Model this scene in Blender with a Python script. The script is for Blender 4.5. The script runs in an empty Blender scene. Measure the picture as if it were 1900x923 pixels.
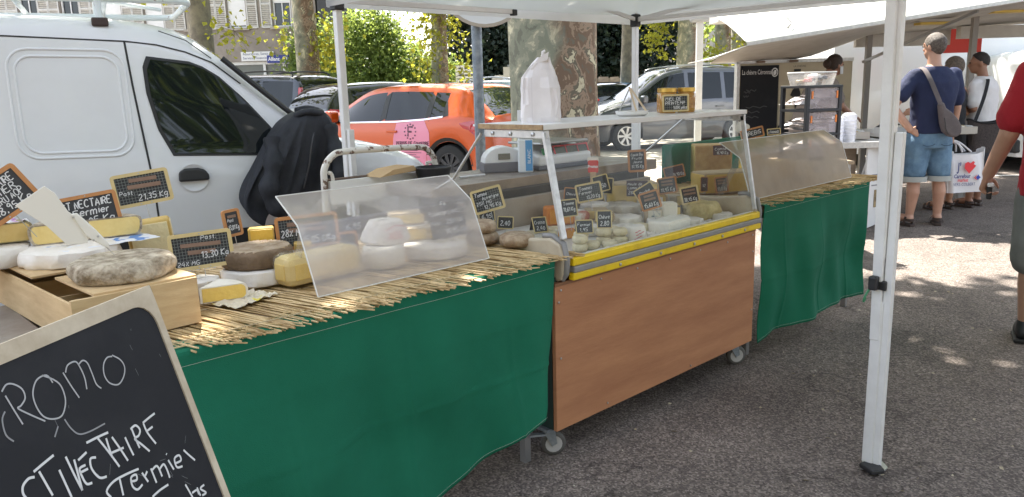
import bpy, bmesh, math, random
import numpy as np
from math import sin, cos, pi, radians as rad, hypot, atan2
from mathutils import Vector as V, Matrix
SC = bpy.context.scene
random.seed(7)
# ---------------------------------------------------------------- camera
CAM_H = 1.42
YAW, PITCH, ROLL = rad(46.5), rad(11.7), rad(-1.6)
cd = bpy.data.cameras.new('camera'); cam = bpy.data.objects.new('camera', cd); SC.collection.objects.link(cam)
_fw = V((cos(YAW)*cos(PITCH), sin(YAW)*cos(PITCH), -sin(PITCH)))
_rt = V((sin(YAW), -cos(YAW), 0)); _up = _rt.cross(_fw)
_r2 = _rt*cos(ROLL) + _up*sin(ROLL); _u2 = _up*cos(ROLL) - _rt*sin(ROLL)
cam.matrix_world = Matrix(((_r2.x,_u2.x,-_fw.x,0),(_r2.y,_u2.y,-_fw.y,0),(_r2.z,_u2.z,-_fw.z,CAM_H),(0,0,0,1)))
cd.sensor_width = 36; cd.lens = 27.09; cd.clip_start = .05; cd.clip_end = 2000
SC.camera = cam
# ---------------------------------------------------------------- world, sun, exposure
SUN_AZ, SUN_EL = rad(66), rad(60)
SUN = V((cos(SUN_EL)*cos(SUN_AZ), cos(SUN_EL)*sin(SUN_AZ), sin(SUN_EL)))
w = bpy.data.worlds.new('World'); SC.world = w; w.use_nodes = True
wn = w.node_tree.nodes; sky = wn.new('ShaderNodeTexSky'); sky.sky_type = 'NISHITA'; sky.sun_disc = False
sky.sun_elevation = SUN_EL; sky.sun_rotation = pi/2 - SUN_AZ; sky.air_density = 1.0; sky.dust_density = 2.5; sky.ozone_density = 1.0
hz = wn.new('ShaderNodeHueSaturation'); hz.inputs['Saturation'].default_value = .52   # thin summer haze
w.node_tree.links.new(sky.outputs[0], hz.inputs['Color']); w.node_tree.links.new(hz.outputs[0], wn['Background'].inputs[0]); wn['Background'].inputs[1].default_value = .15
sd = bpy.data.lights.new('sun', 'SUN'); sd.energy = 5.0; sd.angle = rad(.5); sd.color = (1, .95, .86)
so = bpy.data.objects.new('sun', sd); SC.collection.objects.link(so)
so.rotation_euler = (-SUN).to_track_quat('-Z', 'Y').to_euler(); so.location = (0, 0, 30)
vs = SC.view_settings; vs.view_transform = 'Standard'; vs.look = 'None'; vs.gamma = 1; vs.exposure = 2.05
SC.cycles.max_bounces = 7; SC.cycles.diffuse_bounces = 4; SC.cycles.glossy_bounces = 3; SC.cycles.transmission_bounces = 4
SC.cycles.transparent_max_bounces = 20; SC.cycles.caustics_reflective = False; SC.cycles.caustics_refractive = False
SC.cycles.sample_clamp_indirect = 6
# ---------------------------------------------------------------- frames: G(r, d) = metres right of / away from where one stands
def G(r, d, z=0): return V((r*.7254 + d*.6884, -r*.6884 + d*.7254, z))
GA = -rad(43.5)                                # heading of the view's "right" in the world
# ---------------------------------------------------------------- materials
MATS = {}
def srgb(h):
    h = h.lstrip('#'); c = [int(h[i:i+2], 16)/255 for i in (0, 2, 4)]
    return tuple(x/12.92 if x <= .04045 else ((x+.055)/1.055)**2.4 for x in c)
def mat(name, col, rough=.6, metal=0, col2=None, ns=6, nd=5, bump=0, bs=60, spec=.5, lo=.35, hi=.65, coat=0, stretch=None, alpha=None, rough2=None):
    if name in MATS: return MATS[name]
    m = bpy.data.materials.new(name); m.use_nodes = True; MATS[name] = m
    n = m.node_tree.nodes; L = m.node_tree.links.new; b = n['Principled BSDF']
    b.inputs['Base Color'].default_value = (*col, 1); b.inputs['Roughness'].default_value = rough
    b.inputs['Metallic'].default_value = metal; b.inputs['Specular IOR Level'].default_value = spec
    if coat: b.inputs['Coat Weight'].default_value = coat; b.inputs['Coat Roughness'].default_value = .05
    tc = n.new('ShaderNodeTexCoord'); vec = tc.outputs['Object']
    if stretch:
        mp = n.new('ShaderNodeMapping'); mp.inputs['Scale'].default_value = stretch; L(vec, mp.inputs[0]); vec = mp.outputs[0]
    if col2 is not None:
        t = n.new('ShaderNodeTexNoise'); t.inputs['Scale'].default_value = ns; t.inputs['Detail'].default_value = nd
        t.inputs['Roughness'].default_value = .65; L(vec, t.inputs['Vector'])
        r = n.new('ShaderNodeValToRGB'); r.color_ramp.elements[0].position = lo; r.color_ramp.elements[1].position = hi
        r.color_ramp.elements[0].color = (*col, 1); r.color_ramp.elements[1].color = (*col2, 1)
        L(t.outputs[0], r.inputs[0]); L(r.outputs[0], b.inputs['Base Color'])
        if rough2 is not None:
            mr = n.new('ShaderNodeMapRange'); mr.inputs[3].default_value = rough; mr.inputs[4].default_value = rough2
            mr.inputs[1].default_value = lo; mr.inputs[2].default_value = hi
            L(t.outputs[0], mr.inputs[0]); L(mr.outputs[0], b.inputs['Roughness'])
    if bump:
        t2 = n.new('ShaderNodeTexNoise'); t2.inputs['Scale'].default_value = bs; t2.inputs['Detail'].default_value = 4; L(vec, t2.inputs['Vector'])
        bp = n.new('ShaderNodeBump'); bp.inputs['Strength'].default_value = bump; bp.inputs['Distance'].default_value = .01
        L(t2.outputs[0], bp.inputs['Height']); L(bp.outputs[0], b.inputs['Normal'])
    return m
def thin_glass(name, tint=(1,1,1), gloss=.1, haze=0, hazecol=(.8,.8,.8), rough=.02, fk=1.0):
    """thin clear sheet: see-through + fresnel gloss (+ a little milky scatter)"""
    if name in MATS: return MATS[name]
    m = bpy.data.materials.new(name); m.use_nodes = True; MATS[name] = m
    n = m.node_tree.nodes; L = m.node_tree.links.new
    for x in list(n):
        if x.type != 'OUTPUT_MATERIAL': n.remove(x)
    out = [x for x in n if x.type == 'OUTPUT_MATERIAL'][0]
    t = n.new('ShaderNodeBsdfTransparent'); t.inputs[0].default_value = (*tint, 1)
    g = n.new('ShaderNodeBsdfGlossy'); g.inputs['Roughness'].default_value = rough
    lw = n.new('ShaderNodeLayerWeight'); fr = n.new('ShaderNodeMath'); fr.operation = 'POWER'; fr.inputs[1].default_value = 5; L(lw.outputs['Facing'], fr.inputs[0]); lw.inputs[0].default_value = .5
    ad = n.new('ShaderNodeMath'); ad.operation = 'MULTIPLY_ADD'; ad.inputs[1].default_value = fk; ad.inputs[2].default_value = gloss; ad.use_clamp = True
    L(fr.outputs[0], ad.inputs[0])
    base = t.outputs[0]
    if haze:
        d = n.new('ShaderNodeBsdfDiffuse'); d.inputs[0].default_value = (*hazecol, 1)
        tl = n.new('ShaderNodeBsdfTranslucent'); tl.inputs[0].default_value = (*hazecol, 1)
        md = n.new('ShaderNodeMixShader'); md.inputs[0].default_value = .5; L(d.outputs[0], md.inputs[1]); L(tl.outputs[0], md.inputs[2])
        tc = n.new('ShaderNodeTexCoord'); nz = n.new('ShaderNodeTexNoise'); nz.inputs['Scale'].default_value = 5; nz.inputs['Detail'].default_value = 6; L(tc.outputs['Object'], nz.inputs['Vector'])
        mr = n.new('ShaderNodeMapRange'); mr.inputs[1].default_value = .3; mr.inputs[2].default_value = .7; mr.inputs[3].default_value = haze*.8; mr.inputs[4].default_value = min(1, haze*1.25)
        L(nz.outputs[0], mr.inputs[0])
        mh = n.new('ShaderNodeMixShader'); L(mr.outputs[0], mh.inputs[0]); L(t.outputs[0], mh.inputs[1]); L(md.outputs[0], mh.inputs[2]); base = mh.outputs[0]
    mx = n.new('ShaderNodeMixShader'); L(ad.outputs[0], mx.inputs[0]); L(base, mx.inputs[1]); L(g.outputs[0], mx.inputs[2])
    L(mx.outputs[0], out.inputs[0]); return m
def leaf_mat(name, c1, c2, tr, ns=1.2, tw=.45):
    if name in MATS: return MATS[name]
    m = bpy.data.materials.new(name); m.use_nodes = True; MATS[name] = m
    n = m.node_tree.nodes; L = m.node_tree.links.new; b = n['Principled BSDF']; out = [x for x in n if x.type == 'OUTPUT_MATERIAL'][0]
    tc = n.new('ShaderNodeTexCoord'); t = n.new('ShaderNodeTexNoise'); t.inputs['Scale'].default_value = ns; t.inputs['Detail'].default_value = 3; L(tc.outputs['Object'], t.inputs['Vector'])
    r = n.new('ShaderNodeValToRGB'); r.color_ramp.elements[0].position = .35; r.color_ramp.elements[1].position = .65
    r.color_ramp.elements[0].color = (*c1, 1); r.color_ramp.elements[1].color = (*c2, 1); L(t.outputs[0], r.inputs[0]); L(r.outputs[0], b.inputs['Base Color'])
    b.inputs['Roughness'].default_value = .55
    tl = n.new('ShaderNodeBsdfTranslucent'); tl.inputs[0].default_value = (*tr, 1)
    mx = n.new('ShaderNodeMixShader'); mx.inputs[0].default_value = tw; L(b.outputs[0], mx.inputs[1]); L(tl.outputs[0], mx.inputs[2]); L(mx.outputs[0], out.inputs[0]); return m
# ---------------------------------------------------------------- mesh building
class MB:
    def __init__(s): s.v = []; s.f = []; s.mi = []; s.cur = 0
    def add(s, vs, fs):
        o = len(s.v); s.v += [tuple(p) for p in vs]; s.f += [tuple(i+o for i in f) for f in fs]; s.mi += [s.cur]*len(fs); return s
    def box(s, c, d, M=None, taper=1):
        x, y, z = d[0]/2, d[1]/2, d[2]/2
        p = [V((sx*x*(taper if sz > 0 else 1), sy*y*(taper if sz > 0 else 1), sz*z)) for sz in (-1, 1) for sx, sy in ((-1,-1),(1,-1),(1,1),(-1,1))]
        p = [(M @ q if M else q) + V(c) for q in p]
        return s.add(p, [(3,2,1,0),(4,5,6,7),(0,1,5,4),(1,2,6,5),(2,3,7,6),(3,0,4,7)])
    def bar(s, a, b, wx, wz, up=(0,0,1)):
        a, b = V(a), V(b); d = (b-a).normalized(); u = V(up)
        if abs(d.dot(u)) > .98: u = V((1,0,0))
        x = d.cross(u).normalized()*wx/2; y = x.cross(d).normalized()*wz/2
        p = [e+q for e in (a, b) for q in (-x-y, x-y, x+y, -x+y)]
        return s.add(p, [(3,2,1,0),(4,5,6,7),(0,1,5,4),(1,2,6,5),(2,3,7,6),(3,0,4,7)])
    def tube(s, pts, r, n=8, cap=True, closed=False):
        pts = [V(p) for p in pts]; k = len(pts); rs = r if isinstance(r, (list, tuple)) else [r]*k
        o = len(s.v); prev = None
        for i, p in enumerate(pts):
            if closed: t = (pts[(i+1) % k]-pts[i-1])
            else: t = pts[min(i+1, k-1)]-pts[max(i-1, 0)]
            t.normalize()
            if prev is None: u = t.orthogonal().normalized()
            else: u = (prev-t*prev.dot(t)).normalized()
            prev = u; w_ = t.cross(u)
            for j in range(n): a = 2*pi*j/n; s.v.append(tuple(p+(u*cos(a)+w_*sin(a))*rs[i]))
        for i in range(k if closed else k-1):
            for j in range(n):
                a, b = o+i*n, o+((i+1) % k)*n
                s.f.append((a+j, a+(j+1) % n, b+(j+1) % n, b+j)); s.mi.append(s.cur)
        if cap and not closed:
            s.f.append(tuple(o+j for j in reversed(range(n)))); s.f.append(tuple(o+(k-1)*n+j for j in range(n))); s.mi += [s.cur]*2
        return s
    def lathe(s, prof, c=(0,0,0), n=24, M=None, a0=0, a1=2*pi):
        full = abs(a1-a0-2*pi) < 1e-6; o = len(s.v); c = V(c); m = n if full else n+1
        for r, z in prof:
            for j in range(m):
                a = a0+(a1-a0)*j/n; q = V((r*cos(a), r*sin(a), z)); s.v.append(tuple((M @ q if M else q)+c))
        for i in range(len(prof)-1):
            for j in range(n):
                j2 = (j+1) % m; s.f.append((o+i*m+j, o+i*m+j2, o+(i+1)*m+j2, o+(i+1)*m+j)); s.mi.append(s.cur)
        return s
    def poly(s, pts2, d, fn):
        """extrude a 2D outline by d; fn(x, y, t) -> 3D"""
        k = len(pts2); a = [fn(x, y, 0) for x, y in pts2]; b = [fn(x, y, d) for x, y in pts2]
        return s.add(a+b, [tuple(range(k-1, -1, -1)), tuple(range(k, 2*k))]+[(i, (i+1) % k, k+(i+1) % k, k+i) for i in range(k)])
    def grid(s, P):
        r, c = len(P), len(P[0]); return s.add([p for row in P for p in row], [(i*c+j, i*c+j+1, (i+1)*c+j+1, (i+1)*c+j) for i in range(r-1) for j in range(c-1)])
    def build(s, name, m, parent=None, smooth=None, bev=0, loc=None, rz=None, kind=None, weld=False, seg=2):
        me = bpy.data.meshes.new(name); me.from_pydata(s.v, [], s.f); me.update()
        if weld or bev:
            bm = bmesh.new(); bm.from_mesh(me)
            if weld: bmesh.ops.remove_doubles(bm, verts=bm.verts, dist=1e-4)
            bmesh.ops.recalc_face_normals(bm, faces=bm.faces); bm.to_mesh(me); bm.free()
        for mm in (m if isinstance(m, (list, tuple)) else [m]): me.materials.append(mm)
        if isinstance(m, (list, tuple)) and not weld: me.polygons.foreach_set('material_index', s.mi)
        if smooth is not None:
            me.polygons.foreach_set('use_smooth', [True]*len(me.polygons)); me.set_sharp_from_angle(angle=rad(smooth))
        o = bpy.data.objects.new(name, me); SC.collection.objects.link(o); o.parent = parent
        if loc is not None: o.location = loc
        if rz is not None: o.rotation_euler = (0, 0, rz)
        if bev:
            b = o.modifiers.new('bevel', 'BEVEL'); b.width = bev; b.segments = seg; b.limit_method = 'ANGLE'; b.angle_limit = rad(35)
        if kind: o['kind'] = kind
        return o
def thing(name, label, cat, loc=(0,0,0), rz=0, group=None, rot=None):
    o = bpy.data.objects.new(name, None); SC.collection.objects.link(o); o.location = loc; o.empty_display_size = .1
    o.rotation_euler = rot if rot else (0, 0, rz); o['label'] = label; o['category'] = cat
    if group: o['group'] = group
    return o
def tag(o, label, cat, group=None):
    o['label'] = label; o['category'] = cat
    if group: o['group'] = group
    return o
def struct(o): o['kind'] = 'structure'; return o
def dup(root, loc, rz, label):
    r = root.copy(); SC.collection.objects.link(r); r.location = loc; r.rotation_euler = (0, 0, rz); r['label'] = label
    for ch in root.children:
        c = ch.copy(); SC.collection.objects.link(c); c.parent = r
        for g in ch.children: e = g.copy(); SC.collection.objects.link(e); e.parent = c
    return r
def box(name, c, d, m, parent=None, bev=0, M=None, taper=1): return MB().box(c, d, M, taper).build(name, m, parent, bev=bev)
def lerp(a, b, t): return a+(b-a)*t
def itp(x, pts):
    if x <= pts[0][0]: return pts[0][1]
    for (a, b), (c, d) in zip(pts, pts[1:]):
        if x <= c: return b+(d-b)*(x-a)/max(c-a, 1e-9)
    return pts[-1][1]
def sitp(x, pts):
    """smooth (catmull-rom) interpolation"""
    n = len(pts)
    if x <= pts[0][0]: return pts[0][1]
    if x >= pts[-1][0]: return pts[-1][1]
    for i in range(n-1):
        if x <= pts[i+1][0]:
            (x0, y0), (x1, y1) = pts[i], pts[i+1]; h = x1-x0; t = (x-x0)/h
            m0 = (y1-pts[i-1][1])/(x1-pts[i-1][0])*h if i else y1-y0
            m1 = (pts[i+2][1]-y0)/(pts[i+2][0]-x0)*h if i+2 < n else y1-y0
            return (2*t**3-3*t*t+1)*y0+(t**3-2*t*t+t)*m0+(-2*t**3+3*t*t)*y1+(t**3-t*t)*m1
def rrect(w_, h, r, n=4, cx=0, cy=0):
    p = []
    for sx, sy, a in ((1,1,0),(-1,1,pi/2),(-1,-1,pi),(1,-1,3*pi/2)):
        for i in range(n+1): t = a+pi/2*i/n; p.append((cx+sx*(w_/2-r)+r*cos(t), cy+sy*(h/2-r)+r*sin(t)))
    return p
def smooth_path(pts, k=6):
    pts = [V(p) for p in pts]; out = []
    for i in range(len(pts)-1):
        p0, p1, p2, p3 = pts[max(i-1, 0)], pts[i], pts[i+1], pts[min(i+2, len(pts)-1)]
        for j in range(k):
            t = j/k; out.append(.5*((2*p1)+(p2-p0)*t+(2*p0-5*p1+4*p2-p3)*t*t+(3*p1-p0-3*p2+p3)*t**3))
    return out+[pts[-1]]
# ---------------------------------------------------------------- lettering: hand strokes and print
F_ = {'A':'0,0 2,6 4,0;.8,2.2 3.2,2.2','B':'0,0 0,6 2.6,5.8 3.2,4.6 2.4,3.2 0,3.1;2.4,3.2 3.6,2 3,.3 0,0','C':'3.8,5 2.4,6 .8,5 .1,3 .6,1 2.2,0 3.8,.8','D':'0,0 0,6 2.4,5.6 3.8,3.6 3.2,1 0,0',
'E':'3.4,6 0,6 0,0 3.6,0;0,3.1 2.6,3.2','F':'3.6,6 0,6 0,0;0,3 2.6,3.1','G':'3.6,5.2 2,6 .3,4.6 .1,2 1.4,0 3.4,.6 3.5,2.6 2,2.6','H':'0,0 0,6;3.6,0 3.6,6;0,3 3.6,3.1','I':'1,0 1,6','J':'2.6,6 2.6,1 1.4,0 .2,.8',
'K':'0,0 0,6;3.5,6 0,2.8 3.6,0','L':'0,6 0,0 3.2,0','M':'0,0 .4,6 2,2.4 3.6,6 4.2,0','N':'0,0 .2,6 3.4,0 3.6,6','O':'2,6 .5,5 0,3 .6,.8 2,0 3.5,.8 4,3 3.4,5.2 2,6','P':'0,0 0,6 2.6,5.8 3.4,4.4 2.5,3 0,2.8','Q':'2,6 .4,4.8 0,3 .6,.8 2,0 3.5,.8 4,3 3.4,5.2 2,6;2.4,1.6 4,-.4',
'R':'0,0 0,6 2.6,5.8 3.2,4.5 2.2,3.2 0,3;1.6,3 3.6,0','S':'3.4,5.2 1.8,6 .3,5 .8,3.5 3,2.5 3.5,1 1.9,0 .1,.8','T':'0,6 4,6.1;2,6 2,0','U':'0,6 .1,1.4 1.6,0 3.2,1 3.5,6','V':'0,6 1.8,0 3.6,6','X':'0,0 3.6,6;0,6 3.6,0','Y':'0,6 1.8,3 3.6,6;1.8,3 1.6,0','Z':'0,6 3.6,6 0,0 3.7,0',
'a':'3,3.4 1.4,4 .1,2.4 .6,.3 2,.2 3,2;3,3.8 3,.6 3.6,0','b':'0,6 0,0 2,.1 3,1.8 2.2,3.4 0,2.8','c':'2.8,3.4 1.2,3.9 .1,2 1,.1 2.8,.6','d':'3,3.2 1.2,3.8 .1,1.8 1,.1 2.8,1;3,6 3,0','e':'.2,2 2.8,2.4 2.2,3.8 .8,3.6 .1,1.8 1,.1 2.8,.8','é':'.2,2 2.8,2.4 2.2,3.8 .8,3.6 .1,1.8 1,.1 2.8,.8;1.2,4.8 2.4,5.8',
'f':'2.6,5.6 1.6,6 1,4.8 1,0;0,3.4 2.2,3.5','g':'2.8,3.4 1,3.8 .1,2 1,.3 2.8,1.4;2.8,3.8 2.8,-1.2 1.4,-2.2 .2,-1.4','i':'.6,3.8 .6,.2;.6,5 .6,5.3','k':'0,0 0,6;2.4,3.8 0,1.8 2.6,0','l':'.4,6 .4,.2 1,0','m':'0,0 0,3.8;0,2.6 1.2,3.9 1.8,2.8 1.8,0;1.8,2.8 3,3.9 3.7,2.8 3.7,0','n':'0,0 0,3.8;0,2.6 1.4,3.9 2.6,2.8 2.6,0','o':'1.4,3.9 .2,2.8 .2,1 1.4,0 2.6,1 2.6,2.8 1.4,3.9',
'r':'0,0 0,3.8;0,2.4 1,3.8 2,3.6','s':'2.4,3.4 1,3.9 .3,3 2.3,1.2 1.4,0 .1,.5','t':'1,5.6 1,.4 2,.1;0,3.9 2,4','u':'0,3.8 .1,.6 1.2,0 2.5,1.2;2.6,3.8 2.6,.3','v':'0,3.8 1.4,0 2.8,3.8','p':'0,3.8 0,-2;0,3 1.6,3.8 2.8,2.4 2,.4 0,.6','q':'2.8,3.6 1,3.8 .1,2 1,.2 2.8,1;2.8,3.8 2.8,-2','h':'0,6 0,0;0,2.6 1.4,3.9 2.6,2.8 2.6,0',
'0':'1.8,6 .4,4.6 .2,2 1.4,0 3,.9 3.4,3.6 1.8,6','1':'.2,4.2 1.8,6 1.6,0','2':'.2,4.8 1.4,6 3,5 2.4,3 0,0 3.4,.1','3':'.2,5.6 2.4,6 3,4.6 1.4,3.2 3.2,2 2.6,.2 .1,.4','4':'2.6,0 2.4,6 0,2.2 3.6,2.2','5':'3.2,6 .6,6 .4,3.4 2.6,3.4 3.2,1.4 2,0 .1,.5','6':'2.8,6 .8,3.8 .3,1.4 1.6,0 3,1.2 2.4,2.8 .5,2','7':'.1,6 3.4,5.9 1.2,0','8':'1.8,3.2 .4,4.6 1.7,6 3,4.8 1.8,3.2 .2,1.4 1.7,0 3.3,1.3 1.8,3.2','9':'2.8,4.6 1.4,6 .3,4.4 1.5,3.2 2.8,4.4 2.4,0',
',':'.8,.6 .2,-1','.':'.3,0 .6,.3','%':'0,0 3.6,6;.6,5.6 .2,4.8 .9,4.6 .6,5.6;3,1.4 2.6,.6 3.4,.4 3,1.4','€':'3.4,5.2 2,5.9 .7,4.4 .6,1.4 2,.1 3.4,.8;0,3.5 2.2,3.6;0,2.5 2,2.6','/':'0,0 2.4,6','-':'0,3 2,3'}
F_['É'] = F_['E']+';1.4,6.8 2.8,7.8'; F_['è'] = F_['e']+';1.2,5.8 2.2,4.8'; F_['û'] = F_['u']+';.6,4.8 1.4,5.8 2.2,4.8'; F_['w'] = '0,3.8 1,0 2,3 3,0 4,3.8'; F_['x'] = '0,0 2.6,3.8;0,3.8 2.6,0'; F_['y'] = '0,3.8 1.4,.4;2.8,3.8 1,-2'
def ribbon(mb, pts, wd, fn):
    """flat chalk stroke; fn(x, y) -> 3D"""
    n = len(pts)
    if n < 2: return
    L_, R_ = [], []
    for i in range(n):
        x0, y0 = pts[max(i-1, 0)]; x1, y1 = pts[min(i+1, n-1)]; dx, dy = x1-x0, y1-y0; l = hypot(dx, dy) or 1
        e = wd/2; L_.append((pts[i][0]-dy/l*e, pts[i][1]+dx/l*e)); R_.append((pts[i][0]+dy/l*e, pts[i][1]-dx/l*e))
    o = len(mb.v)
    for a, b in zip(L_, R_): mb.v.append(tuple(fn(*a))); mb.v.append(tuple(fn(*b)))
    for i in range(n-1): mb.f.append((o+2*i+1, o+2*i+3, o+2*i+2, o+2*i)); mb.mi.append(mb.cur)
def cr2(pts, k=4):
    out = []
    for i in range(len(pts)-1):
        p0, p1, p2, p3 = pts[max(i-1, 0)], pts[i], pts[i+1], pts[min(i+2, len(pts)-1)]
        for j in range(k):
            t = j/k; out.append(tuple(.5*((2*p1[q])+(p2[q]-p0[q])*t+(2*p0[q]-5*p1[q]+4*p2[q]-p3[q])*t*t+(3*p1[q]-p0[q]-3*p2[q]+p3[q])*t**3) for q in (0, 1)))
    return out+[pts[-1]]
def hand(mb, text, x, y, h, fn, wd=None, width=None, slant=.12, rnd=random, k=3):
    """handwritten text, baseline start x, y and cap height h"""
    s = h/6; wd = wd or h*.13; cx = 0; strokes = []
    for ch in text:
        if ch == ' ': cx += 2.6; continue
        g = F_.get(ch) or F_.get(ch.upper()) or F_['-']; mx = 0; jy = rnd.uniform(-.35, .35); js = rnd.uniform(.9, 1.1)
        for st in g.split(';'):
            p = [tuple(map(float, q.split(','))) for q in st.split()]; mx = max(mx, max(q[0] for q in p))
            strokes.append([(cx+(q[0]+slant*q[1]+rnd.uniform(-.12, .12))*js, q[1]*js+jy+rnd.uniform(-.12, .12)) for q in p])
        cx += mx*js+1.25
    sx = s if not width else min(s*1.25, width/max(cx, 1))
    for st in strokes: ribbon(mb, cr2([(x+q[0]*sx, y+q[1]*s) for q in st], k) if len(st) > 2 else [(x+q[0]*sx, y+q[1]*s) for q in st], wd, fn)
    return cx*sx
def printed(name, text, size, m, parent, loc, rot, ext=0, align='LEFT', sx=1, shear=0, bold=0):
    c = bpy.data.curves.new(name, 'FONT'); c.body = text; c.size = size; c.extrude = ext; c.align_x = align; c.shear = shear; c.resolution_u = 2; c.offset = bold
    o = bpy.data.objects.new(name, c); SC.collection.objects.link(o)
    dg = bpy.context.evaluated_depsgraph_get(); me = bpy.data.meshes.new_from_object(o.evaluated_get(dg)); bpy.data.objects.remove(o)
    me.materials.clear(); me.materials.append(m)
    o = bpy.data.objects.new(name, me); SC.collection.objects.link(o); o.parent = parent; o.location = loc; o.rotation_euler = rot; o.scale = (sx, 1, 1); return o
# ================================================================ ground
def asphalt(name, base, light, dark, sc=1.0, bump=.5):
    m = mat(name, base, .85, spec=.25); n = m.node_tree.nodes; L = m.node_tree.links.new; b = n['Principled BSDF']
    tc = n.new('ShaderNodeTexCoord'); vo = n.new('ShaderNodeTexVoronoi'); vo.inputs['Scale'].default_value = 135*sc; L(tc.outputs['Object'], vo.inputs['Vector'])
    r = n.new('ShaderNodeValToRGB'); e = r.color_ramp.elements; e[0].position = .05; e[0].color = (*dark, 1); e[1].position = .95; e[1].color = (*light, 1); x = e.new(.55); x.color = (*base, 1)
    L(vo.outputs['Color'], r.inputs[0])
    n2 = n.new('ShaderNodeTexNoise'); n2.inputs['Scale'].default_value = .9; n2.inputs['Detail'].default_value = 7; n2.inputs['Roughness'].default_value = .7; L(tc.outputs['Object'], n2.inputs['Vector'])
    r2 = n.new('ShaderNodeMapRange'); r2.inputs[1].default_value = .3; r2.inputs[2].default_value = .7; r2.inputs[3].default_value = .62; r2.inputs[4].default_value = 1.28; L(n2.outputs[0], r2.inputs[0])
    mx = n.new('ShaderNodeMix'); mx.data_type = 'RGBA'; mx.blend_type = 'MULTIPLY'; mx.inputs[0].default_value = 1; L(r.outputs[0], mx.inputs[6]); L(r2.outputs[0], mx.inputs[7]); L(mx.outputs[2], b.inputs['Base Color'])
    n3 = n.new('ShaderNodeTexNoise'); n3.inputs['Scale'].default_value = 2.6; n3.inputs['Detail'].default_value = 4; n3.inputs['Distortion'].default_value = .8; L(tc.outputs['Object'], n3.inputs['Vector'])
    r3 = n.new('ShaderNodeMapRange'); r3.inputs[1].default_value = .60; r3.inputs[2].default_value = .70; r3.inputs[3].default_value = 1; r3.inputs[4].default_value = .72; L(n3.outputs[0], r3.inputs[0])   # old spills
    v3 = n.new('ShaderNodeTexVoronoi'); v3.feature = 'DISTANCE_TO_EDGE'; v3.inputs['Scale'].default_value = .55; ns3 = n.new('ShaderNodeVectorMath'); ns3.operation = 'ADD'; L(tc.outputs['Object'], ns3.inputs[0]); n4 = n.new('ShaderNodeTexNoise'); n4.inputs['Scale'].default_value = 2; n4.inputs['Detail'].default_value = 5; L(tc.outputs['Object'], n4.inputs['Vector']); L(n4.outputs['Color'], ns3.inputs[1]); L(ns3.outputs[0], v3.inputs['Vector'])
    r4 = n.new('ShaderNodeMapRange'); r4.inputs[1].default_value = .001; r4.inputs[2].default_value = .005; r4.inputs[3].default_value = .6; r4.inputs[4].default_value = 1; L(v3.outputs['Distance'], r4.inputs[0])   # hairline cracks
    mm = n.new('ShaderNodeMath'); mm.operation = 'MULTIPLY'; L(r3.outputs[0], mm.inputs[0]); L(r4.outputs[0], mm.inputs[1])
    mx2 = n.new('ShaderNodeMix'); mx2.data_type = 'RGBA'; mx2.blend_type = 'MULTIPLY'; mx2.inputs[0].default_value = 1; L(mx.outputs[2], mx2.inputs[6]); L(mm.outputs[0], mx2.inputs[7]); L(mx2.outputs[2], b.inputs['Base Color'])
    bp = n.new('ShaderNodeBump'); bp.inputs['Strength'].default_value = bump; bp.inputs['Distance'].default_value = .006; L(vo.outputs['Distance'], bp.inputs['Height']); L(bp.outputs[0], b.inputs['Normal'])
    return m
M_ASPH = asphalt('asphalt', (.16,.133,.117), (.33,.28,.245), (.07,.058,.052))
M_GRAV = asphalt('gravel', (.40,.355,.30), (.6,.55,.47), (.22,.19,.16), .8, .4)
struct(MB().add([(-300,-300,0),(400,-300,0),(400,400,0),(-300,400,0)], [(0,1,2,3)]).build('ground', M_ASPH))
gp = [G(-40,20.5),G(.6,9.6),G(3.4,10.6),G(6.0,11.6),G(9,20),G(16,21),G(40,26),G(40,31),G(-40,31)]
struct(MB().add([(p.x,p.y,.004) for p in gp], [tuple(range(len(gp)))]).build('car_park_gravel', M_GRAV))
sp = [G(-40,8.5),G(.1,8.5),G(.5,16),G(-2,20),G(-40,20)]
struct(MB().poly([(p.x,p.y) for p in sp], .08, lambda x, y, d: (x, y, d)).build('parking_pavement', M_GRAV))
ln = [G(5.4,11.2),G(9.5,10.7),G(9.5,10.82),G(5.4,11.32)]
struct(MB().add([(p.x,p.y,.005) for p in ln], [(0,1,2,3)]).build('painted_line', mat('road_paint', (.7,.7,.68), .7, col2=(.45,.44,.42), ns=9)))
rng = np.random.default_rng(11)
lit = MB()   # fallen bits of dry leaf and grit on the asphalt
for i in range(260):
    x, y = rng.uniform(1.2, 6), rng.uniform(-.6, 1.9); a = rng.uniform(0, 6.3); l = rng.uniform(.004, .016)
    lit.add([(x+l*cos(a), y+l*sin(a), .003), (x+.4*l*cos(a+1.7), y+.4*l*sin(a+1.7), .009), (x-l*cos(a), y-l*sin(a), .004), (x-.4*l*cos(a+1.4), y-.4*l*sin(a+1.4), .002)], [(0,1,2,3)])
lo = lit.build('leaf_litter', mat('dry_leaf', (.35,.27,.15), .8, col2=(.6,.55,.45), ns=3)); lo['kind'] = 'stuff'
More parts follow.
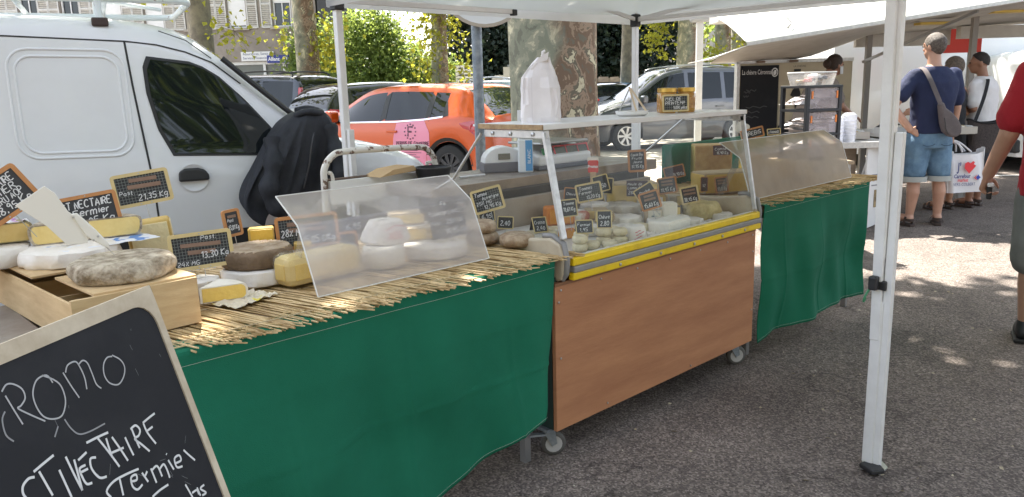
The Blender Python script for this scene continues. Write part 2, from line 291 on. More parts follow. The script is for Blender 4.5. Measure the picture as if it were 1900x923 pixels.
# ================================================================ building with shutters
M_REND = mat('old_render', (.33,.29,.25), .95, col2=(.23,.20,.175), ns=1.6, nd=8, bump=.5, bs=14)
M_SHUT = mat('grey_white_paint', (.62,.61,.58), .6, col2=(.5,.49,.46), ns=8)
M_WHITE = mat('white_paint', (.8,.8,.79), .45, col2=(.72,.72,.71), ns=3)
M_DGLASS = mat('dark_window_glass', (.03,.035,.04), .06, spec=.6)
M_STONE = mat('trim_stone', (.42,.38,.33), .9, col2=(.34,.3,.26), ns=4)
def printmat(n, c, r=.55): return mat('print_'+n, c, r)
bl = thing('rendered_building', 'old grey rendered building with white shutters and insurance sign behind left tree trunks', 'building', G(-20, 32), GA)
def wall_with_holes(name, xs, zs, holes, m, parent, th=.35):
    """facade (local x, z) as a wall grid with true openings"""
    X = sorted(set(xs+[h[0] for h in holes]+[h[1] for h in holes])); Z = sorted(set(zs+[h[2] for h in holes]+[h[3] for h in holes])); mb = MB()
    for a, b in zip(X, X[1:]):
        for c, d in zip(Z, Z[1:]):
            mx, mz = (a+b)/2, (c+d)/2
            if any(h[0] < mx < h[1] and h[2] < mz < h[3] for h in holes): continue
            mb.add([(a,0,c),(b,0,c),(b,0,d),(a,0,d)], [(0,1,2,3)])
    for h in holes:
        a, b, c, d = h; mb.add([(a,0,c),(b,0,c),(b,0,d),(a,0,d),(a,th,c),(b,th,c),(b,th,d),(a,th,d)], [(0,1,5,4),(1,2,6,5),(2,3,7,6),(3,0,4,7)])
    return mb.build(name, m, parent)
wins = []; holes = []
for i in range(9):
    cx = 20-8.9-1.65*i-(.15 if i else 0)
    for z0 in (4.1, 7.6): holes.append((cx-.36, cx+.36, z0, z0+1.75)); wins.append((cx, z0, i))
shop = (7.9, 12.2, .5, 2.78); holes.append(shop)
wall_with_holes('wall', [-16, 12.45], [0, 11], holes, M_REND, bl)
MB().box((-1.77, 4.4, 5.49), (28.4, 8, 10.97)).build('inner_wall', mat('dark_interior', (.03,.03,.03), .9), bl)
box('roof', (-1.77, 4, 11.2), (29.2, 9.2, .4), mat('roof_tile', (.28,.13,.08), .9), bl)
for k, (cx, z0, i) in enumerate(wins):
    wf = MB()
    for sx in (-1, 1): wf.box((cx+sx*.33, .12, z0+.875), (.06, .06, 1.75))
    wf.box((cx, .125, z0+.03), (.6, .05, .06)); wf.box((cx, .125, z0+1.72), (.6, .05, .06)); wf.box((cx, .13, z0+.87), (.04, .04, 1.63))
    fo = wf.build('window', M_WHITE, bl); box('pane', (cx, .17, z0+.87), (.62, .02, 1.68), M_DGLASS, fo)
    if i in (1, 3, 4): box('roller_blind', (cx, .10, z0+.9), (.6, .02, 1.6), M_WHITE, fo)
    if i == 0: box('roller_blind', (cx, .10, z0+1.3), (.6, .02, .75), M_WHITE, fo)
    box('sill', (cx, -.05, z0-.05), (.95, .2, .09), M_STONE, bl)
    for sx in (-1, 1):
        sh = MB(); x0 = cx+sx*.62
        for q in (-1, 1): sh.box((x0+q*.19, -.04, z0+.87), (.05, .04, 1.78))
        for q in (0, .9, 1.74): sh.box((x0, -.04, z0+q), (.33, .04, .07))
        for q in range(22): sh.box((x0, -.035, z0+.07+q*.077), (.33, .012, .06), Matrix.Rotation(.6, 3, 'X'))
        sh.build('shutter', M_SHUT, bl)
sf = MB(); x0, x1, z0, z1 = shop
for x in (x0, x0+1.05, 10.2, 11.0, x1): sf.box((x, .1, (z0+z1)/2), (.1, .1, z1-z0))
for z in (z0+.05, 2.18, z1-.06): sf.box(((x0+x1)/2, .106, z), (x1-x0, .1, .12))
so_ = sf.build('shop_front', M_WHITE, bl)
box('shop_glass', ((x0+x1)/2, .16, (z0+z1)/2), (x1-x0, .02, z1-z0), mat('shop_glass', (.16,.17,.16), .08), so_)
for x, z, w_, h, c in ((9.2, 1.75, .5, .6, (.75,.75,.75)), (9.85, 1.55, .35, .45, (.65,.05,.05)), (8.6, 1.6, .55, .5, (.7,.08,.07)), (11.3, 1.6, .5, .7, (.7,.7,.72))):
    box('poster', (x, .14, z), (w_, .012, h), printmat('poster%.2f%.2f' % (x, z), c), so_)
sg = thing('shop_sign', 'white fascia sign with small print beside blue insurance sign', 'sign', G(-20, 32)+V((0,0,0)), GA)
box('panel', (10.0, -.06, 2.98), (1.3, .08, .36), M_WHITE, sg)
for i, t in enumerate(('Assurances, Santé &', 'Services Financiers')):
    printed('lettering', t, .14, printmat('navy', (.05,.06,.2)), sg, (9.42, -.104, 3.03-.16*i), (pi/2, 0, 0))
sg = thing('insurance_sign', 'blue sign with white insurer lettering above the shop window', 'sign', G(-20, 32), GA)
box('panel', (10.82, -.09, 2.85), (.86, .1, .3), mat('sign_blue', (.015,.03,.22), .4), sg)
printed('lettering', 'Allianz', .2, printmat('white', (.85,.85,.85)), sg, (10.44, -.144, 2.79), (pi/2, 0, 0), sx=.85, bold=.004)
eb = MB()
for k in range(24):
    a, b = 2*pi*k/24, 2*pi*(k+1)/24
    eb.add([(11.1+r*cos(t), -.144, 2.855+r*sin(t)) for r, t in ((.075,a),(.095,a),(.095,b),(.075,b))], [(0,1,2,3)])
for q in (-.03, 0, .03): eb.box((11.1+q, -.144, 2.85+(.015 if q == 0 else 0)), (.016, .002, .08 if q == 0 else .06))
eb.build('emblem', printmat('white', (.85,.85,.85)), sg)
# pale building beyond the trees, far right
pb = thing('pale_house', 'pale cream house with grey roof half hidden behind plane trees', 'building', G(14, 52), GA)
hs = [(x, x+1.0, z, z+1.7) for x in (-8, -5, -2, 1, 4, 7) for z in (1.0, 4.0)]
wall_with_holes('wall', [-11, 10], [0, 6.6], hs, mat('cream_render', (.62,.58,.5), .9, col2=(.52,.48,.42), ns=2), pb)
for a, b, c, d in hs:
    f = MB().box(((a+b)/2, .15, (c+d)/2), (1.0, .05, 1.7)).build('window', M_WHITE, pb)
    for q in (-.23, .23): box('pane', ((a+b)/2+q, .115, (c+d)/2), (.36, .02, 1.5), M_DGLASS, f)
MB().add([(-11.4,-.5,6.5),(10.4,-.5,6.5),(10.4,4.5,9.5),(-11.4,4.5,9.5),(-11.4,-.5,6.62),(10.4,-.5,6.62),(10.4,4.5,9.62),(-11.4,4.5,9.62)], [(3,2,1,0),(4,5,6,7),(0,1,5,4),(1,2,6,5),(2,3,7,6),(3,0,4,7)]).build('roof', mat('slate_roof', (.14,.15,.17), .7), pb)
# low stone wall
sw = thing('stone_wall', 'low rubble stone wall beyond the car park under dark trees', 'wall', G(3.2, 38), GA)
box('core', (0, .2, .9), (13, .3, 1.8), mat('mortar', (.3,.27,.23), .95), sw)
SM = [mat('rubble%d' % i, c, .95, col2=tuple(.7*x for x in c), ns=5) for i, c in enumerate(((.42,.36,.29),(.36,.31,.26),(.48,.42,.35)))]
stm = []
for i in range(6):
    mb = MB(); p = []
    for sz in (-1, 1):
        for sx in (-1, 1):
            for sy in (-1, 1): p.append((sx*.24*rng.uniform(.85, 1), sy*.05, sz*.14*rng.uniform(.8, 1)))
    mb.add(p, [(0,1,3,2),(4,6,7,5),(0,4,5,1),(2,3,7,6),(0,2,6,4),(1,5,7,3)]); o = mb.build('stone', SM[i % 3], sw, bev=.02, seg=1); stm.append(o.data); bpy.data.objects.remove(o)
for r_ in range(7):
    for q in range(25):
        o = bpy.data.objects.new('stone', stm[rng.integers(6)]); SC.collection.objects.link(o); o.parent = sw
        o.location = (-6.2+.51*q+(.25 if r_ % 2 else 0)+rng.uniform(-.02, .02), .03, .12+r_*.27); o.scale = (rng.uniform(.9, 1.04), 1, rng.uniform(.85, .98))
# ================================================================ trees
def bark():
    m = mat('plane_bark', (.3,.28,.22), .9); n = m.node_tree.nodes; L = m.node_tree.links.new; b = n['Principled BSDF']
    tc = n.new('ShaderNodeTexCoord'); mp = n.new('ShaderNodeMapping'); mp.inputs['Scale'].default_value = (1, 1, .7); L(tc.outputs['Object'], mp.inputs[0])
    def nz(s, d, off=0):
        a = n.new('ShaderNodeTexNoise'); a.inputs['Scale'].default_value = s; a.inputs['Detail'].default_value = d; a.inputs['Roughness'].default_value = .6; a.inputs['Distortion'].default_value = .6
        a.noise_dimensions = '4D'; a.inputs['W'].default_value = off; L(mp.outputs[0], a.inputs['Vector']); return a.outputs[0]
    def ramp(src, stops):
        r = n.new('ShaderNodeValToRGB'); r.color_ramp.interpolation = 'CONSTANT'; e = r.color_ramp.elements
        e[0].position, e[0].color = stops[0][0], (*stops[0][1], 1); e[1].position, e[1].color = stops[1][0], (*stops[1][1], 1)
        for p, c in stops[2:]: x = e.new(p); x.color = (*c, 1)
        L(src, r.inputs[0]); return r.outputs[0]
    c1 = ramp(nz(7.5, 5), [(0,(.18,.18,.14)),(.40,(.245,.25,.19)),(.50,(.32,.31,.235)),(.585,(.52,.47,.34)),(.63,(.64,.59,.43))])
    c2 = ramp(nz(6.8, 4, 9), [(0,(.17,.15,.115)),(.38,(.19,.125,.085)),(.47,(.33,.235,.165)),(.54,(.16,.135,.10)),(.59,(.60,.53,.37)),(.68,(.40,.33,.23))])
    dt_ = n.new('ShaderNodeVectorMath'); dt_.operation = 'DOT_PRODUCT'; L(tc.outputs['Object'], dt_.inputs[0]); dt_.inputs[1].default_value = (.55, -.5, .02)
    ad_ = n.new('ShaderNodeMath'); ad_.operation = 'ADD'; L(nz(.9, 2, 3), ad_.inputs[0]); L(dt_.outputs['Value'], ad_.inputs[1])
    fac = n.new('ShaderNodeMapRange'); L(ad_.outputs[0], fac.inputs[0]); fac.inputs[1].default_value = .50; fac.inputs[2].default_value = .60
    mx = n.new('ShaderNodeMix'); mx.data_type = 'RGBA'; L(fac.outputs[0], mx.inputs[0]); L(c1, mx.inputs[6]); L(c2, mx.inputs[7]); L(mx.outputs[2], b.inputs['Base Color'])
    bp = n.new('ShaderNodeBump'); bp.inputs['Strength'].default_value = .6; bp.inputs['Distance'].default_value = .02; L(nz(9, 6, 5), bp.inputs['Height']); L(bp.outputs[0], b.inputs['Normal'])
    return m
M_BARK = bark()
M_BARKD = mat('grey_bark', (.16,.145,.12), .95, col2=(.26,.235,.18), ns=5, bump=.6, bs=14, lo=.4, hi=.6)
M_LEAF = leaf_mat('plane_leaf', (.055,.11,.02), (.10,.16,.03), (.36,.42,.07), tw=.42)
M_LEAFL = leaf_mat('light_leaf', (.06,.12,.03), (.13,.19,.05), (.34,.42,.09), tw=.45)
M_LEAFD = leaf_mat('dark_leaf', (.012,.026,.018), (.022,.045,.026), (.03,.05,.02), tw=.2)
M_LEAFY = leaf_mat('yellow_green_leaf', (.09,.14,.02), (.17,.19,.02), (.55,.52,.05), 6, tw=.5)
LITPOLY = [(6.35,.4),(10.5,.9),(9.5,3.2),(8.6,5.6),(6.6,4.9),(5.3,3.2),(5.75,2.1)]  # crowns shaped for light: leaves that would shade this ground are left out
def inpoly(x, y, poly):
    c = np.zeros(len(x), bool); j = len(poly)-1
    for i in range(len(poly)):
        xi, yi = poly[i]; xj, yj = poly[j]
        c ^= ((yi > y) != (yj > y)) & (x < (xj-xi)*(y-yi)/(yj-yi+1e-12)+xi); j = i
    return c
def leaves(clumps, n, size, gap=None, shell=.55, flat=.0, droop=0):
    """leaf-sized faces spread through ellipsoid clumps (cx, cy, cz, rx, ry, rz); returns MB"""
    cl = np.array(clumps, float); vol = np.prod(cl[:, 3:], 1)**.8; k = rng.choice(len(cl), n, p=vol/vol.sum())
    d = rng.normal(size=(n, 3)); d /= np.linalg.norm(d, axis=1)[:, None]; r = (shell+(1-shell)*rng.random(n))**.7*rng.uniform(.85, 1.08, n)
    P = cl[k, :3]+d*cl[k, 3:]*r[:, None]
    # clumpiness: pull towards twig centres
    tw = P[rng.integers(0, n, max(8, n//14))]; idx = rng.integers(0, len(tw), n)
    near = rng.random(n) < .75; off = rng.normal(size=(n, 3))*size*1.9; P[near] = tw[idx[near]]+off[near]
    if gap:
        sx, sy = SUN.x/SUN.z, SUN.y/SUN.z; qx = P[:, 0]-sx*P[:, 2]+rng.normal(size=n)*.16; qy = P[:, 1]-sy*P[:, 2]+rng.normal(size=n)*.16
        P = P[~inpoly(qx, qy, gap)]; n = len(P)
    a = rng.normal(size=(n, 3)); a[:, 2] *= (1-flat); a /= np.linalg.norm(a, axis=1)[:, None]
    b = np.cross(a, rng.normal(size=(n, 3))); b /= np.linalg.norm(b, axis=1)[:, None]
    s = size*rng.uniform(.6, 1.3, n)[:, None]; c = np.cross(a, b)*s*.22
    Q = np.stack([P-a*s*.5, P-b*s*.42+c, P+a*s*.62, P+b*s*.42+c], 1).reshape(-1, 3)
    m = MB(); m.v = Q.tolist(); m.f = [(4*i, 4*i+1, 4*i+2, 4*i+3) for i in range(n)]; m.mi = [0]*n; return m
def trunk_mesh(path, radii, n=16, wob=.06, seed=0):
    pts = smooth_path(path, 5); m = MB(); k = len(pts); rr = [itp(i/(k-1), [(j/(len(radii)-1), r) for j, r in enumerate(radii)]) for i in range(k)]
    m.tube(pts, rr, n)
    g = np.random.default_rng(seed); ph = g.uniform(0, 6.3, 6); out = []
    for i, v in enumerate(m.v):
        p = pts[min(i//n, k-1)]; q = V(v)-p; a = 2*pi*(i % n)/n; z = v[2]
        f = 1+wob*(sin(3*a+ph[0]+z*.7)+.7*sin(5*a+ph[1]-z*1.1)+.6*sin(2*a+ph[2]+z*2.3)); out.append(tuple(p+q*f))
    m.v = out; return m
def tree(label, loc, dia, h, crown, leafm, n, ls, lean=(0,0), bk=None, seed=0, gap=None, tufts=None, nt=0, name='plane_tree', flare=1.25, limbs=5, group='plane trees round the market', tm=None):
    t = thing(name, label, 'tree', loc, 0, group); g = np.random.default_rng(seed+50); r = dia/2
    tr = trunk_mesh([(0,0,-.05),(lean[0]*.25,lean[1]*.25,h*.3),(lean[0]*.6,lean[1]*.6,h*.65),(lean[0],lean[1],h)], [r*flare, r*1.02, r*.93, r*.75], 20, .05, seed)
    for i in range(limbs):
        a = 2*pi*i/limbs+g.uniform(-.4, .4); e = V((cos(a)*h*.55, sin(a)*h*.55, h*1.75+g.uniform(-.4, .8))); s = V((lean[0]*.9, lean[1]*.9, h*.93))
        tr.tube(smooth_path([s, s.lerp(e, .4)+V((0,0,.5)), s.lerp(e, .75)+V((g.uniform(-.4,.4), g.uniform(-.4,.4), .1)), e], 4), [r*.5*(1-.07*q) for q in range(13)], 8)
    tr.build('trunk', bk or M_BARK, t, smooth=50)
    if crown: leaves(crown, n, ls, gap).build('crown', leafm, t)
    if tufts:
        o = leaves(tufts, int(nt*1.5), ls*.34, None, .1).build('leafy_shoots', tm or M_LEAFY, t, kind='stuff')
        st = MB()
        for c in tufts:
            p = V(c[:3])
            for q in range(6):
                e = p+V((g.uniform(-1,1)*c[3], g.uniform(-1,1)*c[4], g.uniform(-1,1)*c[5]))*.9; s0 = V((lean[0]*.4, lean[1]*.4, p.z-.3)); st.tube([s0.lerp(p, .55), p, e], [.012, .008, .004], 4)
        st.build('shoots', M_BARKD, o, kind='stuff')
    return t
def rel(loc, crown, gap): return [(x-loc[0], y-loc[1]) for x, y in gap]
lc = G(.5, 8.35)
tree('huge mottled plane tree trunk standing right behind the cheese cabinet', lc, .89, 6.2,
     [(0,0,9,6.6,6.6,3.2),(2,2,10.5,5,5,2.6),(-3,2.5,8.5,4.5,4.5,2.5),(2.6,-2.6,8.6,4.2,4.2,2.4),(-2.5,-2.5,8.8,4.5,4.5,2.4),(-5,5.0,8.8,3.6,3.6,2)], M_LEAF, 11500, .34, (.06,.1), seed=3, gap=rel(lc, None, LITPOLY), flare=1.12)
TR = [  # r, d, dia, height, label, crown?, tufts
 (-6.5,17,.52,5.6,'grey plane tree trunk behind the white van roof with hanging leaf sprigs',[(.9,-.5,2.75,.55,.5,.5),(-.3,-.6,3.6,.5,.4,.35),(.5,-.5,2.0,.3,.3,.25)],110,M_BARKD),
 (-5.02,20,.56,6.0,'plane tree trunk in front of the shop window with the blue sign',[(.6,-.1,2.6,.35,.4,.8),(-.55,-.2,2.7,.14,.3,.45)],200,M_BARK),
 (-1.87,22,.46,5.4,'leafy slender plane tree above the orange car and round sign',[(0,-.3,3.2,1.0,.6,1.1),(-.3,-.3,2.0,.5,.4,.8),(.7,-.2,1.9,.35,.4,.6)],560,M_BARK),
 (4.5,30,.44,6.5,'thin dark leaning tree trunk before the dark evergreens',None,0,M_BARKD),
 (5.47,24,.70,6.5,'thick sunlit plane tree trunk directly behind the grey people carrier',[(-1.0,-.2,3.0,.35,.4,1.1),(.8,-.2,2.1,.5,.4,.7)],330,M_BARK),
 (7.6,28,.58,6.5,'sunlit plane tree trunk second right of the grey people carrier roof',[(-.9,-.2,2.6,.6,.4,1.0),(.8,-.2,2.7,.5,.5,1.0)],340,M_BARK),
 (9.1,31,.55,6.5,'plane tree trunk just left of the trailer awning',[(.9,-.2,3.2,.8,.5,1.0),(-.7,-.2,2.4,.4,.5,.8)],300,M_BARK),
 (5.75,13.2,.36,6.2,'mottled tree trunk seen behind the stooping trailer vendor',None,0,M_BARKD),
 (12.6,21,.5,6.2,'pale plane tree trunk at far right above the white van',[(-1.2,.2,3.0,.6,.5,.9)],200,M_BARK)]
for i, (r_, d, dia, h, lab, tf, nt, bk) in enumerate(TR):
    p = G(r_, d); R_ = rng.uniform(4.0, 5.0)
    cr = [(0,0,h+3.4,R_,R_,2.3),(rng.uniform(-2,2),rng.uniform(-2,2),h+4.4,R_*.7,R_*.7,1.8)]
    if tf: tf = [(*(G(c[0], c[1]).xy), c[2], *c[3:]) for c in tf]
    tree(lab, p, dia, h, cr, M_LEAF, 2600, .36, (rng.uniform(-.2,.2), rng.uniform(-.2,.2)), bk, 20+i, rel(p, None, LITPOLY), tf, nt)
def bush(name, label, loc, clumps, leafm, n, ls, trunk=.12, group=None, cat='tree'):
    t = thing(name, label, cat, loc, GA, group); tm = MB()
    for c in clumps: tm.tube(smooth_path([(c[0]*.3, c[1]*.3, 0), (c[0]*.6, c[1]*.6, c[2]*.5), (c[0], c[1], c[2])], 3), [trunk*(1-.1*q) for q in range(7)], 6)
    tm.build('trunk', M_BARKD, t); leaves(clumps, n, ls, None, .45).build('crown', leafm, t); return t
bush('broadleaf_tree', 'bright green leafy tree in sun filling the gap behind dark parked cars', G(-4.6, 27), [(-.4,0,2.5,1.5,1.2,1.7),(.9,.2,2.0,1.2,1.1,1.3),(-1.5,.3,2.2,.9,.9,1.1),(.1,.3,3.5,.9,.8,.8),(1.7,0,1.5,.8,.9,.9)], M_LEAFL, 21000, .115)
bush('broadleaf_tree', 'lower green shrub tree left of the round sign post', G(-2.6, 29), [(0,0,1.6,1.3,1,1.1),(-.7,.2,1.2,.9,.8,.8)], M_LEAFL, 7000, .12)
bush('broadleaf_tree', 'yellow green shrub tree right beside the shop building corner', G(-6.9, 27.5), [(.1,0,1.7,.85,.8,1.6),(.1,0,3.1,.6,.6,.7)], M_LEAFL, 7000, .12)
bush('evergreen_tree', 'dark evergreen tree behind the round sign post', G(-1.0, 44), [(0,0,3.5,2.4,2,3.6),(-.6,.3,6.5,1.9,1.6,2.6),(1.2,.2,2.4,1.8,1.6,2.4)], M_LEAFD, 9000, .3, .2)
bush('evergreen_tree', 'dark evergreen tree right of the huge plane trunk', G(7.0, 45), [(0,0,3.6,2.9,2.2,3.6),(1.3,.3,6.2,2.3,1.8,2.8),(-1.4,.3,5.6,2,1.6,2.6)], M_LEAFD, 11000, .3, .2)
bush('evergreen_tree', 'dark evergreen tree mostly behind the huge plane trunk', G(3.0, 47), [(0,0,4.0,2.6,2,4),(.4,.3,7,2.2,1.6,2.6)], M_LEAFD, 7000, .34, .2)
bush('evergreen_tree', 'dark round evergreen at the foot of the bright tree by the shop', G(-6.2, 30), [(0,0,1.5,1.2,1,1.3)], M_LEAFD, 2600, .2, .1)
bush('broadleaf_tree', 'leafy tree behind the trailer awning at right', G(14, 36), [(0,0,4.4,2.6,2,2.6),(-2.6,.3,3.6,2,1.6,2.2),(2.4,.2,3.4,2,1.8,2.4)], M_LEAFL, 6500, .3, .16)
bush('broadleaf_tree', 'leafy tree behind the far white van at right edge', G(19.5, 33), [(0,0,3.4,2.6,2,2.4),(2.2,.2,4.0,2,1.8,2.4)], M_LEAFL, 5000, .3, .16)
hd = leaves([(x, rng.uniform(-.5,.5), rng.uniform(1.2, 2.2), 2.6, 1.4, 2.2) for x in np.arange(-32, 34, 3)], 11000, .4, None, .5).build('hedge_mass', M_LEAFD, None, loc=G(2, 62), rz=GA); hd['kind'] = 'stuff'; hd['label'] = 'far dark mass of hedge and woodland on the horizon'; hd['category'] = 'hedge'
# ================================================================ street signs
M_GALV = mat('galvanised_steel', (.33,.36,.39), .5, .85, col2=(.22,.25,.28), ns=22, rough2=.7)
M_SGREY = mat('sign_back_grey', (.55,.54,.5), .55)
p = G(-.205, 5.55); t = thing('round_sign', 'round road sign on a galvanised steel post behind the cabinet', 'road sign', p, GA)
MB().tube([(0,0,0),(0,0,2.5)], .037, 14).build('post', M_GALV, t, smooth=40)
MB().lathe([(0,-.012),(.3,-.012),(.315,-.004),(.315,.006),(0,.006)], (.07,-.055,2.16), 36, Matrix.Rotation(pi/2, 3, 'X')).build('disc', M_WHITE, t, smooth=30)
MB().lathe([(.3,-.016),(.322,-.016),(.322,.01),(.3,.01)], (.07,-.055,2.16), 36, Matrix.Rotation(pi/2, 3, 'X')).build('rim', mat('sign_rim', (.45,.38,.3), .5), t, smooth=30)
def dirsign(label, loc, blades, arrow=None):
    t = thing('direction_sign', label, 'direction sign', loc, GA, 'direction signs')
    box('post', (.1, .06, 1.1), (.07, .07, 2.2), M_GALV, t)
    for i, (x, z, w_, h, c, txt, ar) in enumerate(blades):
        o = [(x-w_/2,z-h/2),(x+w_/2,z-h/2),(x+w_/2,z+h/2),(x-w_/2,z+h/2)]
        if ar: o = [(x-w_/2,z),(x-w_/2+.12,z-h/2),(x+w_/2,z-h/2),(x+w_/2,z+h/2),(x-w_/2+.12,z+h/2)]
        b = MB().poly(o, .03, lambda a, c_, d: (a, d, c_)).build('blade', mat('blade%d' % (c > .5), (c, c*.98, c*.92), .5), t)
        if txt:
            for q in (0, 1, 2): box('print_mark', (x-.22+.2*q, -.003, z), (.15, .004, .06), printmat('dark', (.08,.08,.1)), b)
dirsign('stacked white direction signs behind the round sign post', G(-1.36, 27), [(0,2.15,.8,.2,.75,'-',0),(0,1.92,.8,.2,.75,'-',0),(0,1.69,.8,.2,.75,'-',0)])
dirsign('beige arrow sign just left of the huge plane trunk', G(-.05, 26), [(.1,2.0,.35,.26,.45,'',0),(-.1,1.76,.75,.22,.45,'',1)])

# unseen trees and house front added behind the viewer for glass and paint reflections
for i, (r_, d, lab) in enumerate(((-10,-13,'unseen plane tree added for reflections behind the left end of the stall row'),(-3,-15,'unseen plane tree added for reflections across the aisle facing the white van'),(5,-14,'unseen plane tree added for reflections across the aisle facing the cabinet'),(13,-12,'unseen plane tree added for reflections across the aisle facing the trailer'))):
    tree(lab, G(r_, d), .6, 4.6, [(0,0,7.2,4.2,4.2,2.8),(1,1,8.8,3,3,2)], M_LEAF, 2200, .5, (.1,.1), M_BARK, 70+i)
ob = thing('reflection_house', 'unseen rendered house front added behind the viewer for reflections', 'building', G(0, -26), GA+pi); hs = [(x, x+1.2, z, z+1.8) for x in range(-14, 15, 4) for z in (1, 4.4)]
wall_with_holes('wall', [-17, 17], [0, 8.5], hs, M_REND, ob)
for a_, b_, c_, d_ in hs: box('window', ((a_+b_)/2, .2, (c_+d_)/2), (1.2, .04, 1.8), M_DGLASS, ob)
# ================================================================ vehicles
def paint(name, c, rough=.25, metal=0, coat=1): return mat('paint_'+name, c, rough, metal, coat=coat)
M_TYRE = mat('tyre_rubber', (.02,.02,.021), .8, bump=.2, bs=80); M_RIM = mat('alloy_rim', (.55,.56,.58), .3, .9); M_BLK = mat('black_plastic', (.018,.018,.02), .5, bump=.15, bs=200)
M_GLS = mat('car_glass', (.008,.011,.013), .03, spec=.45); M_CHR = mat('chrome', (.7,.7,.72), .12, 1); M_RED = mat('tail_lamp_red', (.5,.01,.02), .12, coat=1); M_CLR = mat('lamp_clear', (.75,.76,.78), .1, coat=1)
M_SEAM = mat('panel_gap', (.03,.03,.03), .7); M_PLATE = mat('plate_white', (.75,.75,.73), .4)
def make_wheel(R=.31, wd=.2, spokes=7):
    a = MB(); prof = [(R*.66,-wd/2),(R*.86,-wd/2),(R*.97,-wd*.42),(R,-wd*.25),(R,wd*.25),(R*.97,wd*.42),(R*.86,wd/2),(R*.66,wd/2),(R*.64,wd*.3),(R*.64,-wd*.3),(R*.66,-wd/2)]
    a.lathe(prof, (0,0,0), 32, Matrix.Rotation(pi/2, 3, 'X')); b = MB()
    b.lathe([(R*.67,-wd*.47),(R*.60,-wd*.47),(R*.58,-wd*.2),(R*.58,wd*.2)], (0,0,0), 32, Matrix.Rotation(pi/2, 3, 'X'))
    b.lathe([(0,wd*.43),(R*.13,wd*.42),(R*.15,wd*.3),(0,wd*.28)], (0,0,0), 16, Matrix.Rotation(pi/2, 3, 'X')); b.lathe([(0,-wd*.43),(R*.13,-wd*.42),(R*.15,-wd*.3),(0,-wd*.28)], (0,0,0), 16, Matrix.Rotation(pi/2, 3, 'X'))
    for s in (-1, 1):
        for k in range(spokes):
            t = 2*pi*k/spokes; d = V((cos(t), 0, sin(t))); p = V((-sin(t), 0, cos(t)))
            q = [V((0,s*wd*.40,0))+d*R*.1+p*R*.05, V((0,s*wd*.40,0))+d*R*.1-p*R*.05, V((0,s*wd*.44,0))+d*R*.62-p*R*.09, V((0,s*wd*.44,0))+d*R*.62+p*R*.09]
            b.add(q+[x-V((0,s*.03,0)) for x in q], [(0,1,2,3),(4,5,6,7),(0,3,7,4),(1,2,6,5)])
    return a, b
_wc = {}
def wheel(parent, x, y, R, spokes=7, rimm=None):
    k = (R, spokes)
    if k not in _wc: a, b = make_wheel(R, .2, spokes); _wc[k] = (a, b)
    a, b = _wc[k]
    e = MB().lathe([(0,-.06),(R*.55,-.06),(R*.55,.06),(0,.06)], (0,0,0), 16, Matrix.Rotation(pi/2, 3, 'X')).build('wheel', M_BLK, parent); e.location = (x, y, R)
    a.build('tyre', M_TYRE, e, smooth=35); b.build('rim', rimm or M_RIM, e, smooth=35)
class Car:
    """lofted body: x forward, y left, z up; sp holds top/belt profiles"""
    def __init__(s, sp): s.sp = sp
    def low(s, x):
        sp = s.sp; z = sp.get('sill', .22)
        for wx in sp['axles']:
            d = x-wx; R = sp['R']+.055
            if abs(d) < R: z = max(z, sp['R']+math.sqrt(R*R-d*d)*.96)
        return z
    def sec(s, x):
        sp = s.sp; w_ = sitp(x, sp['w']); wr = sitp(x, sp['wr']); zr = sitp(x, sp['top']); zb = min(sitp(x, sp['belt']), zr-.015); zl = min(s.low(x), zb-.06); zt = max(zr-itp(x, sp['crown']), zb+.006)
        p = [(w_*.955, zl), (w_*.99, lerp(zl, zb, .18)), (w_, lerp(zl, zb, .45)), (w_*.995, lerp(zl, zb, .8)), (w_*.975, zb-.012), (lerp(w_*.965, wr, .04), zb+(zt-zb)*.06), (lerp(w_*.965, wr, .45), zb+(zt-zb)*.5), (lerp(w_*.965, wr, .93), zb+(zt-zb)*.93), (wr*.985, zt+(zr-zt)*.25), (wr*.9, zt+(zr-zt)*.62), (wr*.55, zt+(zr-zt)*.92), (0, zr)]
        return p
    def side(s, x, z):
        p = s.sec(x)[:9]
        for (y0, z0), (y1, z1) in zip(p, p[1:]):
            if z <= z1: return lerp(y0, y1, max(0, min(1, (z-z0)/max(z1-z0, 1e-6))))
        return p[-1][0]
    def patch(s, outline, sgn, off, nz=14, nx=8):
        """follow the body side inside an (x, z) outline"""
        zs = [q[1] for q in outline]; z0, z1 = min(zs), max(zs); rows = []
        for i in range(nz+1):
            z = lerp(z0+1e-4, z1-1e-4, i/nz); xs = []
            for a, b in zip(outline, outline[1:]+outline[:1]):
                if (a[1]-z)*(b[1]-z) < 0: xs.append(a[0]+(b[0]-a[0])*(z-a[1])/(b[1]-a[1]))
            if len(xs) >= 2: rows.append([(x, sgn*(s.side(x, z)+off), z) for x in (lerp(min(xs), max(xs), j/nx) for j in range(nx+1))])
        return MB().grid(rows)
    def line(s, mb, pts, wd, sgn, off=.003):
        ribbon(mb, pts, wd, lambda x, z: (x, sgn*(s.side(x, z)+off), z))
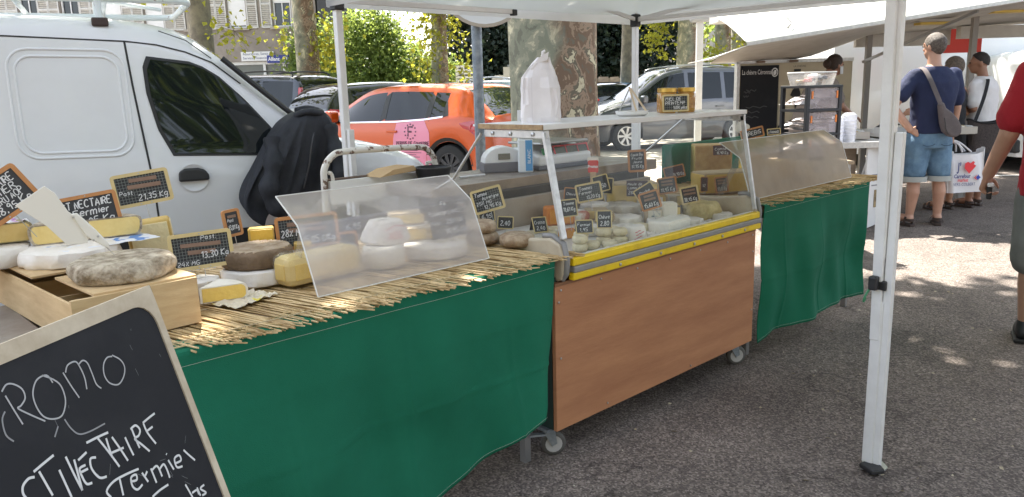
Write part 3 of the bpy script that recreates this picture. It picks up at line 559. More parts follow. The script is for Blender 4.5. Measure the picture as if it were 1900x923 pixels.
def car(name, label, cat, loc, rz, sp, pm, group='vehicles parked behind the market', spokes=7, rim=None):
    t = thing(name, label, cat, loc, rz, group); c = Car(sp); x0, x1 = sp['top'][0][0], sp['top'][-1][0]
    xs = set(np.round(np.linspace(x0, x1, 64), 3).tolist())
    for a in sp['axles']: xs |= set(np.round(a+(sp['R']+.055)*np.cos(np.linspace(0, pi, 15)), 3).tolist())
    for a, b in sp['side_glass']: xs |= {a, b}
    for a, b in (sp['ws'], sp['rg']): xs |= {a, b}
    xs = sorted(x for x in xs if x0 <= x <= x1); S = [c.sec(x) for x in xs]; nr = len(S[0]); body, gl = MB(), {(k_, s_): MB() for k_ in range(len(sp['side_glass'])) for s_ in (1, -1)}; ws, rg = MB(), MB()
    for i in range(len(xs)-1):
        xm = (xs[i]+xs[i+1])/2
        for j in range(nr-1):
            tgt = body; gk = None
            if j in (5, 6):
                for k, (a, b) in enumerate(sp['side_glass']):
                    if a < xm < b: gk = k
            if j >= 9 or (j == 8 and False):
                if sp['ws'][0] < xm < sp['ws'][1]: tgt = ws
                if sp['rg'][0] < xm < sp['rg'][1]: tgt = rg
            for sg in (1, -1):
                q = [(xs[i], sg*S[i][j][0], S[i][j][1]), (xs[i+1], sg*S[i+1][j][0], S[i+1][j][1]), (xs[i+1], sg*S[i+1][j+1][0], S[i+1][j+1][1]), (xs[i], sg*S[i][j+1][0], S[i][j+1][1])]
                (tgt if gk is None else gl[gk, sg]).add(q if sg > 0 else q[::-1], [(0,1,2,3)])
    for x, s_ in ((x0, S[0]), (x1, S[-1])):   # end caps
        ring = [(x, y, z) for y, z in s_]+[(x, -y, z) for y, z in reversed(s_[:-1])]; body.add(ring if x == x1 else ring[::-1], [tuple(range(len(ring)))])
    body.build('body', pm, t, smooth=42, weld=True)
    for g in gl.values():
        if g.v: g.build('side_window', M_GLS, t, smooth=30, weld=True)
    if ws.v: ws.build('windscreen', M_GLS, t, smooth=30, weld=True)
    if rg.v: rg.build('rear_window', M_GLS, t, smooth=30, weld=True)
    L_ = x1-x0; wm = sitp(0, sp['w'])
    MB().box(((x0+x1)/2, 0, .42), (L_*.9, wm*1.5, .36)).build('underbody', M_BLK, t)
    for a in sp['axles']:
        for sg in (1, -1): wheel(t, a, sg*(wm-.13), sp['R'], spokes, rim)
    for sg in (1, -1):
        z = sp['lamp_z']; o = MB(); y = sitp(x0+.12, sp['w'])
        if sp.get('tall_lamp'):
            o.poly(rrect(.13, sp['tall_lamp'], .04, 3), .12, lambda a, b, d: (x0+.07+a*.6, sg*(c.side(x0+.16, z+b)-.06+d*.58), z+b)).build('tail_lamp', M_RED, t, bev=.01)
        else:
            o.poly([(-.2,.02),(-.08,.09),(.17,.07),(.2,-.02),(.1,-.09),(-.1,-.1)], .1, lambda a, b, d: (x0+.17+a, sg*(y-.06+d-max(0, -.02-a)*1.0), z+b)).build('tail_lamp', M_RED, t, bev=.015)
        y = sitp(x1-.2, sp['w']); z = sp['head_z']
        MB().poly([(-.24,.08),(.05,.06),(.16,-.02),(.1,-.09),(-.1,-.06)], .1, lambda a, b, d: (x1-.22+a, sg*(y-.09+d-max(0, a)*.9), z+b)).build('headlight', M_CLR, t, bev=.015)
        xm = sp['mirror']; ym = c.side(xm, sitp(xm, sp['belt'])+.05)
        mi = MB().poly(rrect(.13, .17, .05, 3), .18, lambda a, b, d: (xm+a, sg*(ym+.03+d), sitp(xm, sp['belt'])+.1+b)).build('wing_mirror', pm, t, bev=.025)
        MB().box((xm+.02, sg*(ym+.02), sitp(xm, sp['belt'])+.03), (.06, .1, .05)).build('arm', M_BLK, mi)
        sm = MB()
        for pts in sp.get('seams', []): c.line(sm, pts, .008, sg)
        if sm.v: sm.build('door_gaps', M_SEAM, t)
        for hx, hz in sp.get('handles', []):
            yy = c.side(hx, hz); MB().poly(rrect(.2, .035, .015, 2), .03, lambda a, b, d: (hx+a, sg*(yy-.004+d), hz+b)).build('door_handle', sp.get('handle_mat', pm), t, bev=.006)
        if sp.get('rails'):
            a, b = sp['rails']; yr = sitp(0, sp['wr'])*.86
            MB().tube(smooth_path([(a, sg*yr, sitp(a, sp['top'])-.05), (a+.14, sg*yr, sitp(a, sp['top'])+.05), ((a+b)/2, sg*yr, sitp((a+b)/2, sp['top'])+.055), (b-.14, sg*yr, sitp(b, sp['top'])+.05), (b, sg*yr, sitp(b, sp['top'])-.06)], 5), .018, 8).build('roof_rail', sp.get('rail_mat', M_CHR), t, smooth=40)
    box('front_bumper', (x1-.02, 0, .4), (.12, wm*1.7, .2), M_BLK, t, bev=.03)
    rb = box('rear_bumper', (x0+.01, 0, .38), (.12, wm*1.75, .2), M_BLK if sp.get('black_bumper') else pm, t, bev=.03)
    box('number_plate', (x0-.055 if not sp.get('plate_z') else x0-.012, 0, sp.get('plate_z', .42)), (.012, .5, .11), M_PLATE, t)
    return t, c
def spec(top, belt, W2, wr, axles, R, side, ws, rg, lamp, head, mirror, crown, **k):
    x0, x1 = top[0][0], top[-1][0]
    d = dict(top=top, belt=belt, axles=axles, R=R, side_glass=side, ws=ws, rg=rg, lamp_z=lamp, head_z=head, mirror=mirror, crown=crown, wr=wr)
    d['w'] = [(x0, W2*.86), (x0+.12, W2*.95), (x0+.5, W2), (x1-.9, W2), (x1-.4, W2*.96), (x1-.12, W2*.82), (x1, W2*.62)]; d.update(k); return d
HATCH = spec([(-2.03,.5),(-2.02,.86),(-1.97,1.0),(-1.72,1.22),(-1.45,1.395),(-1.1,1.43),(-.4,1.45),(.1,1.435),(.42,1.37),(.8,1.19),(1.14,1.02),(1.35,.98),(1.75,.87),(1.95,.72),(2.02,.5)],
    [(-2.03,.95),(-1.6,1.0),(-1.2,.985),(-.7,.94),(0,.915),(1.1,.90),(1.8,.84),(2.02,.6)], .865, [(-2,.74),(-1.7,.68),(-1.2,.62),(-.2,.63),(.4,.62),(1.0,.72),(1.3,.76),(2,.66)], [-1.3,1.28], .315,
    [(-1.22,-.98),(-.92,-.16),(-.08,.86)], (.44,1.12), (-1.95,-1.5), .84, .72, .82, [(-2.03,.05),(-1.5,.10),(-.4,.075),(.3,.08),(.8,.12),(1.2,.09),(2.02,.04)],
    seams=[[(-1.08,.62),(-.98,.95)],[(-.12,.3),(-.14,.93)],[(.86,.3),(.98,.6),(.9,.9)],[(-.12,.28),(.86,.28)],[(-1.0,.5),(-.85,.3),(-.12,.28)]], handles=[(-.32,.80),(-.98+.2,.84)])
CITY = spec([(-1.95,.5),(-1.94,.9),(-1.9,1.1),(-1.7,1.36),(-1.45,1.5),(-1.0,1.54),(-.3,1.55),(.3,1.5),(.7,1.35),(1.15,1.08),(1.4,1.0),(1.75,.88),(1.93,.7),(1.97,.5)],
    [(-1.95,1.02),(-1.4,1.02),(0,.97),(1.1,.94),(1.7,.86),(1.97,.6)], .86, [(-2,.74),(-1.6,.66),(-1.1,.62),(0,.63),(.6,.64),(1.2,.74),(2,.64)], [-1.25,1.25], .31,
    [(-1.35,-.85),(-.78,-.12),(-.04,.92)], (.5,1.2), (-1.9,-1.5), .98, .78, .9, [(-2,.06),(-1.5,.1),(0,.08),(.8,.12),(1.3,.08),(2,.04)], seams=[[(-.08,.3),(-.08,.95)],[(.9,.35),(.96,.92)]], handles=[(-.25,.84),(-.95,.86)])
MPV = spec([(-2.1,.5),(-2.09,1.2),(-2.04,1.55),(-1.88,1.74),(-1.5,1.79),(-.5,1.81),(.1,1.79),(.45,1.70),(.9,1.40),(1.3,1.14),(1.5,1.07),(1.85,.93),(2.06,.74),(2.1,.5)],
    [(-2.1,1.05),(-1,1.05),(0,1.03),(1.2,1.0),(1.8,.88),(2.1,.6)], .88, [(-2.1,.74),(-1.5,.69),(0,.69),(.6,.68),(1.2,.75),(1.6,.76),(2.1,.66)], [-1.33,1.35], .325,
    [(-1.85,-1.02),(-.93,-.14),(-.05,1.0)], (.52,1.36), (-2.088,-1.9), 1.2, .8, .98, [(-2.1,.06),(-1.7,.1),(0,.09),(.8,.13),(1.4,.09),(2.1,.04)], tall_lamp=.62, seams=[[(-.98,.35),(-.98,1.05)],[(-.1,.32),(-.1,1.03)],[(.98,.35),(1.02,.98)],[(-1.9,.98),(-1.0,.98)],[(-1.9,1.02),(-1.75,1.02)]], handles=[(-.24,.92),(-.86,.92)], rails=(-1.75,.35), plate_z=.8, black_bumper=1)
VAN = dict(MPV); VAN['side_glass'] = [(-.02, 1.0)]; VAN['rails'] = None; VAN['rg'] = (-3,-2.9)
HATCH_O = dict(HATCH); HATCH_O['handles'] = [(-.32,.80)]
# -- orange hatchback with the pink licence sticker
M_OR = mat('paint_orange', (.60,.082,.005), .32, .15, coat=.6)
ORX, ORY, ORZ = 7.12, 9.55, 0
oc, ocar = car('hatchback_car', 'shiny orange hatchback with pink driving licence sticker on rear door', 'car', (ORX, ORY, .08), rad(102), HATCH_O, M_OR, spokes=10, rim=mat('dark_rim', (.05,.05,.055), .45, .4))
for q in ([(-.175,.935),(-.065,.93),(-.085,1.335),(-.165,1.34)], [(-1.0,.975),(-.90,.965),(-.92,1.31),(-.99,1.30)], [(-1.32,1.0),(-1.20,.99),(-1.21,1.2),(-1.23,1.2)]): ocar.patch(q, 1, .004, 8, 3).build('black_pillar', M_BLK, oc)
ocar.patch([(-1.50,.915),(-1.58,.85),(-1.80,.79),(-1.985,.785),(-1.985,.935),(-1.72,.95)], 1, .006, 10, 8).build('side_tail_lamp', M_RED, oc, smooth=40)
ocar.patch([(-1.72,.88),(-1.96,.85),(-1.96,.89),(-1.74,.905)], 1, .010, 4, 5).build('lamp_insert', M_CLR, oc)
M_PINK = mat('pink_vinyl', (.80,.27,.40), .45, coat=.3)
pk = ocar.patch([(-.98,.26),(-.30,.26),(-.34,.70),(-.40,.918),(-.52,.93),(-.90,.955),(-1.0,.80)], 1, .004, 16, 10).build('licence_sticker', M_PINK, oc, smooth=30)
M_INK = printmat('ink', (.10,.03,.06))
def onside(fn): return lambda x, z: (x, ocar.side(x, z)+.007, z)
ink = MB()
for k in range(12):
    a = 2*pi*k/12; cx, cz = -.66+.10*cos(a), .80+.10*sin(a); ribbon(ink, [(cx-.012,cz),(cx+.012,cz)], .02, onside(0))
for st in ('-.72,.735 -.72,.865 -.635,.865', '-.72,.80 -.65,.80'): ribbon(ink, [tuple(map(float, q.split(','))) for q in st.split()], .026, lambda x, z: (-1.34-x, ocar.side(-1.34-x, z)+.007, z))
def flipside(x, z): return (-.70-(x), ocar.side(-.7-x, z)+.007, z)
hand(ink, 'PERMIS DE CONDUIRE', -.30, .62, .045, flipside, wd=.012, width=.6, slant=0, k=1)
for k in range(8):
    z = .575-.030*k; ribbon(ink, [(-.5-.0*k, z), (-.5-.22-.16*((k*7) % 5)/5, z)], .007, onside(0))
ink.build('sticker_print', M_INK, pk)
lp = MB(); hand(lp, 'DÉ', -.2, .50, .075, lambda x, z: (.45-x-.2, ocar.side(.25-x, z)+.006, z), wd=.022, slant=0, k=1); lp.build('green_lettering', printmat('lime', (.35,.6,.03)), oc)
box('roof_aerial', (-1.25, 0, 1.5), (.02, .02, .16), M_BLK, oc, M=Matrix.Rotation(-.6, 3, 'Y'))
ch = MB(); ocar.line(ch, [(-1.22,1.0),(-.9,.965),(-.4,.935),(.85,.915)], .022, 1, .006); ch.build('chrome_strip', M_CHR, oc)
al = MB(); ocar.line(al, [(-2.0+.42+.325*cos(a), .315+.37*sin(a)) for a in ()] or [(-1.3+.385*cos(a), .315+.385*sin(a)) for a in np.linspace(.1, pi-.1, 18)], .05, 1, .004); al.build('arch_trim', M_BLK, oc)
# -- the other parked cars
CITY2 = dict(CITY); CITY2['tall_lamp'] = None
car('hatchback_car', 'black hatchback seen from behind, red tail lamp beside the tent post', 'car', (9.2, 13.2, .08), rad(2), CITY, paint('black', (.008,.009,.012), .15))
M5 = dict(MPV); M5['rail_mat'] = M_BLK
car('people_carrier', 'dark blue people carrier with black roof bars in front of the shop', 'car', (8.0, 16.8, .06), rad(111), M5, paint('midnight', (.012,.016,.03), .2))
S5 = dict(CITY); S5['rails'] = (-1.5,.2); S5['rail_mat'] = mat('satin_rail', (.5,.5,.5), .35, .8)
car('estate_car', 'silver blue car with roof rails just behind the orange car', 'car', (13.1, 17.2, .02), rad(80), S5, mat('paint_silver_blue', (.35,.42,.48), .25, .4, coat=1))
car('estate_car', 'pale blue car behind the post of the round sign', 'car', (12.35, 13.6, .08), rad(92), S5, mat('paint_pale_blue', (.45,.55,.62), .25, .3, coat=1))
car('hatchback_car', 'dark hatchback seen from behind just right of the huge trunk', 'car', G(3.1, 27.5), rad(60), CITY, paint('black', (.008,.009,.012), .15))
car('hatchback_car', 'mid blue hatchback beyond the grey people carrier bonnet', 'car', G(4.0, 30.5), rad(75), CITY, mat('paint_mid_blue', (.05,.13,.24), .25, .3, coat=1))
car('hatchback_car', 'black saloon half hidden by the tent post and grey bonnet', 'car', G(4.9, 28), rad(150), CITY, paint('black', (.008,.009,.012), .15))
KG = dict(MPV); KG['rail_mat'] = mat('satin_rail', (.5,.5,.5), .35, .8)
f_, b_ = G(2.38, 18.0), G(5.1, 18.6); kc = (f_+b_)/2; d_ = f_-b_
car('people_carrier', 'metallic grey people carrier with silver wheels parked behind the cabinet', 'car', (kc.x, kc.y, 0), atan2(d_.y, d_.x), KG, mat('paint_grey', (.095,.10,.115), .3, .5, coat=1))
# -- the tall white van behind the trailer and the one at the right edge
BIG = spec([(-2.7,.5),(-2.69,1.6),(-2.66,2.2),(-2.5,2.36),(-1.5,2.4),(0,2.4),(.7,2.34),(1.1,2.12),(1.6,1.62),(2.0,1.3),(2.3,1.16),(2.6,.9),(2.7,.5)], [(-2.7,1.35),(0,1.35),(1.8,1.2),(2.3,1.05),(2.7,.6)], .98,
    [(-2.7,.86),(0,.86),(1,.8),(1.8,.8),(2.7,.7)], [-1.7,1.75], .34, [(.75,1.6)], (1.12,2.0), (-9,-8), 1.3, .9, 1.6, [(-2.7,.1),(0,.1),(1.4,.14),(2,.1),(2.7,.05)], tall_lamp=.5, seams=[[(-.5,.4),(-.5,2.2)],[(.7,.4),(.7,2.2)],[(-2.6,1.3),(-.5,1.3)],[(-2.6,.8),(.7,.8)]])
wv, wc_ = car('delivery_van', 'tall white delivery van behind the open trailer counter', 'van', G(7.9, 13.6), GA, BIG, paint('white', (.74,.75,.76), .35))
rs = thing('red_banner', 'red panel hanging behind the head of the man in navy', 'banner', G(6.45, 11.3), GA)
box('panel', (0, 0, 1.93), (.62, .03, .36), mat('red_banner', (.62,.05,.035), .6), rs); box('hook', (-.33, 0, 2.06), (.06, .02, .02), M_GALV, rs); box('pole', (.2, .06, 1.05), (.05, .05, 2.1), M_GALV, rs)
car('delivery_van', 'white van with black rubbing strip at the right edge behind the man in white', 'van', G(9.62, 12.2), GA, VAN, paint('white', (.74,.75,.76), .35))
# ================================================================ the white van beside the stall
M_VAN = mat('van_white', (.76,.765,.78), .32, col2=(.70,.70,.71), ns=1.1, nd=6, coat=.5, rough2=.42)
VS = dict(top=[(-2.06,.5),(-2.05,1.4),(-2.0,1.72),(-1.85,1.88),(-1.4,1.945),(-.6,1.95),(-.1,1.93),(.2,1.885),(.36,1.82),(.6,1.64),(.9,1.37),(1.2,1.16),(1.34,1.10),(1.5,1.07),(1.72,1.0),(1.88,.90),(1.97,.72),(2.0,.5)],
   belt=[(-2.06,1.1),(0,1.09),(.8,1.06),(1.15,1.05),(1.4,1.03),(1.7,.94),(1.9,.8),(2.0,.6)], wr=[(-2.06,.70),(-1.4,.735),(0,.735),(.3,.72),(.6,.73),(.9,.755),(1.25,.77),(1.6,.74),(2,.6)], axles=[-1.35,1.25], R=.31, side_glass=[], ws=(.40,1.24), rg=(-9,-8),
   lamp_z=1.0, head_z=.8, mirror=.93, crown=[(-2.06,.05),(-1.6,.13),(0,.14),(.3,.16),(.7,.17),(1.1,.10),(1.4,.06),(2,.04)], tall_lamp=.4, plate_z=.8, black_bumper=1)
VS['w'] = [(-2.06,.74),(-1.9,.80),(-1.5,.83),(1.1,.83),(1.5,.81),(1.8,.70),(1.95,.56),(2.0,.45)]
VO = (1.879, 5.738, 0)
van, vc = car('white_van', 'old white panel van with roof rack parked close behind the cheese table', 'van', VO, rad(-16), VS, M_VAN, group=None, spokes=5)
wo = [(.165,1.085),(.10,1.24),(.062,1.45),(.06,1.60),(.085,1.655),(.22,1.652),(.36,1.61),(.47,1.535),(.60,1.40),(.73,1.235),(.83,1.09),(.80,1.06),(.70,1.055),(.30,1.062)]
for sg in (-1, 1):
    vc.patch([((x-.42)*1.065+.42, (z-1.33)*1.06+1.33) for x, z in wo], sg, .003, 20, 12).build('window_seal', M_BLK, van, smooth=30)
    vc.patch(wo, sg, .007, 20, 12).build('door_window', M_GLS, van, smooth=30)
    sm = MB()
    vc.line(sm, [(-2.0,1.80),(-.65,1.79),(-.04,1.762),(.13,1.742),(.29,1.70),(.44,1.635),(.6,1.50)], .009, sg); vc.line(sm, [(-.045,1.762),(-.03,1.5),(-.01,1.25),(.01,1.0),(.02,.8),(.03,.4)], .012, sg)
    vc.line(sm, [(.98,1.04),(.97,.7),(.9,.4)], .01, sg); vc.line(sm, [(-1.2,1.79),(-1.2,.4)], .009, sg); vc.line(sm, [(.15,1.885-.06),(.3,1.77),(.44,1.66)], .006, sg)
    sm.build('panel_gaps', M_SEAM, van)
    for wd, zc, hh, r_, off in ((.60,1.405,.62,.11,.010), (.53,1.40,.55,.09,.006)):
        pr = [(-.36+x, zc+z+.02*(x)*-1) for x, z in rrect(wd, hh, r_, 6)]; pr.append(pr[0])
        pan = MB().tube([(x, sg*(vc.side(x, z)-.001), z) for x, z in pr[:-1]], .0085, 8, closed=True).build('pressed_panel', M_VAN, van, smooth=60)
    vc.patch([(-1.0,.46),(.96,.46),(.96,.585),(-1.0,.585)], sg, .015, 4, 20).build('side_moulding', M_BLK, van, bev=.006)
    hd_ = MB().poly([(-.09,-.035),(.09,-.035),(.088,0),(.07,.03),(.03,.045),(-.05,.045),(-.085,.025)], .035, lambda a, b, d: (.25+a, sg*(vc.side(.25+a, .945+b)-.005+d), .945+b)).build('door_handle', M_BLK, van, bev=.012)
    MB().lathe([(.085,.0),(.07,-.006),(.05,-.010),(0,-.012)], (.25, sg*(vc.side(.25,.93)+.0125), .93), 20, Matrix.Rotation(sg*-pi/2, 3, 'X')).build('handle_bowl', M_VAN, hd_, smooth=50)
wip = MB().tube(smooth_path([(.5,-.735,1.66),(.75,-.76,1.43),(1.0,-.77,1.215),(1.15,-.77,1.11)], 5), .018, 8); wip.build('screen_rubber', M_BLK, van, smooth=40)
box('side_repeater', (1.43, -.835, .80), (.05, .02, .05), mat('repeater', (.3,.03,.02), .2), van, bev=.006)
# roof rack
rk = thing('roof_rack', 'chipped pale tubular roof rack on top of the white van', 'roof rack', VO, rad(-16))
M_RACK = mat('chipped_pale_paint', (.66,.70,.69), .5, col2=(.20,.10,.06), ns=13, nd=8, lo=.62, hi=.68)
def loop(z, xa, xb, hw, r): return [(x, y, z) for x, y in [((xa+xb)/2+p[0], p[1]) for p in rrect(xb-xa, 2*hw, r, 6)]]
lo_ = MB().tube(loop(2.02, -1.95, .36, .60, .16), .022, 10, closed=True).build('lower_frame', M_RACK, rk, smooth=50)
MB().tube(loop(2.17, -1.95, -.05, .66, .14), .022, 10, closed=True).build('upper_frame', M_RACK, rk, smooth=50)
for x in (-1.7, -1.1, -.6, -.12):
    MB().tube([(x,-.60,2.03),(x,.60,2.03)], .017, 8).build('cross_bar', M_RACK, rk, smooth=50)
for x in (-1.8, -.95, -.16):
    for sg in (-1, 1):
        MB().tube(smooth_path([(x, sg*.66, 2.17),(x, sg*.665, 2.05),(x, sg*.665, 1.96),(x, sg*.70, 1.865)], 4), .02, 8).build('strut', M_RACK, rk, smooth=50)
        box('clamp', (x, sg*.70, 1.875), (.09, .05, .05), mat('rusty_black', (.06,.04,.035), .8), rk, bev=.01)
MB().tube(smooth_path([(-.9,-.55,2.05),(-.3,-.2,2.07),(.25,.3,2.05)], 5), .014, 8).build('loose_rod', M_RACK, rk, smooth=50)
# jacket over the wing mirror
M_JKT = mat('black_jacket_cloth', (.016,.018,.024), .75, col2=(.028,.031,.04), ns=9, bump=.6, bs=26)
jk = MB(); rows = []; NJ = 110
lev = [(1.325,.97,.035,.05),(1.31,.95,.11,.09),(1.26,.93,.17,.12),(1.18,.90,.21,.13),(1.08,.87,.24,.13),(.98,.84,.27,.12),(.88,.81,.30,.11),(.80,.78,.29,.10),(.74,.77,.24,.09),(.70,.78,.17,.08)]
for i in range(31):
    t = i/30*9; z = itp(t, [(k, l[0]) for k, l in enumerate(lev)]); cx = sitp(t, [(k, l[1]) for k, l in enumerate(lev)]); hw = sitp(t, [(k, l[2]) for k, l in enumerate(lev)]); hd2 = sitp(t, [(k, l[3]) for k, l in enumerate(lev)]); row = []
    k = min(1, i/20)**.8
    for j in range(NJ):
        a = 2*pi*j/NJ; s1 = sin(3.0*a+1.0+1.2*z+.5*sin(4*z)); s2 = sin(5.0*a+2.2-1.8*z); s3 = sin(8*a+5*z+1)
        f = 1+k*(.05*s2+.035*s3); fy = 1+k*(.42*(1-abs(s1)**.6)*1.0+.30*(1-abs(s2)**.6)-.30+.10*s3)
        dz = (.035*sin(3*a+1)+.05*cos(a)+.02*s2)*(i/30)**2
        row.append((cx+hw*f*cos(a), -.985+hd2*fy*sin(a)*1.15, z+dz))
    rows.append(row+[row[0]])
jk.grid(rows); jk.add([rows[0][j] for j in range(NJ)], [tuple(range(NJ))])
jo = thing('jacket', 'crumpled black jacket hung over the wing mirror of the white van', 'jacket', VO, rad(-16))
jk.build('body_cloth', M_JKT, jo, smooth=70, weld=True)
sl = MB()
for q, (px_, zz) in enumerate(((1.06,1.22),(.72,1.15))):
    pts = smooth_path([(px_, -1.03, zz), (px_+.03*(1 if q == 0 else -1), -1.09, zz-.16), (px_+.05*(1 if q == 0 else -1.4), -1.10, zz-.34), (px_+.02, -1.07, zz-.47)], 6); sl = MB().tube(pts, [.055+.012*sin(k*1.3+q) for k in range(len(pts))], 12); sl.build('sleeve', M_JKT, jo, smooth=70)
MB().tube(smooth_path([(.86,-1.06,1.29),(.92,-1.10,1.315),(1.0,-1.08,1.305),(1.03,-1.0,1.31),(.97,-.93,1.33),(.89,-.95,1.32)], 5), .022, 8).build('collar', M_JKT, jo, smooth=60)
zp = MB().tube(smooth_path([(.98,-1.10,1.26),(.93,-1.135,1.12),(.90,-1.14,.98),(.86,-1.12,.84)], 5), .005, 6).build('zip', mat('zip_grey', (.09,.09,.1), .4, .6), jo)
# oval bonnet-side reflection is the van's own far mirror
# ================================================================ stall furniture
M_ALU = mat('aluminium', (.62,.62,.61), .38, .8, col2=(.5,.5,.5), ns=30, rough2=.5); M_STEEL = mat('steel', (.45,.45,.45), .35, .9)
M_GREEN = mat('green_cloth', (.012,.15,.085), .85, col2=(.010,.125,.07), ns=2.2, bump=.25, bs=420, spec=.2); M_STITCH = mat('stitch', (.55,.6,.5), .8)
M_REED = mat('reed', (.64,.47,.25), .55, col2=(.38,.25,.11), ns=24, nd=3, bump=.2, bs=90, stretch=(1,.25,1), lo=.42, hi=.62)
M_PLY = mat('plywood_red', (.46,.215,.10), .5, col2=(.32,.13,.058), ns=2.6, nd=10, stretch=(.55,1,3.4), bump=.08, bs=30, lo=.32, hi=.70, rough2=.68)
M_WOOD = mat('pale_wood', (.60,.43,.23), .7, col2=(.48,.32,.16), ns=4, nd=8, stretch=(1.5,1.5,9), bump=.1, bs=40); M_WOODY = mat('yellow_wood', (.66,.52,.25), .6, col2=(.55,.42,.2), ns=12)
M_WOODO = mat('orange_wood', (.52,.24,.085), .6, col2=(.42,.18,.06), ns=12); M_CHIP = mat('chipboard', (.42,.29,.16), .8, col2=(.26,.17,.09), ns=60, nd=3)
M_YEL = mat('yellow_plastic', (.80,.56,.005), .35, col2=(.62,.42,.02), ns=11, nd=8, lo=.5, hi=.72, rough2=.55); M_GREYP = mat('grey_plastic', (.26,.255,.25), .5, col2=(.22,.215,.21), ns=12); M_CREAM = mat('cream_plastic', (.55,.48,.36), .5, col2=(.45,.38,.28), ns=9)
M_DGREEN = mat('dark_green_metal', (.012,.035,.028), .5); M_INOX = mat('inox_counter', (.34,.31,.28), .45, .6, col2=(.24,.2,.17), ns=7, nd=8, rough2=.65)
M_TENT = leaf_mat('tent_canvas', (.66,.65,.64), (.60,.59,.585), (.72,.71,.69), 3, .6); M_POLE = mat('tent_pole_white', (.76,.755,.745), .35, col2=(.68,.67,.66), ns=9)
M_PLEXI = thin_glass('plexiglass', (.97,.97,.97), .06, .46, (.82,.77,.75), .14, .8); M_PLEXI2 = thin_glass('smoky_plexiglass', (.85,.82,.78), .012, .80, (.42,.335,.235), .2, .35); M_CLEAR = thin_glass('display_glass', (.95,.97,.96), .012, .035, (.8,.78,.75))
def wavy_cloth(name, label, x0, x1, y, z1, hem, right, seed):
    """cloth hanging in front of a table; hem(x) = bottom height, right(z) = how far the right edge swings in"""
    g = np.random.default_rng(seed); ph = g.uniform(0, 6.3, 8); t = thing(name, label, 'tablecloth', ((x0+x1)/2, y, 0), 0, 'green tablecloths'); NX, NZ = 240, 60
    def P(s, v, off=0):
        zb = hem(lerp(x0, x1, s)); z = lerp(z1, zb, v); xe = x1-right(z); x = lerp(x0, xe, s); k = min(1, v*1.6)
        dy = k*(.028*sin(x*6+ph[0]+z*1.2)+.013*sin(x*15+ph[1]-z*3)+.011*sin(x*3-z*9+ph[2])+.005*sin(x*31+z*5+ph[3])+.006*abs(sin(x*9-z*4+ph[5])))+.006*sin(z*14+x*9+ph[4])*k
        dy -= .022*v*v; dy -= k*.005*sum(math.exp(-((x-x0-.21-.42*q-.01*sin(z*6))/.008)**2) for q in range(6)); dy -= .004*k*(math.exp(-((z-.42-.01*sin(x*4))/.006)**2)+math.exp(-((z-.61)/.006)**2))
        return (x-(x0+x1)/2, dy-off-.004, z)
    rows = [[(p[0], .10, p[2]+.004) for p in (P(j/NX, 0) for j in range(NX+1))], [(p[0], .006, p[2]+.004) for p in (P(j/NX, 0) for j in range(NX+1))]]
    rows += [[P(j/NX, i/NZ) for j in range(NX+1)] for i in range(NZ+1)]
    o = MB().grid(rows).build('cloth', M_GREEN, t, smooth=70); sm = o.modifiers.new('thick', 'SOLIDIFY'); sm.thickness = .0025; sm.offset = 1
    st = MB()
    for vv, wd in ((.045, .0008), (.98, .0008)):
        for j in range(NX*2):
            a, b = P(j/NX/2, vv, .0035), P((j+1)/NX/2, vv, .0035); st.add([(a[0],a[1],a[2]),(b[0],b[1],b[2]),(b[0],b[1],b[2]+wd),(a[0],a[1],a[2]+wd)], [(0,1,2,3)])
    st.build('stitching', M_STITCH, t, kind='stuff')
    return t
def table(label, x0, x1, y0, y1, z):
    t = thing('trestle_table', label, 'table', ((x0+x1)/2, (y0+y1)/2, 0)); w_, d = x1-x0, y1-y0
    box('top', (0, 0, z-.016), (w_, d, .03), mat('table_ply', (.4,.3,.2), .7), t); fr = MB()
    for sy in (-1, 1): fr.box((0, sy*(d/2-.03), z-.05), (w_-.02, .03, .036))
    fr.build('rail', M_STEEL, t)
    for sx in (-1, 1):
        for sy in (-1, 1): box('leg', (sx*(w_/2-.06), sy*(d/2-.09), (z-.07)/2), (.03, .03, z-.07), M_STEEL, t)
def reed_mat(label, x0, x1, y0, y1, z, n, seed, over=.05):
    g = np.random.default_rng(seed); t = thing('reed_mat', label, 'reed mat', ((x0+x1)/2, (y0+y1)/2, z)); m = MB(); cx, cy = (x0+x1)/2, (y0+y1)/2
    for i in range(n):
        x = lerp(x0, x1, (i+.5)/n)-cx+g.normal()*.003; r = g.uniform(.0022, .0040); zz = r+g.uniform(0, .008)
        ya = y0-cy-over*g.beta(2, 2.2)*1.5+.02; yb = y1-cy+g.uniform(-.03, .01); sk = g.normal()*.018; SL = .26*(yb-ya)
        xx = x+.5*SL if i % 7 else x+.4*SL; ln_ = lambda f: (min(max(xx+sk*(1-f)-SL*f, x0-cx-.01), x1-cx+.03), lerp(ya, yb, f))
        m.tube([(*ln_(0), zz-g.uniform(-.003, .010)), (*ln_(.25), zz+g.uniform(0, .004)), (*ln_(.6), zz), (*ln_(1), zz)], [r*.8, r, r, r*.9], 6)
    for i in range(n//5):   # broken ends and loose stalks lying across
        x = g.uniform(x0, x1-.1)-cx; y = y0-cy+g.uniform(-.01, .10); a = .8+g.normal()*.45; l = g.uniform(.08, .22); r = g.uniform(.0015, .003)
        m.tube([(x, y, .012), (x+l*sin(a), y-l*cos(a)*.5, .008-g.uniform(0, .01))], r, 4)
    m.build('reeds', M_REED, t, smooth=60, kind='stuff')
    th = MB()
    for y in np.linspace(y0+.05, y1-.05, 4): th.tube([(x0-cx, y-cy, .012), (x1-cx, y-cy, .012)], .0016, 4)
    th.build('binding_thread', mat('thread', (.5,.4,.25), .8), t, kind='stuff'); return t
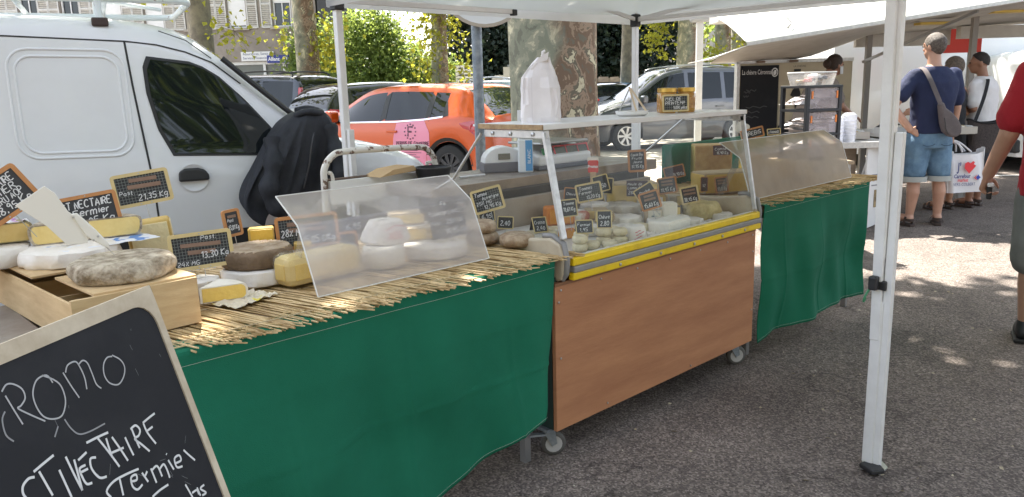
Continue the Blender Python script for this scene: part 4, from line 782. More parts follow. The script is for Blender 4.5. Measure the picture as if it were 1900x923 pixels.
table('long trestle table under the left cheeses with steel legs', -.7, 1.99, 1.90, 2.78, .80)
wavy_cloth('table_cloth', 'big green tablecloth hanging at left behind the leaning chalkboard', -.55, 2.0, 1.885, .805, lambda x: itp(x, [(-1,.02),(1.0,.03),(1.4,.06),(1.57,.10),(1.85,.19),(2,.24)]), lambda z: itp(z, [(.0,.16),(.19,.15),(.28,.11),(.49,.04),(.8,0)]), 4)
reed_mat('straw coloured reed mat under the left cheeses, frayed over the front edge', .58, 2.09, 1.885, 2.74, .805, 300, 5)
table('trestle table at right under the smoky plastic guard', 3.52, 4.86, 1.90, 2.75, .81)
wavy_cloth('table_cloth', 'smaller green tablecloth hanging from the right table', 3.53, 4.81, 1.885, .815, lambda x: itp(x, [(3.5,.085),(3.62,.12),(4.1,.125),(4.5,.12),(4.85,.11)]), lambda z: itp(z, [(.1,.05),(.5,.02),(.8,0)]), 9)
reed_mat('reed mat on the right table below the smoky guard', 3.47, 4.95, 1.885, 2.7, .812, 290, 8, .035)
# sneeze guards
def guard(label, x0, x1, prof, m, ft=.005):
    t = thing('sneeze_guard', label, 'sneeze guard', ((x0+x1)/2, prof[0][0], prof[0][1]), 0, 'bent plastic sneeze guards'); cx = (x0+x1)/2; y0, z0 = prof[0]; a = MB()
    pf = []
    for i, (y, z) in enumerate(prof):
        if i in (0, len(prof)-1): pf.append((y, z)); continue
        (py, pz), (ny, nz) = prof[i-1], prof[i+1]
        for q in range(5):
            s = q/4; A_ = (lerp(y, py, .06*(1-s)), lerp(z, pz, .06*(1-s))); B_ = (lerp(y, ny, .06*s), lerp(z, nz, .06*s)); pf.append(((A_[0]+B_[0])/2, (A_[1]+B_[1])/2))
    a.grid([[(x-cx, y-y0, z-z0) for y, z in pf] for x in (x0, x1)]); a.build('sheet', m, t, smooth=60)
    e = MB()
    for x in (x0, x1):
        for (ya, za), (yb, zb) in zip(pf, pf[1:]): e.bar((x-cx, ya-y0, za-z0), (x-cx, yb-y0, zb-z0), .003, .004)
    for y, z in (prof[0], prof[-1]): e.bar((x0-cx, y-y0, z-z0), (x1-cx, y-y0, z-z0), .003, .003)
    e.build('edge', mat('plexi_edge', (.72,.72,.7), .25), t, kind='stuff')
    for x in (x0+.03, x1-.03): MB().bar((x-cx, prof[1][0]-y0+.02, prof[1][1]-z0-.005), (x-cx, prof[0][0]-y0+.2, .003), .006, .03).build('bracket', thin_glass('plexi_bracket', (.95,.95,.95), .08, .12, (.8,.78,.76)), t)
    return t
guard('clear plastic sneeze guard over the left table cheeses', 1.12, 1.815, [(2.035,.822),(2.125,1.03),(2.25,1.11)], M_PLEXI)
guard('smoky brown plastic sneeze guard on the right table', 3.55, 4.75, [(1.97,.835),(2.04,1.045),(2.16,1.118)], M_PLEXI2)
# ---------------------------------------------------------------- refrigerated cabinet on castors
cb = thing('display_cabinet', 'glass fronted cheese display cabinet with yellow bumper on plywood base with castors', 'display cabinet', (2.73, 2.3, 0)); CX, CY = 2.73, 2.3
def cbox(name, x0, x1, y0, y1, z0, z1, m, parent=cb, bev=0): return box(name, ((x0+x1)/2-CX, (y0+y1)/2-CY, (z0+z1)/2), (x1-x0, y1-y0, z1-z0), m, parent, bev)
pf_ = cbox('front_panel', 2.0, 3.455, 1.885, 1.903, .13, .70, M_PLY, bev=.002)
cbox('panel_edge', 2.0, 3.455, 1.884, 1.906, .7005, .713, mat('ply_edge', (.22,.10,.045), .7), pf_)
sc_ = [(2.03+i*.232, .684) for i in range(7)]+[(2.018, .64), (2.025, .42), (3.43, .6), (3.435, .3), (2.3, .155), (2.9, .15)]
for x, z in sc_: MB().lathe([(0,.0),(.004,.0),(.0045,.002),(0,.003)], (x-CX, 1.8832-CY, z), 8, Matrix.Rotation(pi/2, 3, 'X')).build('screw', M_STEEL, pf_)
fr = MB()
for x in (2.02, 3.435):
    for y in (1.925, 2.86): fr.box((x-CX, y-CY, .43), (.036, .036, .60))
for x in (2.02, 3.435): fr.box((x-CX, 2.39-CY, .148), (.034, .9, .034)); fr.box((x-CX, 2.39-CY, .69), (.034, .9, .034))
for y in (1.925, 2.86): fr.box((2.73-CX, y-CY, .149), (1.38, .034, .032))
fr.build('base_frame', M_DGREEN, cb)
cbox('inner_shelf', 2.05, 3.41, 1.95, 2.84, .168, .18, M_PLY); cbox('side_panel', 2.012, 2.03, 1.95, 2.84, .16, .69, M_PLY); cbox('side_panel', 3.425, 3.443, 1.95, 2.84, .16, .69, M_PLY); cbox('rear_panel', 2.05, 3.41, 2.862, 2.874, .16, .69, M_PLY)
for x in (2.03, 3.40):
    for y in (1.96, 2.8):
        ca = MB().box((x-CX, y-CY, .122), (.085, .07, .012)).build('castor', M_GALV, cb); yk = MB(); a = -.62 if y < 2 else -.3; M3 = Matrix.Rotation(a, 3, 'Z')
        for s in (-1, 1): yk.add([(M3 @ V(q))+V((x-CX, y-CY, 0)) for q in ((-.028,s*.022,.115),(.022,s*.022,.115),(.03,s*.022,.055),(.01,s*.022,.045))], [(0,1,2,3)])
        yk.lathe([(.02,.105),(.024,.11),(.024,.118),(0,.118)], (x-CX, y-CY, 0), 12); yo = yk.build('fork', M_GALV, ca); so3 = yo.modifiers.new('s', 'SOLIDIFY'); so3.thickness = .003; so3.offset = 0
        R3 = M3 @ Matrix.Rotation(pi/2, 3, 'X'); c3 = V((x-CX, y-CY, .05))+M3 @ V((.018,0,0))
        MB().lathe([(.012,-.015),(.034,-.015),(.044,-.014),(.05,-.008),(.05,.008),(.044,.014),(.034,.015),(.012,.015)], c3, 22, R3).build('tyre', mat('castor_rubber', (.085,.08,.075), .6), ca, smooth=40)
        MB().lathe([(0,-.019),(.01,-.019),(.012,-.0155),(.034,-.0155),(.034,.0155),(.012,.0155),(.01,.019),(0,.019)], c3, 18, R3).build('hub', mat('castor_hub', (.42,.41,.4), .5), ca, smooth=40)
        if y < 2: MB().bar((x-CX-.03, y-CY-.01, .10), (x-CX-.09, y-CY+.02, .105), .02, .008).build('brake_pedal', M_GALV, ca)
# tub: stepped tray on a moulded end profile, yellow and grey bumper
def endcap(x): 
    o = [(1.872,.742),(1.868,.80),(1.885,.855),(1.935,.875),(2.05,.86),(2.4,.84),(2.72,.84),(2.72,.715),(1.90,.715),(1.88,.722)]
    return MB().poly(o, .035, lambda a, b, d: (x+d-CX, a-CY, b))
endcap(2.028).build('end_cap', M_CREAM, cb, bev=.008); endcap(3.43).build('end_cap', M_CREAM, cb, bev=.008)
for x in (2.064, 3.466): MB().tube([(x-CX-.019, y-CY, z) for y, z in ((1.888,.722),(1.868,.745),(1.862,.80),(1.878,.858),(1.93,.882),(1.98,.878))], .011, 8).build('end_seal', M_GREYP, cb, smooth=60)
bx0, bx1 = 2.075, 3.455
for nm, z0, z1, m, y in (('bumper_strip', .770, .800, M_YEL, 1.858), ('bumper_rubber', .745, .7695, M_GREYP, 1.852), ('bumper_strip', .715, .7445, M_YEL, 1.858)): cbox(nm, bx0, bx1, y, 1.885, z0, z1, m, cb, .005)
for x in (2.35, 2.62, 2.87, 3.1, 3.3): MB().lathe([(0,.0),(.006,.0),(.007,.003),(0,.004)], (x-CX, 1.8575-CY, .730), 10, Matrix.Rotation(pi/2, 3, 'X')).build('bumper_screw', M_STEEL, cb)
cbox('tray_floor', 2.065, 3.43, 1.89, 2.5, .744, .758, mat('tray_white', (.72,.70,.66), .4, col2=(.62,.59,.55), ns=7)); cbox('tray_lip', 2.065, 3.43, 1.888, 1.902, .758, .80, mat('tray_white', (.72,.7,.66)))
cbox('tray_step', 2.065, 3.43, 2.30, 2.5, .758, .80, mat('tray_white', (.72,.7,.66)))
cbox('rear_wall', 2.065, 3.43, 2.505, 2.545, .745, .93, mat('inner_beige', (.40,.34,.28), .6, col2=(.32,.27,.22), ns=5))
ld = cbox('rear_ledge', 2.0, 3.6, 2.60, 3.05, .972, 1.01, M_INOX, cb, .004); cbox('ledge_upstand', 2.065, 3.43, 2.546, 2.60, .745, .968, mat('dark_recess', (.05,.045,.04), .7)); cbox('ledge_lip', 2.0, 3.6, 2.59, 2.5995, .955, 1.0105, mat('worn_wood_edge', (.34,.26,.19), .7, col2=(.24,.18,.13), ns=9), ld)
cbox('rear_body', 2.03, 3.45, 2.73, 2.88, .72, .97, M_GREYP)
# glass house
YT, ZT = 1.985, 1.272
MB().add([(2.06-CX,1.894-CY,.80),(3.432-CX,1.894-CY,.80),(3.432-CX,YT-CY,ZT-.01),(2.06-CX,YT-CY,ZT-.01)], [(0,1,2,3)]).build('front_glass', M_CLEAR, cb)
for x in (2.045, 3.448): MB().add([(x-CX,1.90-CY,.87),(x-CX,2.50-CY,.85),(x-CX,2.31-CY,1.262),(x-CX,1.99-CY,1.262)], [(0,1,2,3)]).build('side_glass', M_CLEAR, cb)
for x in (2.046, 3.43):
    o = MB().bar((x-CX, 1.880-CY, .875 if x < 3 else .81), (x-CX, 1.965-CY, 1.262), .028 if x < 3 else .02, .014).build('glass_post', M_ALU, cb, bev=.002)
    MB().bar((x-CX, 1.95-CY, 1.253), (x-CX, 2.29-CY, 1.253), .014, .030).build('side_rail', M_ALU, cb, bev=.002)
    for y in (2.02, 2.14, 2.24): MB().lathe([(0,0),(.007,0),(.008,.003),(0,.005)], (x-CX-.008, y-CY, 1.253), 10, Matrix.Rotation(-pi/2, 3, 'Y')).build('rail_screw', M_STEEL, cb)
MB().tube([(2.03-CX, 2.297-CY, 1.252), (2.03-CX, 2.48-CY, 1.062), (2.03-CX, 2.66-CY, .98)], .006, 8).build('shelf_strut', M_ALU, cb); MB().tube([(3.44-CX, 2.297-CY, 1.252), (3.44-CX, 2.66-CY, .98)], .006, 8).build('shelf_strut', M_ALU, cb)
sh = cbox('top_shelf', 2.03, 3.455, 1.955, 2.31, 1.270, 1.290, mat('shelf_white', (.78,.77,.75), .3, col2=(.7,.69,.67), ns=6), cb, .002)
cbox('shelf_end', 2.024, 2.0295, 1.957, 2.308, 1.271, 1.289, M_CHIP, sh); cbox('shelf_end', 3.4555, 3.461, 1.957, 2.308, 1.271, 1.289, M_CHIP, sh)
# things on the shelf and ledge
pb_ = MB(); rows = []
prof = [(0,.094,.045),(.02,.096,.047),(.07,.095,.045),(.13,.092,.040),(.17,.084,.030),(.20,.066,.018),(.225,.044,.010),(.245,.03,.008)]
for i, (z, a, b) in enumerate(prof):
    row = []
    for j in range(24):
        t_ = 2*pi*j/24; q = 1+.03*sin(5*t_+i)+.02*sin(9*t_-2*i); x = a*np.sign(cos(t_))*abs(cos(t_))**.55*q; y = b*np.sign(sin(t_))*abs(sin(t_))**.55*q; row.append((x+.012*max(0, i-5), y, z))
    rows.append(row+[row[0]])
pb_.grid(rows); pb_.add([r for r in rows[0][:-1]], [tuple(range(23, -1, -1))]); pb_.add(rows[-1][:-1], [tuple(range(24))])
pb_.v = [(v[0]*.8+.004*sin(v[2]*71+v[1]*90), v[1]*.85+.005*sin(v[2]*53+v[0]*75)+.003*sin(v[0]*190+v[2]*120), v[2]) for v in pb_.v]
po = thing('paper_bag', 'white paper bag stack folded at the top, standing on the cabinet shelf', 'paper bag', (2.175, 2.11, 1.29), rad(-42)); M_PAPER = mat('white_paper', (.76,.72,.72), .8, col2=(.71,.67,.67), ns=14, bump=.35, bs=22)
pb_.build('bag', M_PAPER, po, smooth=14, weld=True); MB().poly([(-.06,0),(.0,.02),(.005,.05),(-.03,.03)], .004, lambda a, b, d: (a+.03, d-.012, .215+b)).build('folded_flap', M_PAPER, po); MB().tube([(.01,0,.235),(.014,0,.265),(.022,0,.268)], .006, 6).build('string_loop', M_PAPER, po); box('crease', (-.035, -.0475, .09), (.003, .004, .16), mat('paper_fold', (.66,.62,.62), .8), po)
tr_ = thing('cheese_slicer', 'small white dish with an upright triangular wire frame on the cabinet shelf', 'cheese slicer', (2.735, 2.1, 1.29), rad(-50)); M_CER = mat('white_ceramic', (.8,.79,.77), .25)
MB().lathe([(0,.0),(.055,.0),(.068,.008),(.072,.022),(.066,.022),(.05,.012),(0,.010)], (0,0,0), 28).build('dish', M_CER, tr_, smooth=40)
MB().bar((.02,0,.02), (-.012,0,.125), .014, .008).build('upright', mat('beech', (.62,.5,.36), .5), tr_); MB().bar((.062,.0,.02), (-.006,0,.118), .012, .008).build('upright', mat('beech', (.62,.5,.36), .5), tr_); MB().tube([(-.055,0,.018),(-.01,0,.12)], .003, 6).build('wire', M_STEEL, tr_)
M_HONEY = mat('honey', (.42,.20,.03), .15, col2=(.5,.27,.05), ns=8, coat=.6); M_GOLD = mat('gold_lid', (.62,.40,.09), .3, .6)
for i, (x, y, lab) in enumerate(((3.15,2.10,'honey jar with gold lid at the front right of the shelf group'),(3.06,2.14,'honey jar half hidden behind the small honey chalk sign'),(3.13,2.20,'honey jar at the back of the three on the shelf'))):
    j = thing('honey_jar', lab, 'honey jar', (x, y, 1.29), 0, 'honey jars'); MB().lathe([(0,0),(.038,0),(.043,.006),(.043,.085),(.036,.096),(0,.097)], (0,0,0), 24).build('jar', M_HONEY, j, smooth=40)
    MB().lathe([(.0385,.094),(.041,.096),(.041,.112),(.039,.114),(0,.115)], (0,0,0), 24).build('lid', M_GOLD, j, smooth=40)
    lb = MB(); a0 = rad(200); rows = [[(.0436*cos(a0+k*.16), .0436*sin(a0+k*.16), z) for k in range(10)] for z in (.02, .07)]; lb.grid(rows); lo2 = lb.build('label', mat('jar_label', (.55,.32,.12), .6, col2=(.3,.14,.05), ns=40), j, smooth=50)
# scale
sc = thing('weighing_scale', 'white electronic scale with red framed display on the rear ledge', 'weighing scale', (2.98, 2.80, 1.011), 0); M_SCW = mat('scale_white', (.74,.74,.75), .35); M_SCG = mat('scale_grey', (.12,.12,.14), .5)
MB().poly([(-.09,.0),(.12,.0),(.12,.09),(.03,.10),(-.09,.05)], .40, lambda a, b, d: (-.2+d, a, .02+b)).build('housing', M_SCW, sc, bev=.012); box('skirt', (0, .015, .013), (.405, .212, .024), M_SCG, sc, bev=.004)
box('platter', (-.02, .02, .135), (.36, .24, .012), M_STEEL, sc, bev=.004); box('platter_neck', (-.02, .03, .118), (.1, .1, .03), M_SCG, sc)
Mx = Matrix.Rotation(-.39, 3, 'X'); dsp = box('display', (.06, -.069, .085), (.26, .006, .066), mat('lcd', (.11,.11,.085), .15), sc, M=Mx)
rf = MB()
for x, z, w_, h in ((.06,.113,.272,.008),(.06,.055,.272,.010),(-.07,.085,.008,.062),(.19,.085,.008,.062),(.02,.085,.006,.06),(.11,.085,.006,.06)): rf.box((x, -.0725+(z-.085)*.41, z), (w_, .004, h), Mx)
rf.build('red_frame', mat('red_trim', (.62,.05,.05), .4), dsp)
box('sticker', (-.135, -.071, .085), (.05, .004, .05), mat('green_sticker', (.02,.2,.06), .5), sc, M=Mx)
box('display_post', (-.13, .1, .2), (.04, .03, .2), M_SCW, sc)
sp_ = thing('tape_dispenser', 'rounded white and grey paper roll dispenser left of the scale', 'dispenser', (2.66, 2.86, 1.011), rad(-30)); MB().poly([(-.1,.0)]+[(-.1*cos(a), .055+.075*sin(a)) for a in np.linspace(0, pi, 12)]+[(.1,0)], .1, lambda a, b, d: (a, -.05+d, b)).build('housing', M_SCW, sp_, bev=.006); box('base', (0, 0, .026), (.21, .11, .05), M_SCG, sp_, bev=.005); box('slot', (.0, -.056, .08), (.06, .006, .03), mat('lcd', (.11,.11,.085)), sp_)
bt = thing('spray_bottle', 'tall slim white bottle with blue label left of the aluminium post', 'bottle', (2.70, 2.73, 1.011), rad(-45)); MB().poly(rrect(.075, .05, .012, 3), .165, lambda a, b, d: (a, b, d)).build('body', mat('bottle_white', (.72,.75,.78), .3), bt, bev=.006); box('blue_band', (.018, -.0262, .085), (.034, .003, .15), mat('label_blue', (.05,.27,.55), .4), bt); MB().poly(rrect(.06, .04, .01, 3), .018, lambda a, b, d: (a, b, .166+d)).build('cap', mat('cap_clear', (.6,.62,.62), .3), bt, bev=.004)
printed('lettering', 'BLANC', .022, printmat('white', (.85,.85,.85)), bt, (.026, -.0285, .045), (pi/2, -pi/2, 0))
pn = MB().tube([(2.33,2.80,1.017),(2.48,2.79,1.017)], .005, 8).build('ball_pen', mat('pen_white', (.7,.7,.72), .3)); tag(pn, 'white ball pen lying on the rear ledge', 'pen')
bk_ = thing('black_tub', 'black plastic tub at the left end of the rear ledge', 'tub', (2.22, 2.86, 1.011)); MB().lathe([(0,0),(.07,0),(.085,.06),(.08,.06),(.066,.006),(0,.006)], (0,0,0), 20).build('tub', M_BLK, bk_, smooth=40); MB().lathe([(.08,.058),(.088,.058),(.088,.064),(.08,.064)], (0,0,0), 20).build('rim', M_BLK, bk_)
# trolley hoop behind the table
tw = thing('rusty_trolley', 'rusty white tubular trolley handle behind the clear guard', 'trolley', (2.0, 2.95, 0)); M_RUSTW = mat('peeling_white_paint', (.66,.63,.58), .6, col2=(.15,.09,.065), ns=17, nd=8, lo=.55, hi=.58)
MB().tube(smooth_path([(-.305,0,.0),(-.305,0,.6),(-.303,0,1.02),(-.295,0,1.11),(-.25,0,1.160),(-.19,0,1.172),(0,0,1.170),(.21,0,1.163),(.27,0,1.14),(.305,0,1.08),(.306,0,.95),(.306,0,.5),(.306,0,0)], 5), .0145, 10).build('hoop', M_RUSTW, tw, smooth=50)
for x in (-.26, .262): MB().tube(smooth_path([(x,0,.98),(x,0,1.06),(x-.008,0,1.085),(x-.02 if x<0 else x+.02,0,1.085)], 4), .008, 8).build('lug', M_RUSTW, tw, smooth=50)
box('white_panel', (0, -.01, 1.0), (.57, .02, .10), mat('trolley_panel', (.78,.77,.75), .4), tw); box('crossbar', (0, .02, 1.052), (.58, .02, .012), mat('rusty_steel', (.14,.1,.08), .8), tw)
cbd = MB().poly([(-.1,0),(.12,.012),(.1,.035),(-.02,.028)], .12, lambda a, b, d: (a, d-.06, b)).build('cardboard_flap', mat('cardboard', (.5,.34,.18), .85), None, loc=(2.02, 2.93, 1.052), rz=.1); tag(cbd, 'torn brown cardboard piece lying on the trolley panel', 'cardboard')
# ---------------------------------------------------------------- tents
def tent(label, x0, x1, y0, y1, ze, zp, legs, group='white folding tents', vh=.0):
    t = thing('folding_tent', label, 'tent', ((x0+x1)/2, (y0+y1)/2, 0), 0, group); cx, cy = (x0+x1)/2, (y0+y1)/2; hx, hy = (x1-x0)/2, (y1-y0)/2
    cs = [(-hx,-hy),(hx,-hy),(hx,hy),(-hx,hy)]; cm = MB()
    for i in range(4):
        a, b = cs[i], cs[(i+1) % 4]; rows = []
        for r in range(9):
            f = r/8; row = []
            for q in range(15):
                s = q/14; p = (lerp(a[0], b[0], s)*(1-f), lerp(a[1], b[1], s)*(1-f)); sag = -.05*sin(pi*f)*(.4+.6*sin(pi*s))-.012*sin(pi*s)*(1-f); row.append((p[0], p[1], lerp(ze, zp, f)+sag))
            rows.append(row)
        cm.grid(rows)
        o_ = V(((a[1]+b[1]), -(a[0]+b[0]), 0)); o_ = V((a[0]+b[0], a[1]+b[1], 0)).normalized()*.012
        cm.grid([[(lerp(a[0],b[0],q/20)+o_.x, lerp(a[1],b[1],q/20)+o_.y, z+(.008*sin(q*1.9)+.006*sin(q*.8) if z < ze-.1 else 0)) for q in range(21)] for z in (ze+.004, ze-.05, ze-vh)]) if vh else None
    cm.build('canopy', M_TENT, t, smooth=40, weld=True)
    for i in range(4):   # scissor trusses
        a, b = cs[i], cs[(i+1) % 4]; ir = .975
        A1, A2 = V((a[0]*ir, a[1]*ir, ze-.03)), V((b[0]*ir, b[1]*ir, ze-.03)); m_ = (A1+A2)/2
        for s_, e_ in ((A1, A2), ):
            for k in range(2):
                u, v_ = s_.lerp(e_, k*.5), s_.lerp(e_, k*.5+.5)
                MB().bar(u+V((0,0,.0)), v_+V((0,0,.2 if k == 0 else 0))+V((0,0,0)), .016, .026).build('truss_bar', M_POLE, t, bev=.002); MB().bar(u+V((0,0,.2 if k == 1 else 0))+V((.004,.018,.0)), v_+V((.004,.018,0)), .016, .026).build('truss_bar', M_POLE, t, bev=.002) if k == 1 else None
        box('joint', m_+V((0,0,-.005)), (.034, .034, .035), M_BLK, t, bev=.004)
    for i, (x, y) in enumerate(cs):
        sx, sy = (1 if x > 0 else -1), (1 if y > 0 else -1); lx, ly = x-sx*.03, y-sy*.03
        lg = box('leg', (lx, ly, (ze+.02)/2+.4), (.036, .036, ze-.78), M_POLE, t, bev=.003)
        box('inner_leg', (lx-sx*.006, ly-sy*.033, .62), (.03, .028, 1.24), M_POLE, lg, bev=.003)
        box('corner_bracket', (lx, ly, ze-.035), (.055, .055, .085), M_BLK, t, bev=.006)
    return t
TA = tent('white folding tent over the cabinet, its underside seen along the top', 2.10, 4.56, .15, 3.48, 1.90, 2.62, None, vh=.06)
TB = tent('white folding tent of which the near right leg with black clamps shows', 2.735, 5.9, -2.1, 1.055, 2.32, 3.0, None, vh=.16)
# the near leg, with foot plate and clamps (part of the second tent)
lx, ly = 2.77-(2.735+5.9)/2, 1.02-(-2.1+1.055)/2
nl = MB().bar((lx-.003, ly+.003, .5), (lx-.030, ly+.028, 2.32), .036, .036, (1,0,0)).build('near_leg', M_POLE, TB, bev=.004); MB().bar((lx+.027, ly-.012, .01), (lx+.014, ly+.002, 1.22), .022, .026, (1,0,0)).build('inner_leg', M_POLE, nl, bev=.003)
box('outer_sleeve', (lx-.0, ly, .335), (.0385, .0385, .62), M_POLE, nl, bev=.004)
MB().poly([(-.05,-.05),(.02,-.05),(.05,-.02),(.05,.05),(-.05,.02)], .006, lambda a, b, d: (lx+.012+a, ly-.008+b, .003+d)).build('foot_plate', M_ALU, nl)
MB().poly([(-.055,-.03),(-.01,-.06),(.018,-.035),(.018,.02),(-.02,.03)], .018, lambda a, b, d: (lx-.022+a, ly-.012+b, .010+d)).build('foot_pad', M_BLK, nl, bev=.005)
box('clamp', (lx, ly, .705), (.05, .05, .035), M_BLK, nl, bev=.005); box('clamp', (lx+.024, ly-.008, .675), (.04, .046, .036), M_BLK, nl, bev=.005); box('clamp_lever', (lx-.038, ly+.012, .715), (.03, .03, .05), M_BLK, nl, bev=.006)
MB().tube(smooth_path([(lx-.02,ly+.03,.69),(lx-.035,ly+.04,.66),(lx-.03,ly+.045,.64),(lx-.015,ly+.045,.65)], 4), .004, 6).build('green_hook', mat('green_hook', (.05,.25,.12), .5), nl)
hl = box('height_hole', (lx-.006, ly-.0205, .05), (.012, .002, .012), M_BLK, nl)
# pole with electricity box
p_ = G(3.4, 14.0); ep = thing('service_pole', 'slim pale pole with a grey electric box at its top, behind the honey jars', 'pole', p_, GA); box('pole', (0, 0, 1.25), (.11, .11, 2.5), M_POLE, ep, bev=.01)
eb_ = box('electric_box', (0, -.05, 2.62), (.36, .2, .30), mat('box_grey', (.42,.43,.44), .5), ep, bev=.04); box('socket_recess', (-.02, -.152, 2.62), (.16, .01, .16), mat('dark_recess', (.05,.045,.04)), eb_)
MB().box((0,0,.06), (.3,.3,.12)).build('concrete_foot', mat('concrete', (.5,.48,.45), .9), ep)
# ================================================================ leaning chalkboard
M_SLATE = mat('slate_black', (.016,.017,.021), .6, spec=.25, col2=(.038,.038,.042), ns=3.2, nd=9, lo=.48, hi=.8, rough2=.75); M_CHALK = mat('chalk', (.66,.66,.66), .95); M_CHALKF = mat('faint_chalk', (.28,.28,.29), .95)
_a, _al = rad(36), rad(15.5); BA = V((.512, 1.62, 1.048)); BE = V((cos(_a), sin(_a), 0)); BV = cos(_al)*V((0,0,-1))+sin(_al)*V((sin(_a), -cos(_a), 0)); BN = BE.cross(BV)
if BN.dot(BA-V((0,0,CAM_H))) > 0: BN = -BN
LEN = 1.048/cos(_al)-.004; base = BA+BE*-.28+BV*LEN; base.z = 0
ab = thing('chalkboard', 'big leaning chalkboard with handwritten cheese offer at lower left', 'chalkboard', base)
def bp(u, v, o=0): return BA+BE*u+BV*v+BN*o-base
WB, HB = .56, LEN
def plate(outline, t0, t1): return MB().poly(outline, t1-t0, lambda a, b, d: bp(a, b, t0+d))
inner = [(-WB/2+x, .025+(HB-.05)/2-y-.0) for x, y in rrect(WB-.036, HB-.06, .05, 5)]
plate(inner, -.006, .0006).build('slate', M_SLATE, ab)
fm = MB(); outer = [(0,0),(-WB,0),(-WB,HB),(0,HB)]; op = []
for x, y in inner:  # matching outer ring
    op.append((0 if x > -WB/2 else -WB, 0 if y < HB/2 else HB) if False else (max(-WB, min(0, (x+WB/2)*WB/(WB-.036)*1.0-WB/2)), max(0, min(HB, (y-HB/2)*HB/(HB-.06)+HB/2))))
cor = {}
k = len(inner)
def sq(p):   # push onto the square outline
    x, y = p[0]+WB/2, p[1]-HB/2; s = max(abs(x)/(WB/2), abs(y)/(HB/2)); return (x/s-WB/2, y/s+HB/2)
op = [sq(p) for p in inner]
for lay, t in ((0, .004),): fm.add([bp(*p, t) for p in inner]+[bp(*p, t) for p in op], [(i, (i+1) % k, k+(i+1) % k, k+i) for i in range(k)])
fm.add([bp(*p, .004) for p in inner]+[bp(*p, -.002) for p in inner], [(i, (i+1) % k, k+(i+1) % k, k+i) for i in range(k)])
c4 = [(0,0),(-WB,0),(-WB,HB),(0,HB)]
for i in range(4):
    a, b = c4[i], c4[(i+1) % 4]; fm.add([bp(*a,.0039), bp(*b,.0039), bp(*b,-.012), bp(*a,-.012)], [(0,1,2,3)])
fm.add([bp(*p,-.012) for p in c4], [(0,1,2,3)]); 
for p in c4:   # square corners
    q = sorted(op, key=lambda o: hypot(o[0]-p[0], o[1]-p[1]))[:2]; fm.add([bp(*p,.004), bp(*q[0],.004), bp(*q[1],.004)], [(0,1,2)])
fm.build('frame', mat('worn_wood_frame', (.60,.52,.40), .75, col2=(.44,.36,.26), ns=11, nd=8), ab)
for u in (-WB+.04, -.04): MB().bar(bp(u,.05,-.03), bp(u,.05,-.03)+V((0,0,0))+(V((BN.x,BN.y,0)).normalized()*-.38+V((0,0,-(bp(u,.05,-.03)+base).z+.01))), .03, .02).build('rear_leg', M_WOOD, ab)
